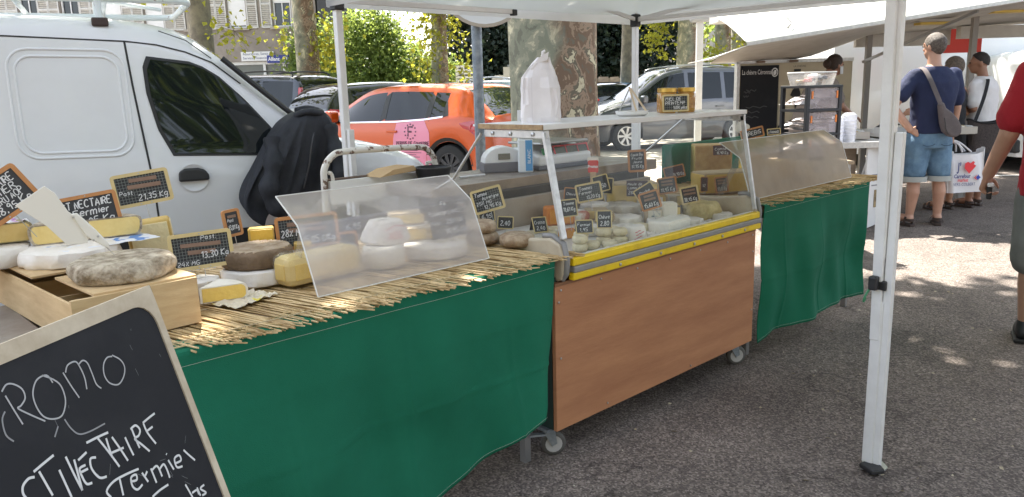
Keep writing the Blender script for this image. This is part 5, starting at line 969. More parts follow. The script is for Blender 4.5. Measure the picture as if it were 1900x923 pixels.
_ST = "-0.398,0.077 -0.394,0.102 -0.389,0.130|-0.401,0.069 -0.389,0.062 -0.377,0.066 -0.366,0.079 -0.367,0.094 -0.379,0.102 -0.386,0.104 -0.370,0.122 -0.349,0.143|-0.409,0.099 -0.419,0.109 -0.423,0.132 -0.415,0.147|-0.307,0.092 -0.313,0.076 -0.334,0.076 -0.350,0.092 -0.354,0.113 -0.349,0.134 -0.334,0.146 -0.314,0.148 -0.297,0.129 -0.294,0.104 -0.303,0.088 -0.321,0.073|-0.280,0.084 -0.275,0.109 -0.268,0.136|-0.275,0.086 -0.265,0.076 -0.247,0.076 -0.242,0.088 -0.241,0.109 -0.246,0.129|-0.244,0.084 -0.231,0.080 -0.223,0.088 -0.222,0.108 -0.222,0.129 -0.215,0.140|-0.163,0.097 -0.176,0.095 -0.190,0.104 -0.197,0.122 -0.192,0.139 -0.174,0.149 -0.155,0.141 -0.144,0.126 -0.147,0.110 -0.162,0.095|-0.313,0.156 -0.308,0.175 -0.297,0.191 -0.274,0.197 -0.237,0.199|-0.330,0.161 -0.344,0.174|-0.404,0.205 -0.383,0.202 -0.359,0.199|-0.406,0.213 -0.417,0.210 -0.430,0.215 -0.435,0.225 -0.433,0.235|-0.395,0.209 -0.392,0.232 -0.389,0.255|-0.360,0.225 -0.359,0.251 -0.358,0.276|-0.339,0.212 -0.337,0.245 -0.334,0.277|-0.334,0.277 -0.330,0.251 -0.326,0.224|-0.309,0.243 -0.323,0.243 -0.324,0.258 -0.321,0.272 -0.310,0.276|-0.326,0.249 -0.307,0.251|-0.319,0.229 -0.297,0.225|-0.283,0.242 -0.295,0.239 -0.300,0.255 -0.292,0.276 -0.277,0.282|-0.290,0.211 -0.264,0.213 -0.238,0.216|-0.264,0.215 -0.253,0.247 -0.243,0.281|-0.247,0.223 -0.249,0.241 -0.250,0.259|-0.234,0.227 -0.227,0.252 -0.220,0.281|-0.249,0.251 -0.218,0.256|-0.206,0.241 -0.205,0.259 -0.203,0.279|-0.184,0.235 -0.184,0.254 -0.183,0.274|-0.187,0.234 -0.172,0.233 -0.166,0.245 -0.174,0.253 -0.186,0.254 -0.175,0.271 -0.163,0.291|-0.152,0.238 -0.151,0.258 -0.141,0.286|-0.153,0.237 -0.133,0.235 -0.115,0.234|-0.153,0.255 -0.133,0.254|-0.204,0.306 -0.236,0.300 -0.268,0.297 -0.289,0.304 -0.285,0.318|-0.253,0.300 -0.259,0.329|-0.233,0.316 -0.218,0.321 -0.215,0.312 -0.228,0.311 -0.232,0.326 -0.224,0.337 -0.209,0.335|-0.200,0.316 -0.194,0.338|-0.196,0.325 -0.187,0.320|-0.176,0.320 -0.176,0.350|-0.174,0.324 -0.159,0.324 -0.157,0.347|-0.156,0.332 -0.142,0.329 -0.139,0.343 -0.140,0.359|-0.127,0.328 -0.122,0.351|-0.126,0.315 -0.125,0.317|-0.111,0.343 -0.095,0.345 -0.095,0.334 -0.110,0.334 -0.112,0.351 -0.097,0.357|-0.078,0.331 -0.070,0.345 -0.058,0.364|-0.198,0.367 -0.176,0.366 -0.150,0.368|-0.108,0.391 -0.102,0.423|-0.099,0.415 -0.084,0.417 -0.083,0.427|-0.081,0.413 -0.080,0.432|-0.059,0.419 -0.073,0.420 -0.062,0.435 -0.075,0.434"
for i, st in enumerate(_ST.split('|')):
    p = [tuple(map(float, q.split(','))) for q in st.split()]; o = MB(); faint = i < 10
    ribbon(o, cr2(p, 5), .0027 if faint else .0042, lambda u, v: bp(u, v, .0016)); o.build('chalk_stroke', M_CHALKF if i in (2,8,9) else (mat('chalk_mid', (.42,.42,.43), .95) if faint else M_CHALK), ab)
sm = MB(); g = np.random.default_rng(3)
for i in range(26):
    u, v = g.uniform(-.36, -.02), g.uniform(.04, .5); a = g.normal()*.5+1.3; l = g.uniform(.003, .02); ribbon(sm, [(u, v), (u+l*cos(a), v+l*sin(a))], .0005, lambda x, y: bp(x, y, .0013))
sm.build('scratches', M_CHALKF, ab, kind='stuff')
# ================================================================ cheeses and price tags
def rindm(n, a, b, ns=9, bump=.8, bs=30, lo=.38, hi=.62, rough=.85): return mat('rind_'+n, a, rough, col2=b, ns=ns, nd=8, bump=bump, bs=bs, lo=lo, hi=hi)
R_BROWN = rindm('grey_brown', (.20,.15,.095), (.54,.46,.35), 26, 1.3, 40, .36, .6); R_DARK = rindm('dark_brown', (.13,.085,.05), (.22,.15,.095), 12); R_TOMME = rindm('tomme', (.27,.18,.11), (.52,.41,.29), 22, 1.1, 40)
R_WHITE = rindm('bloomy_white', (.80,.75,.66), (.72,.66,.55), 8, .6, 24); R_GOAT = rindm('goat', (.74,.66,.47), (.62,.51,.31), 14, .9, 40); R_YEL = rindm('yellow', (.62,.43,.14), (.52,.33,.09), 7, .3, 30); R_OLIVE = rindm('olive', (.28,.23,.11), (.42,.36,.22), 9); R_ORANGE = rindm('orange', (.62,.22,.05), (.5,.16,.04), 9, .4)
R_BEIGE = rindm('beige', (.52,.41,.27), (.42,.31,.19), 9, .5)
def pastem(n, a, b): return mat('paste_'+n, a, .5, col2=b, ns=22, nd=4, bump=.25, bs=60, lo=.35, hi=.75, spec=.4)
P_YEL = pastem('yellow', (.78,.56,.15), (.74,.50,.11)); P_CREAM = pastem('cream', (.78,.60,.24), (.74,.54,.19)); P_PALE = pastem('pale', (.84,.73,.44), (.80,.67,.37)); P_DEEP = pastem('deep', (.76,.50,.08), (.70,.43,.06)); P_ORANGE = pastem('orange', (.75,.33,.06), (.7,.28,.04)); P_WHITE = pastem('white', (.78,.75,.68), (.72,.68,.6))
P_BLUE = mat('paste_blue_veined', (.70,.67,.58), .55, col2=(.12,.19,.22), ns=38, nd=3, lo=.52, hi=.66, bump=.3, bs=60)
M_WRAP = mat('cheese_paper', (.79,.74,.68), .6, col2=(.73,.67,.60), ns=10, bump=.9, bs=16); M_FILM = thin_glass('cling_film', (.97,.97,.97), .04, .10, (.85,.85,.85), .12, .6)
_cs = [0]
def noise3(p, s, ph): return sin(p[0]*s+ph)+sin(p[1]*s*1.3+ph*2.1+p[2]*s)+sin((p[2]+p[0])*s*.9+ph*3.3)
def lump(mb, amp, s=60):
    _cs[0] += 1; ph = _cs[0]*1.7; c = [sum(v[i] for v in mb.v)/len(mb.v) for i in (0, 1, 2)]
    out = []
    for v in mb.v:
        f = 1+amp*noise3(v, s, ph)/3; out.append((c[0]+(v[0]-c[0])*f, c[1]+(v[1]-c[1])*f, max(0, v[2]*(1+amp*.6*noise3(v, s*1.1, ph+1)/3) if v[2] > .004 else v[2])))
    mb.v = out; return mb
def prof(R, h, b=.3, e=.012):
    e = min(e, h*.3); return [(0,0),(R*.5,0),(R-e,0),(R-e*.3,e*.4),(R+h*b*.06,h*.25),(R+h*b*.12,h*.5),(R+h*b*.06,h*.75),(R-e*.3,h-e*.4),(R-e,h),(R*.75,h*1.0),(R*.45,h*.995),(0,h*.99)]
def wheelc(label, loc, R, h, rm, name='round_cheese', amp=.03, b=.3, rz=0, rot=None, group=None, rough_paper=False, n=36):
    m = lump(MB().lathe(prof(R, h, b), (0,0,0), n), amp, 55)
    t = thing(name, label, 'cheese', loc, rz, group, rot); m.build('rind', rm, t, smooth=24 if rough_paper else 60, weld=True); return t
def wedge(label, loc, R, h, a0, a1, rm, pm, name='cheese_wedge', amp=.015, b=.3, rz=0, rot=None, group=None, inset=.004):
    """part of a wheel: rind all round, paste on the cut faces; angles in degrees"""
    a0, a1 = rad(a0), rad(a1); pf = prof(R, h, b); n = max(8, int((a1-a0)/.14)); m = lump(MB().lathe(pf, (0,0,0), n, None, a0, a1), amp, 50); t = thing(name, label, 'cheese', loc, rz, group, rot)
    m.build('rind', rm, t, smooth=60)
    k = n+1
    for j, sg in ((0, 1), (n, -1)):
        ring = [V(m.v[i*k+j]) for i in range(len(pf))]; a = a0 if j == 0 else a1; nn = V((sin(a), -cos(a), 0))*sg*.0015
        pts = [p+nn for p in ring]; f = MB().add(pts, [tuple(range(len(pts))) if sg < 0 else tuple(reversed(range(len(pts))))]); f.build('rind_edge', rm, t)
        c = V((cos(a)*R*.5, sin(a)*R*.5, h*.5)); pts = [c+(p-c)*.90+nn*1.7+V((0,0,0)) for p in ring]; MB().add(pts, [tuple(range(len(pts))) if sg < 0 else tuple(reversed(range(len(pts))))]).build('paste', pm, t)
    return t
def blockc(label, loc, d, rm, pm, name='cheese_block', rz=0, rot=None, faces=('front',), bev=.01, group=None):
    t = thing(name, label, 'cheese', loc, rz, group, rot); x, y, z = d
    box('rind', (0, 0, z/2), d, rm, t, bev=bev); b = bev*.9
    if 'front' in faces: box('paste', (0, -y/2, z/2), (x-2*b, .004, z-2*b), pm, t, bev=.0015)
    if 'back' in faces: box('paste', (0, y/2, z/2), (x-2*b, .004, z-2*b), pm, t, bev=.0015)
    if 'left' in faces: box('paste', (-x/2, 0, z/2), (.004, y-2*b, z-2*b), pm, t, bev=.0015)
    if 'right' in faces: box('paste', (x/2, 0, z/2), (.004, y-2*b, z-2*b), pm, t, bev=.0015)
    if 'top' in faces: box('paste', (0, 0, z), (x-2*b, y-2*b, .004), pm, t, bev=.0015)
    return t
def wrapped(label, loc, R, h, rz=0, m=None, amp=.08, sq=1, name='wrapped_cheese', taper=1.0, n=40):
    g = np.random.default_rng(_cs[0]+77); _cs[0] += 1; mb = MB().lathe([(0,0),(R*.6,0),(R*.97,.002),(R*1.02,h*.15),(R*lerp(1.03,taper,.35),h*.4),(R*lerp(1.02,taper,.7),h*.7),(R*taper*.98,h*.93),(R*taper*.9,h),(R*taper*.5,h*1.01),(0,h*1.0)], (0,0,0), n)
    out = []; ph = g.uniform(0, 6.3, 5)
    for v in mb.v:
        a = atan2(v[1], v[0]); k = 1+amp*.35*(sin(7*a+ph[0]+v[2]*40)+.8*sin(13*a+ph[1]-v[2]*60)+.6*g.normal()*.8)
        out.append((v[0]*k*sq, v[1]*k, max(0, v[2]+(amp*.05*g.normal()*h*3 if v[2] > h*.3 else 0))))
    mb.v = out; t = thing(name, label, 'cheese', loc, rz); mb.build('paper', m or M_WRAP, t, smooth=38, weld=True); return t
def sheet(label, loc, w_, d, m, rz=0, name='paper_sheet', amp=.008, cat='paper', nx=14):
    g = np.random.default_rng(int(abs(loc[0])*1000+abs(loc[1])*100)); rows = [[(lerp(-w_/2, w_/2, j/nx)+g.normal()*.002, lerp(-d/2, d/2, i/nx)+g.normal()*.002, .003+abs(amp*(sin(j*.9+i*.4)+.6*sin(i*1.3-j*.5)+g.normal()*.35))*.6) for j in range(nx+1)] for i in range(nx+1)]
    o = MB().grid(rows).build(name, m, None, smooth=30, loc=loc, rz=rz); tag(o, label, cat); return o
# ---- price tags: wooden frame, slate, hand lettering, pin
def slate_grid():
    m = mat('slate_squared', (.018,.019,.022), .6); n = m.node_tree.nodes; L = m.node_tree.links.new; b = n['Principled BSDF']; tc = n.new('ShaderNodeTexCoord'); sp = n.new('ShaderNodeSeparateXYZ'); L(tc.outputs['Object'], sp.inputs[0]); fs = []
    for ax in ('X', 'Z'):
        a = n.new('ShaderNodeMath'); a.operation = 'MULTIPLY'; a.inputs[1].default_value = 105; L(sp.outputs[ax], a.inputs[0]); f = n.new('ShaderNodeMath'); f.operation = 'FRACT'; L(a.outputs[0], f.inputs[0]); g = n.new('ShaderNodeMath'); g.operation = 'LESS_THAN'; g.inputs[1].default_value = .16; L(f.outputs[0], g.inputs[0]); fs.append(g.outputs[0])
    mx = n.new('ShaderNodeMath'); mx.operation = 'MAXIMUM'; L(fs[0], mx.inputs[0]); L(fs[1], mx.inputs[1]); c = n.new('ShaderNodeMix'); c.data_type = 'RGBA'; c.inputs[6].default_value = (.018,.019,.022,1); c.inputs[7].default_value = (.15,.16,.15,1); L(mx.outputs[0], c.inputs[0]); L(c.outputs[2], b.inputs['Base Color']); return m
M_SLG = slate_grid(); M_SLT = mat('slate_plain', (.024,.025,.028), .6, col2=(.038,.038,.042), ns=9); M_SLP = mat('slate_purplish', (.05,.03,.04), .6, col2=(.07,.045,.055), ns=9); M_STRIP = mat('brown_tape', (.27,.17,.12), .7, col2=(.22,.13,.09), ns=20)
def price_tag(label, c, w_, h, lines, frame='y', slate='g', roll=0, yaw=None, pitch=-6, pin=None, strips=(), bw=None, name='price_tag'):
    """c = centre of the slate; pin = height of what it is stuck in"""
    c = V(c); yw = (atan2(c.y, c.x)-pi/2) if yaw is None else rad(yaw); pz = c.z-h*.5-.05 if pin is None else pin
    R3 = Matrix.Rotation(yw, 3, 'Z') @ Matrix.Rotation(rad(pitch), 3, 'X') @ Matrix.Rotation(-rad(roll), 3, 'Y'); R4 = R3.to_4x4(); dn = R3 @ V((0,0,-1)); ln = (c.z-pz)/max(.3, -dn.z); t = thing(name, label, 'price tag', c+dn*ln, 0, 'chalk price tags'); off = -dn*ln
    fm = {'y': M_WOODY, 'o': M_WOODO, 'n': None}[frame]; bw = bw if bw is not None else h*.10; F = (lambda x, y, z: off+(R3 @ V((x, y, z))))
    def flat(o2, y0, d): return MB().poly(o2, d, lambda a, b, q: (a, y0+q, b))
    def put(o): o.matrix_local = Matrix.Translation(off) @ R4; return o
    put(flat(rrect(w_-bw*1.6, h-bw*1.6, .003, 2), -.002, .004).build('slate', {'g': M_SLG, 's': M_SLT, 'p': M_SLP}[slate], t))
    if fm:
        i_, o_ = rrect(w_-2*bw, h-2*bw, .002, 3), rrect(w_, h, min(.012, h*.1), 3); k = len(i_); fb = MB()
        for y in (-.005, .004): fb.add([(a, y, b) for a, b in i_]+[(a, y, b) for a, b in o_], [(i, (i+1) % k, k+(i+1) % k, k+i) for i in range(k)])
        for q in (i_, o_): fb.add([(a, -.005, b) for a, b in q]+[(a, .004, b) for a, b in q], [(i, (i+1) % k, k+(i+1) % k, k+i) for i in range(k)])
        fo = put(fb.build('frame', fm, t))
        if w_ > .11:
            for x, z in ((0, h/2-bw*.5), (-w_*.08, -h/2+bw*.5), (w_*.1, -h/2+bw*.5)): rv = MB().lathe([(0,.0),(.0025,.0),(.002,-.0012),(0,-.0016)], (x, -.0052, z), 8, Matrix.Rotation(-pi/2, 3, 'X')).build('rivet', M_STEEL, fo)
    iw, ih = w_-2*bw, h-2*bw
    for (x, z, sw_, sh_) in strips: put(MB().box((x*iw, -.0045, z*ih), (sw_*iw, .002, sh_*ih), Matrix.Rotation(.03, 3, 'Y')).build('paper_strip', M_STRIP, t))
    if lines:
        tx = MB()
        for (s, x, z, hh, ww) in lines: hand(tx, s, x*iw, z*ih, hh*ih, lambda a, b: (a, -.0062 if strips else -.0035, b), wd=max(.0016, hh*ih*.15), width=ww*iw, k=2)
        put(tx.build('chalk_lettering', M_CHALK, t))
    MB().tube([V((0,0,0)), off+dn*(h*.48)], .0012, 6).build('pin', M_STEEL, t); return t
TZ = .818
# ---- wooden crate at the left end
cr = thing('wooden_crate', 'pale wooden crate under the cheeses at the left end of the table', 'crate', (.60, 2.40, TZ+.002), rad(3)); CW, CD, CH = .30, .70, .125
for x in (-CW/2, CW/2): box('side_board', (x, 0, CH/2), (.008, CD, CH*.86), M_WOOD, cr)
for y in (-CD/2, CD/2): box('end_board', (0, y, CH/2+.002), (CW+.012, .012, CH), M_WOOD, cr)
for k in range(5): box('base_slat', (-.115+k*.057, 0, .007), (.045, CD-.03, .006), M_WOOD, cr)
for y in (-.12, .12): box('divider', (0, y, .05), (CW-.02, .006, .08), M_WOOD, cr)
for sx in (-1, 1):
    for sy in (-1, 1): box('corner_post', (sx*(CW/2-.014), sy*(CD/2-.016), CH/2), (.02, .02, CH-.004), M_WOOD, cr)
box('lid_board', (.03, -.20, CH+.004), (.26, .29, .006), M_WOOD, cr); box('lid_board', (.0, .17, CH+.004), (.28, .33, .006), M_WOOD, cr)
cz = TZ+CH+.012
st_ = MB().box((.0,0,.012), (.42,.5,.02)).build('steel_tray', M_INOX, None, bev=.006, loc=(.235, 2.42, TZ-.012)); tag(st_, 'grey metal tray edge left of the wooden crate', 'tray')
wheelc('whole grey brown tomme with cracked crust on the crate corner', (.640,2.205,cz-.004), .125, .054, R_BROWN, amp=.07, b=.5)
# blank white spike sign stuck in the tomme
sk = thing('spike_sign', 'blank white plastic sign on a metal spike stuck in the brown tomme', 'sign', (.635, 2.235, cz+.048), rad(-16)); s_ = .00150
def pxl(p): return [((x-193)*s_, (493-y)*s_) for x, y in p]
M_PLW = mat('ivory_plastic', (.74,.71,.64), .4)
MB().poly(pxl([(50,387),(97,357),(111,370),(127,404),(160,437),(150,463),(118,463),(92,427)]), .003, lambda a, b, d: (a, d, b)).build('plate', M_PLW, sk, bev=.001)
MB().poly(pxl([(131,410),(140,408),(165,440),(184,468),(183,477),(172,470),(150,452)]), .012, lambda a, b, d: (a, d-.005, b)).build('clip', M_PLW, sk, bev=.003)
for x, y in ((134,415),(160,459),(168,453)): MB().lathe([(0,0),(.003,0),(.0025,-.0015),(0,-.002)], ((x-193)*s_, -.0055, (493-y)*s_), 8, Matrix.Rotation(-pi/2, 3, 'X')).build('screw', M_STEEL, sk)
MB().poly(pxl([(170,465),(180,475),(193,494)]), .003, lambda a, b, d: (a, d, b)).build('spike', M_STEEL, sk)
# St Nectaire halves on the crate
wrapped('white paper wrapped cheese low on the crate below the cut half wheel', (.60,2.55,cz-.005), .130, .048, amp=.10)
sheet('paper with blue and red print under the cut half wheel', (.68,2.56,cz+.038), .30, .2, mat('printed_paper', (.72,.72,.74), .6, col2=(.12,.25,.55), ns=14, nd=2, lo=.56, hi=.6), .1, amp=.003)
wedge('cut half wheel with straw paste facing front behind the white spike sign', (.665,2.60,cz+.045), .155, .060, 0, 180, R_BROWN, P_CREAM, 'half_cheese', .03, rz=rad(-8))
wrapped('white paper wrapped cheese at the extreme left edge, lower one', (.40,2.70,cz-.004), .13, .055, amp=.10)
wedge('cut half wheel with olive crust at the extreme left edge', (.405,2.70,cz+.055), .135, .058, 0, 180, R_OLIVE, P_CREAM, 'half_cheese', .03, rz=rad(-12))
sheet('crumpled paper with pink print lying on the olive crusted half', (.42,2.74,cz+.105), .2, .15, mat('pink_print_paper', (.72,.70,.70), .6, col2=(.45,.18,.45), ns=9, nd=2, lo=.6, hi=.64), .2, amp=.012)
# centre left
blockc('tall pale wedge of hard cheese standing behind the crate', (.895,2.70,TZ+.01), (.135,.09,.195), R_YEL, P_PALE, 'cheese_wedge', rad(-20), (0, rad(-5), rad(-20)), ('front','right','left'), .010)
wrapped('small white paper wrapped piece behind the brown tomme', (.90,2.37,TZ+.005), .06, .045, amp=.13)
wedge('small yellow wedge with white rind on paper at the front of the mat', (.838,2.215,TZ+.010), .135, .046, -16, 40, R_WHITE, P_YEL, rz=0, amp=.01)
sheet('crumpled wrapping paper with yellow print under the small wedge', (.95,2.17,TZ+.004), .17, .11, mat('yellow_print_paper', (.66,.58,.45), .6, col2=(.75,.62,.05), ns=9, nd=2, lo=.62, hi=.66), .35, amp=.009)
wrapped('white paper wrapped wheel under the dark brown wheel', (1.10,2.37,TZ+.006), .118, .050, amp=.07)
dk = wheelc('dark brown wheel with ridged top on the white wrapped wheel', (1.105,2.39,TZ+.058), .115, .058, R_DARK, amp=.02, b=.2)
rg_ = MB()
for k in range(13): y = -.09+k*.015; l = math.sqrt(max(0, .105**2-y*y)); rg_.tube([(-l, y, .058), (l, y, .058)], .004, 6)
rg_.build('ridges', rindm('ridge', (.40,.29,.19), (.55,.44,.33), 20), dk, kind='stuff')
blockc('yellow cheese piece behind the dark brown wheel', (1.19,2.52,TZ+.05), (.085,.05,.105), R_YEL, P_DEEP, rz=rad(-25), faces=('front','left'), bev=.006)
blockc('small yellow offcut beside the orange framed tags', (1.29,2.42,TZ+.01), (.06,.05,.09), R_YEL, P_DEEP, rz=rad(-25), bev=.005)
# under the clear guard
by = blockc('large yellow cheese block half under the clear guard, film wrapped', (1.235,2.225,TZ+.008), (.285,.10,.098), rindm('film_rind', (.72,.55,.22), (.66,.48,.16), 8, .2), P_YEL, rz=rad(5), faces=('front','left'), bev=.026)
MB().box((.0,0,.0535), (.292,.108,.106)).build('film', M_FILM, by, bev=.028)
wheelc('tall white bloomy cheese drum in the middle of the clear guard', (1.49,2.225,TZ+.006), .072, .076, R_WHITE, amp=.025, b=.35)
wp = wrapped('white paper wedge with red print on top of the bloomy drum', (1.53,2.265,TZ+.082), .086, .078, amp=.08, taper=.72)
rp = MB(); hand(rp, 'ASS', -.04, .020, .022, lambda a, b: (a, -.094+b*.2, b+.003), wd=.003, slant=.05); ribbon(rp, [(-.05+.09*k/8, .052+.012*sin(k*.4)) for k in range(9)], .003, lambda a, b: (a, -.094+b*.25, b+.003)); rp.build('red_print', printmat('red_ink', (.6,.06,.1)), wp)
wrapped('low pale wrapped cheese behind the bloomy drum', (1.40,2.46,TZ+.006), .11, .05, amp=.06)
wrapped('broad white wrapped wheel at the right end of the clear guard', (1.725,2.235,TZ+.006), .118, .048, amp=.06)
wedge('yellow half wheel resting on the broad white wrapped wheel', (1.735,2.285,TZ+.056), .11, .045, 0, 180, R_BEIGE, P_YEL, 'half_cheese', rz=rad(-28))
wrapped('pale wrapped cheese stacked behind the local cheese slate', (1.74,2.43,TZ+.006), .10, .095, amp=.05)
blockc('beige cheese piece on the stack behind the local cheese slate', (1.735,2.42,TZ+.10), (.14,.09,.05), R_BEIGE, P_CREAM, rz=rad(-30))
for lab, p, R, h in (('small brown tomme at the bottom of the pair by the mat end', (1.985,2.26,TZ+.006), .062, .045), ('small brown tomme on top of the pair by the mat end', (1.975,2.265,TZ+.051), .064, .045), ('single small brown tomme at the right end of the mat', (2.035,2.115,TZ+.006), .066, .048)): wheelc(lab, p, R, h, R_TOMME, amp=.05, b=.9)
# ---- inside the cabinet (floor .758, step .80)
FZ = .759; SZ = .801
gl_ = [(2.335,2.055,0),(2.335,2.055,1),(2.40,2.045,0),(2.405,2.11,0),(2.405,2.11,1),(2.46,2.00,0),(2.51,2.075,0),(2.51,2.075,1),(2.565,2.03,0),(2.565,2.03,1),(2.34,2.34,0),(2.42,2.31,0),(2.28,2.41,0),(2.49,2.34,0),(2.57,2.26,0),(2.60,2.12,0)]
nmx = ['first','second','third','fourth','fifth','sixth','seventh','eighth','ninth','tenth','eleventh','twelfth','thirteenth','fourteenth','fifteenth','sixteenth']
seen_ = ['small round goat cheese at the front left corner of the cabinet, bottom','small round goat cheese at the front left corner, top of its pair','small round goat cheese right of the front left pair','small round goat cheese behind the folded slate, bottom','small round goat cheese directly under the folded front slate','small round goat cheese nearest the yellow bumper','small round goat cheese in the middle row, bottom of its pair','small round goat cheese in the middle row, top of its pair','small round goat cheese beside the printed wrapper, bottom','small round goat cheese beside the printed wrapper, top','small goat drum left of the aluminium post, middle one','small goat drum left of the aluminium post, right one','small goat drum left of the aluminium post, white one at left','small goat drum just behind the aluminium post','small goat drum behind the standing folded slate','small goat drum between folded slate and printed wrapper']
for (x, y, k), lab in zip(gl_, seen_): wheelc(lab, (x, y, FZ+.034*k), .031, .034 if k or x < 2.57 and y < 2.2 else .05, R_GOAT if y < 2.38 else R_WHITE, 'goat_cheese', .05, .4, group='small goat cheeses', n=20)
wp = wrapped('wrapped round cheese with pink print near the yellow bumper', (2.665,2.03,FZ), .055, .065, rz=rad(-35), amp=.07, taper=.8)
rp = MB()
for k in range(9): ribbon(rp, [(-.018+.004*k, .012+.006*((k*5) % 7)), (-.006+.004*k, .015+.006*((k*5) % 7))], .003, lambda a, b: (a, -.058, b)); 
rp.build('pink_print', printmat('red_ink', (.6,.06,.1)), wp)
sheet('crumpled white paper behind the yellow bumper', (2.77,2.02,FZ), .12, .1, M_WRAP, .3, amp=.02)
blockc('long white slab of cheese along the yellow bumper', (2.90,2.01,FZ), (.20,.11,.062), R_WHITE, P_WHITE, rz=rad(6), faces=('front','top'), bev=.008)
blockc('orange rinded cheese behind the aluminium post', (2.58,2.40,SZ), (.13,.09,.085), R_ORANGE, P_ORANGE, rz=rad(-30), faces=('front','right'), bev=.012)
wedge('orange half round cheese low behind the goat cheeses', (2.50,2.28,FZ), .07, .04, 0, 180, R_ORANGE, P_ORANGE, 'half_cheese', rz=rad(-35))
wheelc('flat white cheese with red rim near the rear wall', (2.68,2.43,SZ), .10, .045, rindm('red_rim', (.72,.68,.62), (.5,.16,.1), 5, .3, 20, .5, .6), amp=.02)
wrapped('pale wrapped cheese lying behind the printed wrapper', (2.86,2.24,FZ), .085, .06, amp=.10)
wrapped('grey film wrapped cheese in the middle of the cabinet', (2.98,2.36,SZ), .10, .05, m=mat('greyish_wrap', (.48,.43,.38), .5, col2=(.6,.56,.5), ns=14, bump=.8, bs=20), amp=.12)
blockc('big cream half cheese with purple slate leaning on it', (3.16,2.44,SZ), (.28,.11,.135), R_BEIGE, P_CREAM, rz=rad(-38), faces=('front','left','right'), bev=.012)
blockc('white rinded block standing mid cabinet', (3.06,2.13,FZ), (.075,.07,.11), R_WHITE, P_WHITE, rz=rad(-40), bev=.008)
blockc('blue veined cheese block beside the white standing block', (2.985,2.165,FZ), (.07,.07,.085), R_BEIGE, P_BLUE, rz=rad(-40), faces=('front','right','top'), bev=.005)
blockc('dark brown rinded cheese chunk right of the white standing block', (3.17,2.19,FZ), (.085,.07,.075), R_DARK, P_CREAM, rz=rad(-40), bev=.006)
wheelc('crumbly pale cheese mound at the right end of the cabinet', (3.30,2.10,FZ), .088, .085, rindm('crumbly', (.62,.52,.27), (.46,.37,.17), 26, 1.0, 30), amp=.14, b=.2)
blockc('yellow brown cheese chunk behind the crumbly mound', (3.24,2.25,FZ), (.10,.07,.07), R_YEL, P_DEEP, rz=rad(-40), bev=.006)
sheet('grey and white crumpled foil near the right end of the bumper', (3.14,2.0,FZ), .16, .09, mat('foil_paper', (.6,.58,.56), .35, .3), .1, amp=.018)
wrapped('cream film wrapped cheese low in the right half of the cabinet', (3.08,2.02,FZ), .06, .04, amp=.12)
wrapped('pale wrapped piece between purple slate and front tags', (2.95,2.10,FZ), .06, .05, amp=.10)
blockc('pale yellow wedge left behind the squared slate', (2.80,2.36,SZ), (.11,.08,.05), R_BEIGE, P_CREAM, rz=rad(-40), bev=.008)
for i, (x, y, z, R, h, kind, lab) in enumerate((
 (2.63,2.26,FZ,.05,.045,'w','white wrapped puck left of the printed wrapper row'),(2.74,2.15,FZ,.052,.04,'p','pale wrapped puck behind the printed wrapper'),(2.72,2.30,SZ,.06,.05,'b','beige cheese slice under the Tomme Fermier tag'),(2.88,2.44,SZ,.07,.06,'w','white wrapped cheese against the rear wall at left'),
 (3.05,2.48,SZ,.06,.05,'b','small beige piece against the rear wall'),(3.30,2.43,SZ,.07,.06,'y','yellow piece against the rear wall at right'),(3.38,2.30,SZ,.05,.05,'b','beige piece in the rear right corner of the cabinet'),(3.36,2.20,FZ,.05,.06,'y','yellow piece behind the mound at cabinet right end'),
 (2.80,2.10,FZ,.045,.045,'g','small round goat cheese behind the crumpled paper'),(3.03,2.06,FZ,.04,.035,'g','small flat goat cheese beside the long white slab'),(3.12,2.10,FZ,.042,.04,'w','small white puck under the price 18,95 tag'),(3.2,2.34,SZ,.06,.055,'p','paper wrapped wedge below the price 11,95 tag'),(2.66,2.15,FZ,.035,.045,'g','goat drum behind the wrapped pink print cheese'),(3.33,2.0,FZ,.045,.035,'p','folded white wrapper at the right end of the bumper'))):
    if kind in 'wp': wrapped(lab, (x, y, z), R, h, amp=.11, sq=1.25 if kind == 'p' else 1)
    elif kind == 'g': wheelc(lab, (x, y, z), R, h, R_GOAT, 'goat_cheese', .05, .4, group='small goat cheeses', n=20)
    else: wedge(lab, (x, y, z), R*1.5, h, -40, 25, R_BEIGE, P_CREAM if kind == 'b' else P_YEL, rz=rad(-30))
# ---- on the right table, seen through the cabinet end
blockc('big golden half wheel of hard cheese at the left end of the right table', (3.80,2.26,.83), (.36,.16,.115), R_BEIGE, P_YEL, 'half_cheese', rz=rad(-28), faces=('front','left'), bev=.01)
blockc('tall block of hard cheese with rough brown crust on the right table', (4.12,2.56,.83), (.22,.16,.23), rindm('comte', (.44,.27,.12), (.56,.38,.17), 22, .9, 24), P_CREAM, rz=rad(-48), faces=('left',), bev=.008)
blockc('tall yellow wedge just behind the left edge of the smoky guard', (3.98,2.22,.83), (.10,.10,.20), R_YEL, P_DEEP, 'cheese_wedge', rz=rad(-40), faces=('front','left'), bev=.006)
for i, (x, y, w_, h, rm, pm) in enumerate(((4.15,2.25,.2,.1,R_BEIGE,P_CREAM),(4.42,2.3,.22,.12,R_YEL,P_YEL),(4.62,2.25,.14,.1,R_BEIGE,P_PALE))): blockc(['cheese block under the left part of the smoky guard','cheese block under the middle of the smoky guard','cheese block under the right part of the smoky guard'][i], (x, y, .83), (w_, .12, h), rm, pm, rz=rad(-20))
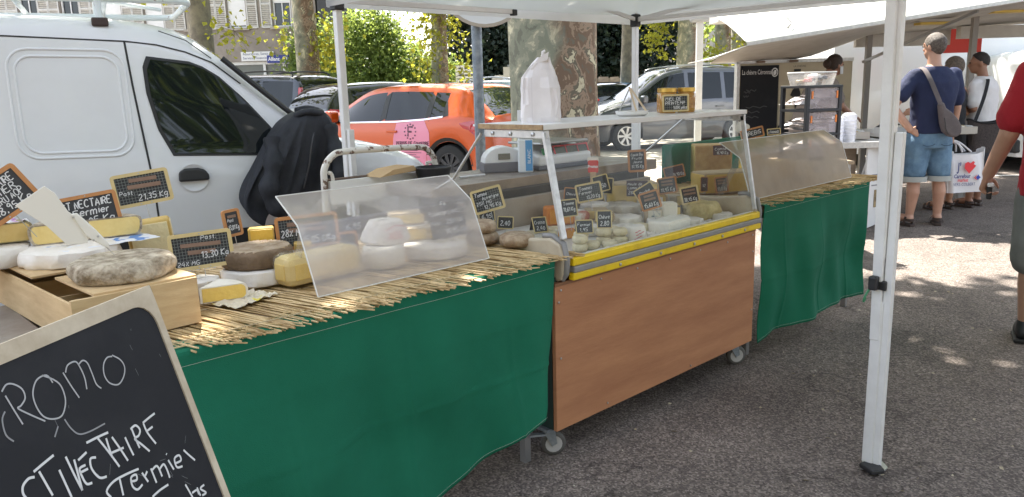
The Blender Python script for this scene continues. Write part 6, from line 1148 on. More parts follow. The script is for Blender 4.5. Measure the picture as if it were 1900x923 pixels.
gb = thing('green_backboard', 'dark green board standing behind the right table', 'board', (4.45, 2.72, .81)); box('panel', (0, 0, .12), (1.2, .02, .27), M_GREEN, gb); box('foot', (-.4, .05, .008), (.05, .12, .012), M_STEEL, gb); box('foot', (.4, .05, .008), (.05, .12, .012), M_STEEL, gb)
pdl = MB().poly(rrect(.085, .075, .02, 4), .005, lambda a, b, d: (a, d, b)).build('paddle_sign', M_PLW, None, loc=(4.72, 2.70, 1.12), rz=rad(-50)); pdl.rotation_euler = (0, rad(25), rad(-55)); tag(pdl, 'blank ivory plastic card standing behind the smoky guard', 'card')
# ---- price tags
S2 = ((0,.22,.62,.17),(0,-.03,.55,.17))
price_tag('orange framed tag cut by the left edge, price 18,95', (.455,2.62,1.152), .18, .128, [('ST NECTAIRE',-.46,.24,.19,.9),('FERMIER',-.42,.02,.19,.8),('LAIT CRU AOP',-.44,-.2,.17,.85),('18,95 Kg',-.25,-.44,.2,.7)], 'o', 's', 32, pin=1.03)
price_tag('orange framed tag for St Nectaire behind the blank spike sign', (.683,2.62,1.082), .172, .112, [('ST NECTAIRE',-.47,.18,.24,.94),('Fermier',-.3,-.1,.24,.7),('17,95 Kg',-.3,-.42,.24,.75)], 'o', 's', 7, pin=.99)
price_tag('yellow framed squared tag highest at left, price 21,35', (.880,2.72,1.128), .178, .112, [('Past.',-.46,-.16,.15,.3),('21,35 Kg',-.12,-.42,.2,.6)], 'y', 'g', 7, pin=.99, strips=((.05,.33,.55,.14),(.05,.09,.66,.15)))
price_tag('yellow framed squared tag in front of the white van sill, price 13,30', (.930,2.40,.950), .188, .116, [('Past.',.02,.36,.13,.3),('13,30 Kg',-.02,-.26,.2,.5),('24% MG',-.46,-.46,.14,.4)], 'y', 'g', 3, pin=.84, strips=((.0,.2,.72,.13),(.0,-.05,.5,.14)))
price_tag('small upright orange framed tag above the dark wheel, price 13,81', (1.063,2.46,1.012), .062, .09, [('Past',-.4,.06,.14,.5),('13,81 Kg',-.42,-.3,.2,.85)], 'o', 's', 4, yaw=5, pin=.93, strips=((0,.3,.7,.12),))
price_tag('wide orange framed tag left of the clear guard, price 15,05', (1.318,2.43,.950), .215, .118, [('28% MG',-.47,-.12,.24,.42),('15,05 €/Kg',-.1,-.42,.24,.58)], 'o', 'g', 3, pin=.85, strips=((-.05,.3,.6,.15),(0,.08,.7,.15)))
price_tag('lower orange framed tag seen through the clear guard, price 14,90', (1.425,2.48,.872), .215, .095, [('Lait',-.45,.05,.25,.3),('Cru',-.45,-.35,.25,.3),('14,90 Kg',-.1,-.3,.28,.55)], 'o', 's', 2, pin=.83)
price_tag('plain slate for local cheese under the clear guard, price 14,95', (1.755,2.19,.948), .135, .118, [('Fromage Local',-.45,.26,.15,.85),('Past   25% MG',-.46,-.05,.13,.9),('14,95 Kg',-.1,-.38,.18,.6)], 'n', 's', 9, pin=.87, bw=.002)
price_tag('small slate behind the local cheese slate under the guard', (1.80,2.33,.995), .11, .05, [('Kg',.25,-.2,.4,.2)], 'n', 's', 7, pin=.9, bw=.002)
price_tag('small grey blue slate leaning upright behind the bloomy drum', (1.55,2.50,.93), .10, .07, [('6,95',-.3,-.2,.3,.6)], 'n', 's', 0, pin=.83, bw=.002)
price_tag('yellow framed squared tag for Tomme Auvergne, price 12,95', (2.055,2.30,.985), .128, .098, [('Tomme',-.45,.26,.17,.5),('Auvergne',-.2,.05,.17,.65),('25% MG',-.45,-.18,.17,.6),('12,95 Kg',-.2,-.42,.18,.65)], 'y', 'g', 14, pin=.875)
price_tag('little yellow framed slate under the Tomme Auvergne tag', (2.136,2.40,.898), .07, .05, [('6,95',-.35,-.2,.4,.7)], 'y', 's', 5, pin=.86, bw=.004)
price_tag('little yellow framed slate left of the goat drums', (2.243,2.40,.855), .07, .055, [('2,40',-.35,-.25,.4,.7)], 'y', 's', -4, pin=.80, bw=.004)
price_tag('yellow framed squared tag for Tomme Fermier, centre left of cabinet', (2.738,2.35,.936), .124, .088, [('Tommes',-.42,.2,.22,.6),('Fermier',-.45,-.08,.2,.6),('13,20 Kg',-.15,-.42,.22,.6)], 'y', 'g', 10, pin=.85)
price_tag('yellow framed slate touching the aluminium post, price 11,61', (2.487,2.25,.902), .072, .078, [('Tomme',-.4,.2,.2,.8),('11,61 Kg',-.42,-.2,.26,.85)], 'y', 's', 6, pin=.80, bw=.005)
price_tag('orange framed slate half hidden behind the Tomme Fermier tag', (2.717,2.44,.922), .075, .062, [('Chevre',-.4,-.1,.24,.7)], 'o', 's', -6, pin=.85, bw=.005)
price_tag('yellow framed tag standing behind the Tomme Fermier tag', (2.945,2.45,.949), .08, .085, [('14,50',-.35,-.3,.24,.7)], 'y', 's', 14, pin=.85, bw=.006)
price_tag('pale framed narrow tag right behind the Tomme Fermier tag', (3.00,2.46,.93), .07, .085, None, 'y', 's', -4, pin=.85, bw=.006)
price_tag('upright orange framed tag highest in the cabinet, price 17,95', (3.29,2.49,1.03), .098, .118, [('Comté Bio',-.42,.28,.13,.85),('Fruité',-.35,.08,.13,.7),('Jeune',-.3,-.12,.13,.7),('17,95 Kg',-.4,-.38,.16,.85)], 'o', 's', 3, pin=.93)
price_tag('purplish slate on the cream half cheese, price 16', (3.10,2.345,.915), .108, .082, [('Meule de',-.45,.2,.17,.7),('Lamoutelle',-.45,-.04,.17,.9),('28% 16,30',-.42,-.36,.2,.85)], 'n', 'p', 0, pin=.86, bw=.002)
price_tag('dark orange framed tag above the front tags, price 14,90', (3.50,2.40,.957), .112, .07, [('14,90 Kg',-.1,-.42,.3,.6)], 'o', 'p', 13, pin=.88, bw=.007)
price_tag('orange framed tag with two paper strips, price 11,95', (3.293,2.30,.913), .10, .086, [('11,95 Kg',-.42,-.42,.26,.85)], 'o', 's', 9, pin=.82, strips=((0,.3,.7,.15),(0,.06,.7,.15)))
price_tag('tilted dark tag directly behind the price 15,60 tag', (2.925,2.16,.922), .098, .084, [('Bûche',-.3,0,.24,.6)], 'y', 's', 32, pin=.82, bw=.006)
price_tag('orange framed tag nearest the bumper, price 15,60', (2.873,2.10,.902), .094, .086, [('15,60 Kg',-.42,-.42,.26,.85)], 'o', 's', 17, pin=.81, strips=((0,.32,.6,.15),(.02,.08,.7,.15)))
price_tag('orange framed tag right of centre in the cabinet, price 18,95', (3.227,2.12,.886), .09, .088, [('18,95 Kg',-.42,-.42,.24,.85)], 'y', 's', 12, pin=.83, strips=((0,.32,.8,.14),(0,.08,.8,.14)))
price_tag('purple slate at the top of the tall crusted block', (4.02,2.43,1.035), .10, .06, [('Comté',-.4,.0,.28,.7),('16,90 Kg',-.3,-.42,.3,.7)], 'o', 'p', 2, pin=1.0, bw=.002)
price_tag('small orange framed tag in front of the tall crusted block', (4.02,2.27,.968), .06, .07, [('12',-.2,-.35,.25,.4)], 'o', 's', 3, pin=.9, strips=((0,.2,.7,.14),), bw=.006)
price_tag('orange framed tag at the cabinet right end, price 13,65', (3.60,2.17,.894), .072, .086, [('13,65 Kg',-.42,-.42,.24,.85)], 'o', 's', 8, pin=.84, strips=((0,.32,.7,.13),(0,.1,.7,.13)))
price_tag('narrow orange framed tag beside the price 13,65 tag', (3.575,2.26,.892), .04, .08, [('12',-.3,-.2,.2,.6)], 'o', 'p', 0, pin=.84, bw=.004)
price_tag('orange framed tag leaning behind the smoky guard', (4.67,2.60,1.09), .15, .07, [('BREBIS',-.3,-.2,.45,.75)], 'o', 's', 14, pin=1.0, bw=.010)
price_tag('small yellow framed tag behind the smoky guard at right', (4.96,2.60,1.085), .09, .045, [('6 FROMAGE',-.45,-.3,.5,.9)], 'y', 's', 5, pin=.95, bw=.006)
price_tag('small honey chalk sign on the cabinet shelf', (2.985,2.045,1.337), .118, .078, [('MIEL DE',-.44,.2,.22,.7),('PRINTEMP',-.44,-.1,.22,.85),('9,00€ pièce',-.1,-.42,.22,.6)], 'y', 'g', 1, pitch=-8, pin=1.2905)
pm_ = thing('promo_holder', 'red and white promo card holder near the rear wall of the cabinet', 'card holder', (2.945, 2.50, .93), rad(-50)); MB().poly(rrect(.052, .062, .008, 3), .004, lambda a, b, d: (a, d, .10+b)).build('card', mat('promo_red', (.62,.05,.04), .4), pm_); MB().poly(rrect(.056, .024, .006, 3), .003, lambda a, b, d: (a, d+.0045, .134+b)).build('card_top', M_PLW, pm_); box('holder', (0, .002, .035), (.03, .006, .075), mat('holder_tan', (.55,.36,.22), .5), pm_)
printed('lettering', 'Promo', .021, printmat('white', (.85,.85,.85)), pm_, (-.0265, -.0015, .094), (pi/2, 0, 0), sx=.85, bold=.0006)
def folded(label, loc, w_, h, txt, rz):
    t = thing('folded_slate', label, 'price tag', loc, rz, 'folded slates'); s = h*.55
    for sg in (-1, 1): o = MB().add([(-w_/2, sg*s, 0), (w_/2, sg*s, 0), (w_/2, sg*.002, h), (-w_/2, sg*.002, h), (-w_/2, sg*s*.93, 0), (w_/2, sg*s*.93, 0), (w_/2, 0, h*.97), (-w_/2, 0, h*.97)], [(0,1,2,3),(4,5,6,7),(0,1,5,4),(1,2,6,5),(2,3,7,6),(3,0,4,7)]).build('leaf', M_SLT, t)
    fb = MB()
    for a, b in (((-w_/2,0),(w_/2,0)),((-w_/2,h),(w_/2,h)),((-w_/2,0),(-w_/2,h)),((w_/2,0),(w_/2,h))): fb.bar((a[0], -s*(1-a[1]/h)-.001, a[1]), (b[0], -s*(1-b[1]/h)-.001, b[1]), .004, .004)
    fb.build('frame', M_WOODY, t); tx = MB(); hand(tx, txt[0], -w_*.4, h*.55, h*.22, lambda a, b: (a, -s*(1-b/h)-.002, b), width=w_*.8, k=2); hand(tx, txt[1], -w_*.3, h*.15, h*.25, lambda a, b: (a, -s*(1-b/h)-.002, b), width=w_*.65, k=2); tx.build('chalk_lettering', M_CHALK, t)
folded('folded slate on the goat drums left of the aluminium post', (2.365,2.32,.81), .062, .06, ('Crottin','2,40'), rad(-25))
folded('folded slate standing on goat cheeses behind the front ones', (2.545,2.10,.828), .06, .068, ('Chèvre','2,80'), rad(-48))
folded('folded slate on the front left goat cheeses', (2.40,2.09,.826), .07, .05, ('Fermier','1,95'), rad(-40))
# ================================================================ goat cheese trailer (frame: x right, y away as one stands)
TO = G(4.0, 9.6); tl = thing('market_trailer', 'cream goat cheese trailer with raised awning and open counter', 'trailer', TO, GA)
def T(r, d): return (r-4.0, d-9.6)
M_CRM = mat('trailer_cream', (.62,.54,.39), .5, col2=(.56,.48,.34), ns=3); M_TWHT = mat('trailer_white', (.70,.70,.68), .45, col2=(.62,.62,.6), ns=4); M_UNDER = mat('awning_lining', (.60,.57,.52), .7, col2=(.50,.47,.42), ns=4, nd=7); M_BDARK = mat('goat_black', (.012,.012,.014), .6)
def tbox(n, r0, r1, d0, d1, z0, z1, m, par=None, bev=0): return box(n, ((r0+r1)/2-4.0, (d0+d1)/2-9.6, (z0+z1)/2), (r1-r0, d1-d0, z1-z0), m, par or tl, bev)
wl = tbox('end_wall', 2.82, 4.2, 9.6, 9.66, .45, 1.64, M_CRM)
tbox('wall_frame', 2.79, 2.825, 9.57, 9.69, .4, 1.66, M_ALU); tbox('wall_frame', 2.79, 4.2, 9.57, 9.69, 1.641, 1.68, M_ALU)
bd = tbox('chalkboard_panel', 2.84, 3.30, 9.58, 9.596, .70, 1.615, M_SLATE, wl)
printed('lettering', 'La chèvre Céronnaise', .082, printmat('white', (.85,.85,.85)), bd, (2.85-4, -.0235+0, 1.51), (pi/2, 0, 0), sx=.55)
hd3 = MB()
for k in range(20):
    a, b = 2*pi*k/20, 2*pi*(k+1)/20; hd3.add([(3.25-4+r*.75*cos(t), -.0235, 1.53+r*sin(t)) for r, t in ((.042,a),(.054,a),(.054,b),(.042,b))], [(0,1,2,3)])
hd3.add([(3.25-4+x, -.0235, 1.53+z) for x, z in ((-.02,-.03),(.005,-.035),(.02,-.01),(.018,.02),(.03,.045),(.008,.025),(-.005,.03),(-.012,.0))], [tuple(range(8))]); hd3.build('goat_logo', printmat('white', (.85,.85,.85)), bd)
ft = MB()
for i, (z, l) in enumerate(((1.30,.08),(1.32,.12),(1.25,.06),(1.12,.26),(1.06,.2),(1.0,.16))): ribbon(ft, [(2.88-4+.03*(i % 2)+k*l/6, z+.012*sin(k*2.1+i)) for k in range(7)], .012, lambda x, z: (x, -.0235, z))
ft.build('faint_writing', mat('faint_board_chalk', (.075,.075,.08), .9), bd)
gt = MB().poly([(x/166-4+2.78+ .0, 1.42+(150-y)/166) for x, y in []] or [(3.49-4,.86),(3.40-4,.93),(3.30-4,.96),(3.27-4,.90),(3.27-4,.80),(3.9-4,.80),(3.9-4,1.0),(3.60-4,1.03),(3.52-4,1.12),(3.53-4,1.22),(3.47-4,1.24),(3.42-4,1.22),(3.44-4,1.29),(3.50-4,1.34),(3.49-4,1.40),(3.52-4,1.46),(3.515-4,1.40),(3.53-4,1.36),(3.55-4,1.43),(3.58-4,1.45),(3.56-4,1.37),(3.55-4,1.33),(3.58-4,1.28),(3.57-4,1.15),(3.56-4,.95)][:0] or [(-.73,.80),(-.10,.80),(-.10,1.02),(-.38,1.06),(-.43,1.16),(-.42,1.27),(-.44,1.33),(-.40,1.42),(-.445,1.37),(-.455,1.45),(-.47,1.36),(-.52,1.31),(-.545,1.25),(-.50,1.22),(-.48,1.10),(-.50,.97),(-.58,.92),(-.66,.90)], .006, lambda a, b, d: (a, -.008+d, b)).build('goat_silhouette', M_BDARK, wl)
printed('lettering', 'LA CHÈVRE', .03, printmat('dark', (.08,.08,.1)), wl, (3.48-4, -.003, 1.585), (pi/2, 0, 0)); tbox('small_plate', 3.49, 3.57, 9.59, 9.599, 1.53, 1.56, M_BDARK, wl)
for r_ in (3.02, 3.42, 3.9): tbox('hinge', r_, r_+.09, 9.52, 9.57, 1.645, 1.67, mat('rusty_hinge', (.2,.13,.09), .7), wl)
# floor, counter, posts
tbox('counter', 2.75, 3.66, 7.3, 8.3, .80, .835, mat('counter_grey', (.5,.5,.5), .4)); tbox('counter_edge', 2.75, 3.66, 7.27, 7.298, .785, .84, M_ALU)
tbox('base_panel', 2.8, 3.35, 7.45, 7.5, .25, .78, mat('brown_check_panel', (.27,.22,.17), .6, col2=(.21,.17,.13), ns=30)); tbox('base_panel', 4.05, 4.75, 8.35, 8.40, .33, .80, M_TWHT)
tbox('second_counter', 4.0, 4.8, 8.34, 9.3, .80, .84, M_TWHT); tbox('rear_counter', 4.82, 7.4, 9.3, 9.8, .80, .84, M_TWHT)
for r_, d in ((4.32, 9.5), (5.28, 9.0), (7.2, 9.1), (2.8, 7.6), (3.58, 7.6)): tbox('post', r_, r_+.06 if d > 8 else r_+.05, d, d+.06 if d > 8 else d+.05, 0, 2.35 if d > 8 else .79, mat('post_grey', (.27,.25,.23), .5))
MB().tube(smooth_path([(3.06-4,7.42-9.6,.79),(3.10-4,7.40-9.6,.76),(3.12-4,7.4-9.6,.6),(3.12-4,7.4-9.6,.05)], 4), .012, 8).build('bent_tube', M_ALU, tl, smooth=40)
# raised roof flap (fabric-like sheets) and ceiling beyond
def sheet3(name, P, m, th=.02):
    o = MB().grid(P).build(name, m, tl, smooth=40); s = o.modifiers.new('t', 'SOLIDIFY'); s.thickness = th; return o
FRONT = lambda r: 1.80+.13*(r-2.45)
def aw(r, f): return lerp(8.05, 9.62, f)
sheet3('awning_lining', [[(r-4, aw(r, f)-9.6, lerp(FRONT(r)-.012, itp(r, [(2.4,1.66),(3.6,1.69),(4.4,1.95),(8,2.1)]), f)+.03*sin(pi*f)) for r in np.linspace(2.47, 7.6, 26)] for f in np.linspace(0, 1, 10)], M_UNDER, .01)
sheet3('awning_skin', [[(r-4, lerp(7.98, 9.75, f)-9.6, lerp(FRONT(r)+.012, 2.26+.03*(r-2.4), f)+.05*sin(pi*f)) for r in np.linspace(2.42, 7.7, 26)] for f in np.linspace(0, 1, 10)], M_TWHT, .01)
MB().bar((2.42-4, 7.99-9.6, FRONT(2.42)), (7.7-4, 7.99-9.6, FRONT(7.7)), .03, .035).build('awning_edge', M_ALU, tl)
sheet3('left_wing', [[(lerp(2.2, 2.5, s)-4-.12*f*(1-s), lerp(9.6, 8.05, f)-9.6, lerp(1.66, 1.70, s)+(FRONT(2.45)-1.70)*f*s) for s in np.linspace(0, 1, 8)] for f in np.linspace(0, 1, 8)], M_TWHT, .008)
tbox('roof', 2.9, 8.2, 9.75, 11.4, 2.24, 2.36, M_TWHT); tbox('roof_cap', 3.3, 8.0, 9.95, 11.2, 2.36, 2.46, M_TWHT, None, .03)
tbox('rear_beam', 5.4, 8.2, 9.45, 9.55, 1.86, 2.0, M_UNDER); tbox('header_left', 4.25, 5.4, 9.66, 9.72, 1.80, 2.2, M_UNDER)
for r_ in (4.55, 5.35, 6.1):
    lt = tbox('ceiling_lamp', r_, r_+.36, 8.75, 8.9, FRONT(r_)-.085, FRONT(r_)-.06, mat('lamp_yellow', (.75,.52,.08), .4)); tbox('lamp_gasket', r_-.03, r_+.39, 8.72, 8.93, FRONT(r_)-.058, FRONT(r_)-.03, M_UNDER, lt)
for x0, x1 in ((4.3, 4.9), (7.0, 6.5)): MB().bar((x0-4, 9.55-9.6, 1.62), (x1-4, 8.3-9.6, FRONT(x1)-.04), .03, .03).build('strut', M_STEEL, tl)
MB().tube(smooth_path([(2.9-4,8.25-9.6,1.95),(2.94-4,8.22-9.6,2.0),(2.91-4,8.2-9.6,2.03),(2.88-4,8.2-9.6,2.06)], 4), .012, 6).build('latch_hook', M_STEEL, tl)
# drawer tower, tray, containers
dt = thing('drawer_tower', 'black framed tower of clear plastic drawers full of paper', 'drawer tower', G(2.56, 6.62, .76), GA+rad(20)); M_DRW = thin_glass('drawer_plastic', (.9,.88,.9), .06, .34, (.62,.58,.60), .1, .8); M_ORC = mat('orange_clip', (.8,.22,.03), .4)
M_BKF = mat('drawer_black', (.016,.017,.02), .5)
for x in (-.165, .165):
    for y in (-.15, .15): box('upright', (x, y, .31), (.035, .03, .62), M_BKF, dt, bev=.004)
for z in (.01, .215, .415, .61):
    box('frame_shelf', (0, 0, z), (.366, .335, .022), M_BKF, dt, bev=.004)
for z in (.115, .315, .513):
    dw = box('drawer', (0, -.155, z), (.285, .006, .165), M_DRW, dt); box('drawer_side', (-.15+.302, 0, z), (.006, .26, .165), M_DRW, dw)
    for x in (-.125, .13): box('clip', (x, -.161, z+.03), (.016, .006, .06), M_ORC, dw)
    for q in range(4): o = MB().grid([[(-.11+.05*q+.07*i+random.uniform(-.01,.01), -.12+.2*j+random.uniform(-.02,.02), z-.06+.018*q+random.uniform(-.015,.04)) for i in range(3)] for j in range(3)]).build('paper', M_PAPER, dw)
bn = thing('plastic_box', 'clear plastic box of odds and ends on top of the drawer tower', 'box', G(2.55, 6.6, 1.382), GA+rad(14))
MB().add([(sx*.15*k, sy*.11*k, z) for z, k in ((0,.9),(.10,1.06)) for sx, sy in ((-1,-1),(1,-1),(1,1),(-1,1))], [(3,2,1,0),(0,1,5,4),(1,2,6,5),(2,3,7,6),(3,0,4,7)]).build('walls', thin_glass('clear_box', (.93,.93,.93), .05, .22, (.7,.68,.66), .08, .8), bn)
for i, (x, y, w_, c) in enumerate(((-.1,0,.07,(.65,.55,.4)),(-.06,-.04,.06,(.5,.1,.12)),(.02,.02,.09,(.1,.12,.2)),(.09,-.02,.08,(.12,.13,.16)),(-.01,-.05,.1,(.7,.7,.72)),(.06,.05,.06,(.72,.68,.6)))): box('content', (x, y, .03+.01*i), (w_, .05, .03), mat('odds%d' % i, c, .6), bn, bev=.008, M=Matrix.Rotation(.5*i, 3, 'Z'))
MB().tube([(x, y, .103) for x, y in rrect(.32, .235, .02, 3)], .006, 6, closed=True).build('rim', mat('box_rim', (.7,.7,.68), .4), bn)
tp = thing('side_table', 'small table under the drawer tower', 'table', G(2.57, 6.6), GA); box('top', (0, 0, .746), (.55, .5, .025), mat('table_ply', (.4,.3,.2)), tp)
for sx in (-1, 1):
    for sy in (-1, 1): box('leg', (sx*.24, sy*.21, .367), (.03, .03, .733), M_STEEL, tp)
M_TUB = thin_glass('frosted_plastic', (.92,.93,.97), .06, .55, (.72,.74,.80), .15, .8)
for i, (r_, d, R, h, lab) in enumerate(((2.80,6.95,.06,.15,'stack of clear plastic tubs nearest the drawer tower, low one'),(2.93,6.9,.07,.25,'tall stack of clear plastic tubs, left of the pair'),(3.07,6.95,.07,.275,'tall stack of clear plastic tubs with domed lid, right of the pair'))):
    t = thing('tub_stack', lab, 'plastic tubs', G(r_+.18, d+.48, .836), 0, 'clear plastic tub stacks'); MB().lathe([(0,.0),(R*.9,.0),(R*.95,h*.3),(R*.97,h*.6),(R,h*.85),(R*.98,h*.92),(R*.6,h),(0,h)], (0,0,0), 24).build('stack', M_TUB, t, smooth=40)
    for k in range(1, int(h/.035)): MB().lathe([(R*.96,k*.033),(R*1.05,k*.033+.003),(R*.97,k*.033+.007)], (0,0,0), 24).build('rim', M_TUB, t, smooth=40)
for i, (r_, d, w_, c, lab) in enumerate(((3.05,7.7,.34,(.55,.5,.45),'heap of paper on the trailer counter beside the tubs'),(3.75,8.1,.36,(.6,.6,.58),'pale crate of cheeses on the trailer counter behind the tent leg'),(4.3,8.0,.3,(.5,.46,.4),'tray with bags on the counter under the elbow of the man in navy'))):
    t = thing('counter_tray', lab, 'tray', G(r_+.3, d, .842), GA, 'trays on the trailer counter'); 
    for q, (x, y, a, b) in enumerate(((0,-.13,w_,.008),(0,.13,w_,.008),(-w_/2,0,.008,.26),(w_/2,0,.008,.26))): box('wall', (x, y, .04), (a, b, .07), mat('tray%d' % i, c, .6), t)
    box('base', (0, 0, .004), (w_-.02, .24, .008), mat('tray%d' % i, c, .6), t)
    for q in range(6): box('packet', (-w_*.35+q*w_*.14, .03*(-1)**q, .05), (.05, .14, .07), mat('packet%d' % (q % 3), ((.66,.62,.55),(.5,.36,.2),(.7,.7,.7))[q % 3], .6, bump=.6, bs=30), t, bev=.012, M=Matrix.Rotation(.3*q-.6, 3, 'Y'))
# white advertising board by the near leg, black crate, closed parasol
ad = thing('folding_sign', 'white folding street sign standing behind the near tent leg', 'sign', G(3.50, 7.35), GA+rad(28)); MB().poly([(-.13,0),(.20,.06),(.13,.80),(-.13,.80)], .02, lambda a, b, d: (a, d, b)).build('panel', M_WHITE, ad)
for k in range(3): box('print_mark', (.03, -.003, .52-.05*k), (.16, .004, .012), printmat('greyink', (.3,.3,.32)), ad)
box('picture', (.05, -.003, .29), (.11, .004, .17), mat('ad_picture', (.42,.32,.16), .5, col2=(.12,.09,.05), ns=30), ad); box('rear_prop', (.03, .14, .37), (.2, .02, .74), M_WHITE, ad, M=Matrix.Rotation(.3, 3, 'X'))
bc = thing('black_crate', 'black plastic crate on the ground between cabinet and right table', 'crate', (3.75, 2.55, 0)); 
for z in (.03, .11, .19, .27): 
    for x, y, a, b in ((0,-.15,.4,.012),(0,.15,.4,.012),(-.2,0,.012,.3),(.2,0,.012,.3)): box('slat', (x, y, z), (a, b, .05), M_BLK, bc)
for sx in (-1, 1):
    for sy in (-1, 1): box('corner', (sx*.2, sy*.15, .15), (.025, .025, .30), M_BLK, bc)
ps = thing('closed_parasol', 'closed grey parasol in the sun far right behind the man in white', 'parasol', G(12.3, 19.5), 0); MB().tube([(0,0,0),(0,0,2.9)], .025, 8).build('pole', M_ALU, ps); pm3 = MB(); rows = [[((.06+.14*itp(z, [(1.3,.7),(1.6,1),(2.6,.35),(2.8,0)]))*(1+.2*sin(6*a))*cos(a), (.06+.14*itp(z, [(1.3,.7),(1.6,1),(2.6,.35),(2.8,0)]))*(1+.2*sin(6*a))*sin(a), z) for a in np.linspace(0, 2*pi, 37)] for z in np.linspace(1.3, 2.8, 9)]; pm3.grid(rows); pm3.build('cloth', mat('parasol_grey', (.42,.40,.37), .8), ps, smooth=60)
# ================================================================ people: one continuous surface each, clothing as shells over it
def caps(mb, a, b, ra, rb, n=14, sq=1.0, k=5):
    """tapered limb with round ends"""
    a, b = V(a), V(b); d = (b-a); L_ = d.length; d = d/L_; u = d.orthogonal().normalized()
    if abs(d.z) > .3: u = (V((1,0,0))-d*d.x).normalized()
    w_ = d.cross(u); rings = []
    for i in range(k): t = -pi/2+pi/2*i/k; rings.append((a+d*ra*sin(t), ra*cos(t)))
    for i in range(7): t = i/6; rings.append((a.lerp(b, t), lerp(ra, rb, t)))
    for i in range(1, k+1): t = pi/2*i/k; rings.append((b+d*rb*sin(t), rb*cos(t)))
    o = len(mb.v)
    for c, r in rings:
        for j in range(n): q = 2*pi*j/n; mb.v.append(tuple(c+(u*cos(q)*sq+w_*sin(q))*max(r, 1e-4)))
    for i in range(len(rings)-1):
        for j in range(n): mb.f.append((o+i*n+j, o+i*n+(j+1) % n, o+(i+1)*n+(j+1) % n, o+(i+1)*n+j)); mb.mi.append(0)
    return mb
def ell(mb, c, r, R3=None, n=18, m=12):
    c = V(c); o = len(mb.v)
    for i in range(m+1):
        t = -pi/2+pi*i/m
        for j in range(n): q = 2*pi*j/n; p = V((r[0]*max(cos(t), 1e-4)*cos(q), r[1]*max(cos(t), 1e-4)*sin(q), r[2]*sin(t))); mb.v.append(tuple(c+(R3 @ p if R3 else p)))
    for i in range(m):
        for j in range(n): mb.f.append((o+i*n+j, o+i*n+(j+1) % n, o+(i+1)*n+(j+1) % n, o+(i+1)*n+j)); mb.mi.append(0)
    return mb
def torso(mb, secs, n=28):
    """stack of (centre, half width, half depth) sections, closed"""
    o = len(mb.v)
    for c, a, b in secs:
        for j in range(n):
            q = 2*pi*j/n; ca, sa = cos(q), sin(q); mb.v.append((c[0]+a*np.sign(ca)*abs(ca)**.8, c[1]+b*np.sign(sa)*abs(sa)**.8, c[2]))
    k = len(secs)
    for i in range(k-1):
        for j in range(n): mb.f.append((o+i*n+j, o+i*n+(j+1) % n, o+(i+1)*n+(j+1) % n, o+(i+1)*n+j)); mb.mi.append(0)
    mb.f.append(tuple(o+j for j in reversed(range(n)))); mb.f.append(tuple(o+(k-1)*n+j for j in range(n))); mb.mi += [0, 0]; return mb
def fuse(mb, name, m, parent, vox=.011, sm=6, disp=None, solid=None):
    """melt overlapping volumes into one continuous skin"""
    me = bpy.data.meshes.new(name); me.from_pydata(mb.v, [], mb.f); me.update(); o = bpy.data.objects.new(name, me); SC.collection.objects.link(o)
    r = o.modifiers.new('r', 'REMESH'); r.mode = 'VOXEL'; r.voxel_size = vox; s = o.modifiers.new('s', 'SMOOTH'); s.iterations = sm; s.factor = .5
    if disp:
        tx = bpy.data.textures.new(name, 'CLOUDS'); tx.noise_scale = disp[1]; dm = o.modifiers.new('d', 'DISPLACE'); dm.texture = tx; dm.strength = disp[0]; dm.mid_level = .5; dm.texture_coords = 'LOCAL'
    dg = bpy.context.evaluated_depsgraph_get(); dg.update(); m2 = bpy.data.meshes.new_from_object(o.evaluated_get(dg)); bpy.data.objects.remove(o)
    m2.materials.clear(); m2.materials.append(m); m2.polygons.foreach_set('use_smooth', [True]*len(m2.polygons)); o = bpy.data.objects.new(name, m2); SC.collection.objects.link(o); o.parent = parent; return o
def skinm(n, c): return mat('skin_'+n, c, .5, col2=tuple(.85*x for x in c), ns=9, bump=.12, bs=90)
def head(mb, c, s=1.0, f=(0,1)):
    """head with face; f = horizontal facing"""
    fx = V((f[0], f[1], 0)).normalized(); sx = V((fx.y, -fx.x, 0)); R3 = Matrix((sx, fx, V((0,0,1)))).transposed(); c = V(c); P = lambda x, y, z: c+R3 @ V((x*s, y*s, z*s))
    ell(mb, P(0,-.012,.02), (.076*s,.096*s,.098*s), R3); ell(mb, P(0,.018,-.05), (.058*s,.07*s,.072*s), R3); ell(mb, P(0,.045,-.085), (.036*s,.036*s,.03*s), R3)
    caps(mb, P(0,.083,.0), P(0,.103,-.028), .011*s, .015*s, 10); ell(mb, P(0,.088,-.062), (.026*s,.012*s,.010*s), R3); ell(mb, P(0,.075,.028), (.055*s,.02*s,.012*s), R3)
    for q in (-1, 1): ell(mb, P(q*.077,-.012,-.008), (.012*s,.022*s,.032*s), R3, 10, 8); ell(mb, P(q*.032,.082,.005), (.016*s,.012*s,.01*s), R3, 10, 8)
    return P, R3
def eyes(P, s, parent):
    for q in (-1, 1): MB_ = ell(MB(), P(q*.032,.09,.004), (.012*s,.007*s,.007*s), None, 10, 8); MB_.build('eye', mat('eye_dark', (.03,.025,.02), .2), parent, smooth=60)
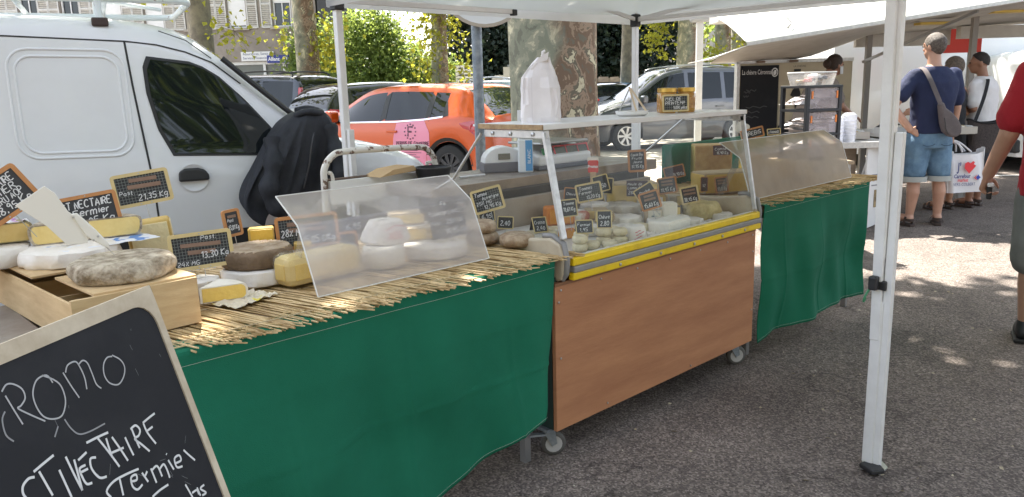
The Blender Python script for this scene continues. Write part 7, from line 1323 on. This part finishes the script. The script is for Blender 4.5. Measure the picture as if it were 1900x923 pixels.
def handc(mb, wr, d, side, palm, s=1.0, curl=.5):
    """hand from wrist wr along d; side = thumb direction, palm = palm normal; five bent fingers"""
    wr, d, side, palm = V(wr), V(d).normalized(), V(side).normalized(), V(palm).normalized()
    for k in (-1.2, -.4, .4, 1.2): caps(mb, wr+d*.012*s+side*k*.012*s, wr+d*.085*s+side*k*.019*s, .015*s, .0135*s, 8)
    tips = []
    for k, (o_, l) in enumerate(((1.25,.068),(.42,.078),(-.42,.072),(-1.25,.056))):
        b = wr+d*.088*s+side*o_*.019*s; c1 = curl*1.0; p1 = b+(d*cos(c1)+palm*sin(c1))*l*.45*s; c2 = curl*2.1; p2 = p1+(d*cos(c2)+palm*sin(c2))*l*.33*s; c3 = curl*3.0; p3 = p2+(d*cos(c3)+palm*sin(c3))*l*.25*s
        caps(mb, b, p1, .0098*s, .009*s, 8); caps(mb, p1, p2, .009*s, .0082*s, 8); caps(mb, p2, p3, .0082*s, .0072*s, 8); tips.append(p3)
    b = wr+d*.028*s+side*.028*s; t1 = b+(d*.6+side*.75+palm*.35).normalized()*.042*s; t2 = t1+(d*.85+side*.15+palm*.5).normalized()*.034*s; caps(mb, b, t1, .0135*s, .011*s, 8); caps(mb, t1, t2, .011*s, .009*s, 8); return tips
def sandal(parent, p, f, m):
    """two-strap sandal under the foot; p = heel on the ground, f = toe direction"""
    f = V(f).normalized(); sx = V((f.y, -f.x, 0)); R = lambda a, b, z: V(p)+f*a+sx*b+V((0,0,z)); o = [(-.04,-.03),(-.045,.0),(-.04,.03),(.05,.038),(.15,.046),(.2,.035),(.222,0),(.2,-.04),(.14,-.05),(.05,-.036)]
    so_ = MB().poly(o, .024, lambda a, b, d: R(a, b, .001+d)).build('sandal', m, parent, bev=.004)
    for a, h, w_ in ((.02,.095,.05),(.12,.07,.055),(.17,.052,.055)): MB().grid([[R(a+dx, w_*cos(t), .02+h*sin(t)) for t in np.linspace(0, pi, 12)] for dx in (-.014,.014)]).build('strap', m, so_, smooth=60)
    MB().grid([[R(.02-.062*sin(t), .042*cos(t), z) for t in np.linspace(0, pi, 12)] for z in (.05, .078)]).build('heel_strap', m, so_, smooth=60)
def foot(mb, an, heel, f, s=1.0):
    an, heel, f = V(an), V(heel), V(f).normalized(); caps(mb, an, heel+V((0,0,.05)), .04*s, .036*s); caps(mb, heel+V((0,0,.052)), heel+f*.10*s+V((0,0,.055)), .034*s, .036*s); caps(mb, heel+f*.08*s+V((0,0,.052)), heel+f*.16*s+V((0,0,.042)), .040*s, .032*s)
    sx = V((f.y, -f.x, 0))
    for k, l in enumerate((.215,.212,.205,.195,.182)): caps(mb, heel+f*.15*s+sx*(-.03+.0145*k)*s+V((0,0,.036)), heel+f*l*s+sx*(-.031+.0155*k)*s+V((0,0,.034)), .012*s, .0105*s, 8)
def hair_cap(P, R3, s, m, parent, lo=-.02, back=-.06, th=1.07, rough=.004, name='hair'):
    mb = MB(); g = np.random.default_rng(4); o = 0; rows = []
    for i in range(15):
        row = []
        for j in range(33):
            q = 2*pi*j/32; fr = .5+.5*sin(q); lim = lerp(back, lo+.05, fr**1.5); t1 = math.asin(max(-.95, min(.95, (lim-.02)/.105))); t = lerp(t1, pi/2, i/14); k = th+g.normal()*rough*3
            row.append(tuple(P(.078*k*cos(t)*cos(q), -.012+.099*k*cos(t)*sin(q), .02+.102*k*sin(t))))
        row[-1] = row[0]; rows.append(row)
    return mb.grid(rows).build(name, m, parent, smooth=35)
# ---- man in navy T-shirt, seen from behind; local frame x right, y away from us
SK1 = skinm('fair', (.52,.29,.20)); NAVY = mat('navy_jersey', (.014,.022,.07), .85, col2=(.011,.017,.055), ns=5, bump=.3, bs=200); DENIM = mat('denim', (.16,.27,.38), .85, col2=(.085,.16,.25), ns=7, nd=6, bump=.35, bs=260); CUFF = mat('denim_inside', (.38,.40,.38), .85)
P1 = G(4.02, 7.42); mn = thing('person', 'man from behind in navy T-shirt and denim shorts with grey sling bag', 'person', P1, GA+rad(4))
b = MB(); torso(b, [((0,.0,.80),.15,.11),((0,0,.88),.17,.125),((0,-.005,.98),.165,.12),((0,-.01,1.10),.16,.115),((.0,-.012,1.24),.178,.122),((0,-.015,1.36),.192,.12),((0,-.01,1.44),.175,.10),((0,0,1.50),.10,.075),((0,.01,1.53),.06,.06)])
caps(b, (0,.0,1.50), (0,.02,1.62), .062, .058); Ph, Rh = head(b, (0,.03,1.70), 1.0, (-.35,.95))
# legs
caps(b, (-.095,.0,.86), (-.115,.01,.50), .095, .062); caps(b, (-.115,.01,.50), (-.125,-.015,.33), .058, .060); caps(b, (-.125,-.015,.33), (-.135,.0,.10), .058, .036); foot(b, (-.135,.0,.10), (-.14,-.02,.024), (-.25,1,0))
caps(b, (.095,.0,.86), (.125,.0,.50), .095, .062); caps(b, (.125,.0,.50), (.135,-.02,.33), .058, .060); caps(b, (.135,-.02,.33), (.14,-.01,.10), .058, .036); foot(b, (.14,-.01,.10), (.14,-.03,.024), (.45,.9,0))
# left arm: hand on hip; right arm: hanging, holding the bag
caps(b, (-.20,-.01,1.42), (-.385,-.03,1.18), .055, .046); caps(b, (-.385,-.03,1.18), (-.405,-.035,1.155), .045, .045); caps(b, (-.405,-.035,1.155), (-.245,-.09,.94), .044, .031); handc(b, (-.245,-.09,.94), (.72,.05,-.35), (.3,.2,.8), (.3,.8,-.3), 1.0, .35)
caps(b, (.205,-.01,1.42), (.25,.0,1.13), .055, .044); caps(b, (.25,.0,1.13), (.262,.05,.88), .043, .031); handc(b, (.262,.05,.88), (.02,.12,-1), (-.2,.95,.1), (-.9,.1,0), 1.0, .62)
fuse(b, 'body', SK1, mn, .0085, 3); eyes(Ph, 1, mn)
hair_cap(Ph, Rh, 1, mat('grey_brown_hair', (.05,.035,.026), .6, col2=(.15,.12,.10), ns=60, nd=4, bump=1, bs=160), mn, .03, -.075)
b = MB(); torso(b, [((0,.0,.90),.198,.15),((0,-.002,.98),.19,.143),((0,-.012,1.12),.19,.140),((0,-.015,1.26),.205,.145),((0,-.015,1.37),.218,.138),((0,-.01,1.45),.19,.112),((0,.0,1.515),.10,.088)])
caps(b, (-.185,-.01,1.43), (-.325,-.02,1.265), .078, .082); caps(b, (.19,-.01,1.43), (.243,.0,1.21), .078, .078); fuse(b, 'shirt', NAVY, mn, .012, 4, (.022,.13))
b = MB(); torso(b, [((0,0,.76),.19,.14),((0,0,.86),.195,.15),((0,0,.96),.183,.142)]); caps(b, (-.10,.0,.82), (-.118,.008,.535), .118, .108); caps(b, (.10,.0,.82), (.126,.0,.535), .118, .108); so1 = fuse(b, 'shorts', DENIM, mn, .012, 4, (.02,.1))
for x in (-.118, .126): MB().lathe([(.108,.44),(.118,.44),(.119,.49),(.109,.49)], (x, .004, 0), 24).build('turned_cuff', CUFF, so1, smooth=40)
for x in (-.09, .09): ribbon_ = MB(); ribbon(ribbon_, cr2([(x-.06,.80),(x-.02,.785),(x+.03,.79),(x+.06,.805)], 4), .006, lambda a, z: (a, -.150-.003, z)); ribbon_.build('pocket_edge', mat('denim_dark', (.03,.06,.1), .9), so1)
M_SAND = mat('brown_sandal', (.055,.035,.028), .7); sandal(mn, (-.14,-.02,0), (-.25,1,0), M_SAND); sandal(mn, (.14,-.03,0), (.45,.9,0), M_SAND)
# sling bag
sb = thing('sling_bag', 'grey fabric sling bag across the back of the man in navy', 'bag', P1, GA+rad(4)); M_SLING = mat('grey_fabric', (.14,.115,.115), .85, col2=(.10,.085,.085), ns=7, bump=.4, bs=220)
o_ = [(-.065,1.17),(-.03,1.20),(.0,1.14),(.06,1.10),(.12,1.04),(.165,.97),(.17,.90),(.12,.865),(.06,.87),(.0,.92),(-.03,1.0),(-.045,1.08)]
bg = MB().poly(o_, .075, lambda a, z, d: (a, -.242+d, z)).build('pouch', M_SLING, sb, bev=.028, seg=3); zz = MB(); ribbon(zz, cr2([(-.02,1.05),(-.005,.99),(.0,.95),(.03,.90)], 4), .008, lambda a, z: (a, -.2445, z)); zz.build('zip', M_SEAM, bg); 
st2 = MB(); path = [(-.045,-.205,1.17),(-.10,-.185,1.30),(-.135,-.155,1.40),(-.15,-.08,1.49),(-.14,.02,1.515)]; pts = smooth_path(path, 6)
for s in (1,): st2.grid([[p+V((dx,-.012+abs(dx)*.1,dx*.25)) for p in pts] for dx in (-.022, 0, .022)])
st2.build('strap', M_SLING, sb, smooth=60)
# supermarket bag
cbg = thing('shopping_bag', 'white supermarket carrier bag with red heart held by the man in navy', 'shopping bag', P1+G(.42,.10,-.05), GA+rad(4)); M_BAGW = mat('white_plastic_bag', (.74,.73,.74), .4, col2=(.68,.67,.69), ns=6, bump=.5, bs=14); mb = MB(); rows = []
for i in range(13):
    t = i/12; z = .36+.40*t; row = []
    for j in range(41):
        q = 2*pi*j/40; a = .185*np.sign(cos(q))*abs(cos(q))**.35*(1-.03*t); d = (.075-.02*t)*np.sign(sin(q))*abs(sin(q))**.5; row.append((a+.01*sin(9*q+t*4)*t, d+.010*sin(7*q+3*t), z+(.03*cos(2*q)*t if t > .8 else 0)+.02*a))
    rows.append(row)
mb.grid(rows); mb.add(rows[0][:-1], [tuple(range(39, -1, -1))]); mb.build('bag', M_BAGW, cbg, smooth=45)
for y in (-.05, .05): MB().tube(smooth_path([(-.06,y,.75),(-.085,y*.5,.82),(-.13,y*.15,.855),(-.17,y*.15,.85),(-.10,y*.5,.80),(.02,y,.75)][:3]+[(-.115,y*.15,.86),(-.06,y*.5,.83),(.03,y,.75)], 5), .008, 8).build('handle', M_BAGW, cbg, smooth=50)
def FB(x, z): return (x, -.0885, z)
ht = MB(); hp = [(.0,.545),(-.05,.60),(-.048,.645),(-.02,.66),(.005,.645),(.03,.665),(.05,.655),(.04,.635),(.065,.62),(.05,.60)]; ht.add([FB(*p) for p in hp], [tuple(range(len(hp)))]); ht.build('red_heart', printmat('heart_red', (.75,.04,.05)), cbg)
printed('lettering', "J'", .11, printmat('navy', (.05,.06,.2)), cbg, (-.12, -.0885, .575), (pi/2, 0, 0), sx=.7, bold=.003); printed('lettering', 'Carrefour', .052, printmat('navy', (.05,.06,.2)), cbg, (-.15, -.0885, .505), (pi/2, 0, 0), sx=.78, bold=.0015); printed('lettering', 'market', .048, printmat('heart_red', (.75,.04,.05)), cbg, (-.11, -.0885, .468), (pi/2, 0, 0), sx=.78, bold=.001); printed('lettering', 'VERS-COLBERT', .042, printmat('navy', (.05,.06,.2)), cbg, (-.15, -.0885, .428), (pi/2, 0, 0), sx=.78)
lg_ = MB(); lg_.add([FB(x, z) for x, z in ((.055,.505),(.085,.53),(.085,.522),(.068,.505),(.085,.488),(.085,.48))], [tuple(range(6))]); lg_.build('logo_red', printmat('heart_red', (.75,.04,.05)), cbg); lg_ = MB(); lg_.add([FB(x, z) for x, z in ((.075,.505),(.098,.535),(.104,.52),(.125,.505),(.104,.49),(.098,.475))], [tuple(range(6))]); lg_.build('logo_blue', printmat('logo_blue', (.02,.06,.4)), cbg)
# ---- woman in black beside him
SK2 = skinm('tan', (.42,.21,.12)); P2 = G(4.72, 8.30); wmn = thing('person', 'tanned woman in black top half hidden behind the man in navy', 'person', P2, GA+rad(30)); BLKC = mat('black_jersey', (.012,.012,.014), .85, bump=.3, bs=160)
b = MB(); torso(b, [((0,0,.74),.13,.10),((0,0,.84),.16,.12),((0,0,.96),.13,.10),((0,0,1.12),.135,.10),((0,0,1.26),.155,.105),((0,0,1.34),.15,.09),((0,.0,1.40),.06,.055)]); caps(b, (0,0,1.38), (0,.015,1.49), .05, .047); Pw, Rw = head(b, (0,.025,1.56), .92, (-.3,.95))
for q in (-1, 1): caps(b, (q*.08,0,.80), (q*.085,.0,.45), .08, .055); caps(b, (q*.085,0,.45), (q*.085,-.01,.30), .052, .052); caps(b, (q*.085,-.01,.30), (q*.085,0,.09), .05, .033); foot(b, (q*.085,0,.09), (q*.085,-.02,.02), (.1,1,0), .9)
caps(b, (.165,0,1.31), (.215,-.03,1.07), .045, .038); caps(b, (.215,-.03,1.07), (.17,.16,.97), .037, .027); handc(b, (.17,.16,.97), (-.2,.9,-.1), (-.3,.1,.9), (-.9,0,-.3), .9, .4)
caps(b, (-.165,0,1.31), (-.24,.02,1.08), .045, .038); caps(b, (-.24,.02,1.08), (-.42,.16,1.09), .037, .027); handc(b, (-.42,.16,1.09), (-.85,.5,.05), (0,.2,.9), (.2,.2,-.9), .9, .4); fuse(b, 'body', SK2, wmn, .0095, 3); wmn.scale = (.97,.97,.97); eyes(Pw, .92, wmn); hair_cap(Pw, Rw, .92, mat('dark_blond_hair', (.07,.05,.035), .55, col2=(.16,.12,.085), ns=50, bump=1, bs=140), wmn, .02, -.16, 1.12)
b = MB(); torso(b, [((0,0,.42),.21,.17),((0,0,.62),.195,.155),((0,0,.86),.178,.135),((0,0,.98),.15,.115),((0,0,1.13),.15,.115),((0,0,1.27),.165,.118),((0,0,1.34),.12,.09)]); fuse(b, 'dress', BLKC, wmn, .013, 4, (.02,.1)); sandal(wmn, (-.085,-.02,0), (.1,1,0), M_SAND); sandal(wmn, (.085,-.02,0), (.1,1,0), M_SAND)
hb = thing('shoulder_bag', 'dark woven shoulder bag hanging between the woman and the man in white', 'bag', G(4.93, 8.02, -.02), GA); mb = MB(); rows = []
for i in range(9):
    t = i/8; rows.append([((.15+.035*t)*np.sign(cos(q))*abs(cos(q))**.6, (.06+.02*t)*np.sign(sin(q))*abs(sin(q))**.6, .66+.32*t+.02*cos(2*q)*t) for q in np.linspace(0, 2*pi, 33)])
mb.grid(rows); mb.add(rows[0][:-1], [tuple(range(31, -1, -1))]); mb.build('basket', mat('woven_dark', (.045,.035,.035), .85, col2=(.08,.065,.06), ns=60, bump=.8, bs=120), hb, smooth=50); MB().tube([(x, y, .985+.02*cos(2*q)) for x, y, q in ((.187*np.sign(cos(q))*abs(cos(q))**.6, .082*np.sign(sin(q))*abs(sin(q))**.6, q) for q in np.linspace(0, 2*pi, 32, endpoint=False))], .009, 6, closed=True).build('rim', BLKC, hb, smooth=50)
MB().grid([[p+V((dx,0,0)) for p in smooth_path([(-.14,-.03,.98),(-.02,.06,1.2),(.12,.24,1.38),(.20,.40,1.41)], 5)] for dx in (-.02,.02)]).build('strap', BLKC, hb, smooth=50)
# ---- young man in white T-shirt
P3 = G(5.12, 8.45); ym = thing('person', 'young dark haired man in white T-shirt looking down at the counter', 'person', P3, GA+rad(35)); SK3 = skinm('brown', (.33,.16,.095)); WT = mat('white_jersey', (.76,.74,.74), .8, col2=(.7,.68,.68), ns=6, bump=.3, bs=160)
b = MB(); torso(b, [((0,0,.78),.14,.11),((0,0,.88),.16,.12),((0,0,1.0),.155,.115),((0,-.005,1.22),.165,.115),((0,-.01,1.34),.18,.11),((0,0,1.41),.16,.09),((0,.01,1.46),.06,.06)]); caps(b, (0,.005,1.44), (0,.035,1.56), .057, .053); Py, Ry = head(b, (0,.07,1.62), .97, (-.55,.85))
for q in (-1, 1): caps(b, (q*.09,0,.84), (q*.1,.0,.47), .088, .058); caps(b, (q*.1,0,.47), (q*.1,-.015,.31), .055, .056); caps(b, (q*.1,-.015,.31), (q*.1,0,.09), .054, .035); foot(b, (q*.1,0,.09), (q*.1,-.02,.02), (.1,1,0), .95); caps(b, (q*.195,0,1.37), (q*.23,-.02,1.12), .05, .041); caps(b, (q*.23,-.02,1.12), (q*.14,.20,1.08), .04, .029); handc(b, (q*.14,.20,1.08), (-q*.35,.9,0), (0,0,1), (-q*.9,-.2,0), .95, .45)
ym.scale = (.96,.96,.96); fuse(b, 'body', SK3, ym, .0095, 3); eyes(Py, .97, ym); hair_cap(Py, Ry, .97, mat('black_hair', (.022,.016,.013), .6, bump=1, bs=170), ym, .04, -.03, 1.05)
b = MB(); torso(b, [((0,0,.82),.185,.14),((0,0,1.0),.18,.135),((0,-.005,1.22),.19,.135),((0,-.01,1.35),.20,.128),((0,0,1.42),.17,.10),((0,.005,1.475),.085,.078)]); caps(b, (-.18,0,1.38), (-.225,-.012,1.19), .07, .074); caps(b, (.18,0,1.38), (.225,-.012,1.19), .07, .074); fuse(b, 'shirt', WT, ym, .012, 4, (.022,.12))
b = MB(); torso(b, [((0,0,.74),.165,.13),((0,0,.92),.165,.13)]); caps(b, (-.095,0,.8), (-.102,0,.5), .105, .095); caps(b, (.095,0,.8), (.102,0,.5), .105, .095); fuse(b, 'shorts', mat('dark_shorts', (.03,.032,.04), .85), ym, .013, 4); sandal(ym, (-.1,-.02,0), (.1,1,0), M_SAND); sandal(ym, (.1,-.02,0), (.1,1,0), M_SAND)
# ---- vendor stooping in the trailer
P4 = G(3.36, 8.80, .07); vd = thing('person', 'dark haired trailer vendor wearing a face mask and stooping over the counter', 'person', P4, GA-rad(70)); SK4 = skinm('mid', (.40,.2,.125))
b = MB(); torso(b, [((0,0,.74),.15,.12),((0,0,.86),.17,.13),((0,.03,1.0),.15,.12),((0,.10,1.14),.16,.12),((0,.17,1.26),.175,.12),((0,.21,1.34),.15,.10)]); caps(b, (0,.22,1.34), (0,.32,1.45), .055, .05); Pv, Rv = head(b, (0,.37,1.51), .96, (0,1))
for q in (-1, 1): caps(b, (q*.09,0,.82), (q*.1,.0,.45), .088, .058); caps(b, (q*.1,0,.45), (q*.1,0,.1), .055, .035); foot(b, (q*.1,0,.09), (q*.1,-.02,.02), (0,1,0), .92); caps(b, (q*.18,.19,1.30), (q*.23,.28,1.06), .048, .04); caps(b, (q*.23,.28,1.06), (q*.16,.52,.94), .039, .028); handc(b, (q*.16,.52,.94), (-.1*q,.9,-.25), (-q*.9,.2,.1), (0,0,-1), .92, .35)
fuse(b, 'body', SK4, vd, .0095, 3); eyes(Pv, .96, vd); hv = hair_cap(Pv, Rv, .96, mat('dark_brown_hair', (.035,.02,.014), .55, col2=(.06,.035,.025), ns=50, bump=1, bs=150), vd, .045, -.07, 1.1); ell(MB(), Pv(0,-.115,.02), (.05,.045,.05), None, 14, 10).build('hair_bun', mat('dark_brown_hair', (.035,.02,.014)), hv, smooth=60)
mk = MB(); mk.grid([[tuple(Pv(.066*sin(a)*1.05, -.005+.112*cos(a), z+.0)) for a in np.linspace(-1.35, 1.35, 14)] for z in (-.10,-.075,-.045,-.015)]); mo = mk.build('face_mask', mat('mask_white', (.72,.73,.75), .8), vd, smooth=60)
for q in (-1, 1): MB().tube([Pv(q*.07,.02,-.03), Pv(q*.084,-.01,.0), Pv(q*.08,-.03,.02)], .0025, 6).build('ear_loop', mat('mask_white', (.72,.73,.75)), mo)
b = MB(); torso(b, [((0,0,.70),.19,.15),((0,0,.86),.185,.145),((0,.03,1.0),.165,.135),((0,.10,1.14),.175,.135),((0,.17,1.26),.19,.135),((0,.215,1.345),.13,.1)]); caps(b, (-.17,.19,1.31), (-.215,.25,1.14), .068, .068); caps(b, (.17,.19,1.31), (.215,.25,1.14), .068, .068); fuse(b, 'blouse', mat('taupe_blouse', (.24,.20,.17), .85), vd, .013, 4, (.02,.1)); b = MB(); torso(b, [((0,0,.72),.165,.135),((0,0,.88),.172,.14)]); caps(b, (-.095,0,.8), (-.1,0,.14), .1, .075); caps(b, (.095,0,.8), (.1,0,.14), .1, .075); fuse(b, 'trousers', mat('dark_shorts', (.03,.032,.04)), vd, .014, 4)
for q in (-1, 1): MB().poly([(-.05,-.03),(-.05,.03),(.08,.045),(.19,.035),(.21,0),(.19,-.04),(.08,-.045)], .06, lambda a, b_, d: (q*.1+b_, -.02+a, .001+d)).build('shoe', M_BLK, vd, bev=.018)
# ---- man in red at the right edge
P5 = (4.76, .885, 0); rm = thing('person', 'man in red T-shirt and grey shorts cut off by the right edge', 'person', P5, rad(-74)); SK5 = skinm('fair', (.52,.29,.20)); RED = mat('red_jersey', (.42,.015,.03), .85, col2=(.36,.012,.024), ns=5, bump=.35, bs=160); GREYS = mat('grey_shorts', (.21,.215,.205), .85, col2=(.17,.175,.165), ns=8, bump=.3, bs=200)
b = MB(); torso(b, [((0,.0,.80),.15,.12),((0,0,.88),.18,.14),((0,0,1.0),.17,.14),((0,-.01,1.22),.18,.135),((0,-.015,1.36),.20,.125),((0,-.01,1.44),.175,.10),((0,.01,1.52),.06,.06)]); caps(b, (0,.01,1.50), (0,.03,1.62), .062, .058); Pr, Rr = head(b, (0,.04,1.70), 1.0, (0,1))
for q, yy in ((-1, .03), (1, -.16)): caps(b, (q*.09,0,.84), (q*.10,yy*.5,.48), .09, .062); caps(b, (q*.10,yy*.5,.48), (q*.10,yy-.015,.32), .058, .060); caps(b, (q*.10,yy-.015,.32), (q*.10,yy,.10), .058, .037)
caps(b, (-.20,-.01,1.42), (-.265,.0,1.12), .056, .049); caps(b, (-.265,.0,1.12), (-.335,.10,.90), .048, .034); hw = handc(b, (-.335,.10,.90), (-.18,.2,-1), (.5,.8,0), (.85,-.2,-.1), 1.05, .80)
caps(b, (.20,-.01,1.42), (.26,.0,1.13), .056, .046); caps(b, (.26,.0,1.13), (.26,.10,.89), .045, .033); handc(b, (.26,.10,.89), (0,.2,-1), (-.5,.8,0), (-.85,-.2,0), 1.05, .5)
fuse(b, 'body', SK5, rm, .0085, 3); eyes(Pr, 1, rm); hair_cap(Pr, Rr, 1, mat('grey_brown_hair', (.16,.12,.095)), rm, .03, -.06)
b = MB(); torso(b, [((0,.0,.80),.205,.165),((0,-.002,.98),.20,.16),((0,-.012,1.12),.20,.155),((0,-.015,1.26),.21,.155),((0,-.015,1.37),.222,.142),((0,-.01,1.45),.19,.112),((0,.0,1.515),.10,.088)]); caps(b, (-.185,-.01,1.43), (-.248,-.002,1.20), .078, .083); caps(b, (.185,-.01,1.43), (.245,-.002,1.20), .078, .083); fuse(b, 'shirt', RED, rm, .012, 4, (.025,.13))
b = MB(); torso(b, [((0,0,.74),.185,.145),((0,0,.92),.19,.15)]); caps(b, (-.098,0,.8), (-.105,.01,.47), .115, .105); caps(b, (.098,0,.8), (.105,-.03,.47), .115, .105); fuse(b, 'shorts', GREYS, rm, .012, 4, (.02,.1))
for q, yy in ((-1, .03), (1, -.16)):
    f3 = MB(); caps(f3, (q*.10,yy,.10), (q*.10,yy-.01,.06), .044, .046); caps(f3, (q*.10,yy-.02,.05), (q*.10,yy+.17,.042), .047, .042); ell(f3, (q*.10,yy+.10,.04), (.05,.13,.045)); fuse(f3, 'clog', mat('black_clog', (.014,.014,.016), .45), rm, .01, 3); MB().poly([(-.05,-.06),(.05,-.06),(.055,.1),(.04,.21),(-.04,.21),(-.055,.1)], .022, lambda a, b_, d: (q*.10+a, yy+b_-.01, .001+d)).build('clog_sole', M_BLK, rm, bev=.006)
ky = thing('key_fob', 'small black and white object in the fist of the man in red', 'key fob', P5, rad(-74)); box('fob', (-.325,.10,.795), (.028,.03,.075), M_BLK, ky, bev=.008); box('cap', (-.322,.085,.838), (.03,.03,.022), M_WHITE, ky, bev=.006)
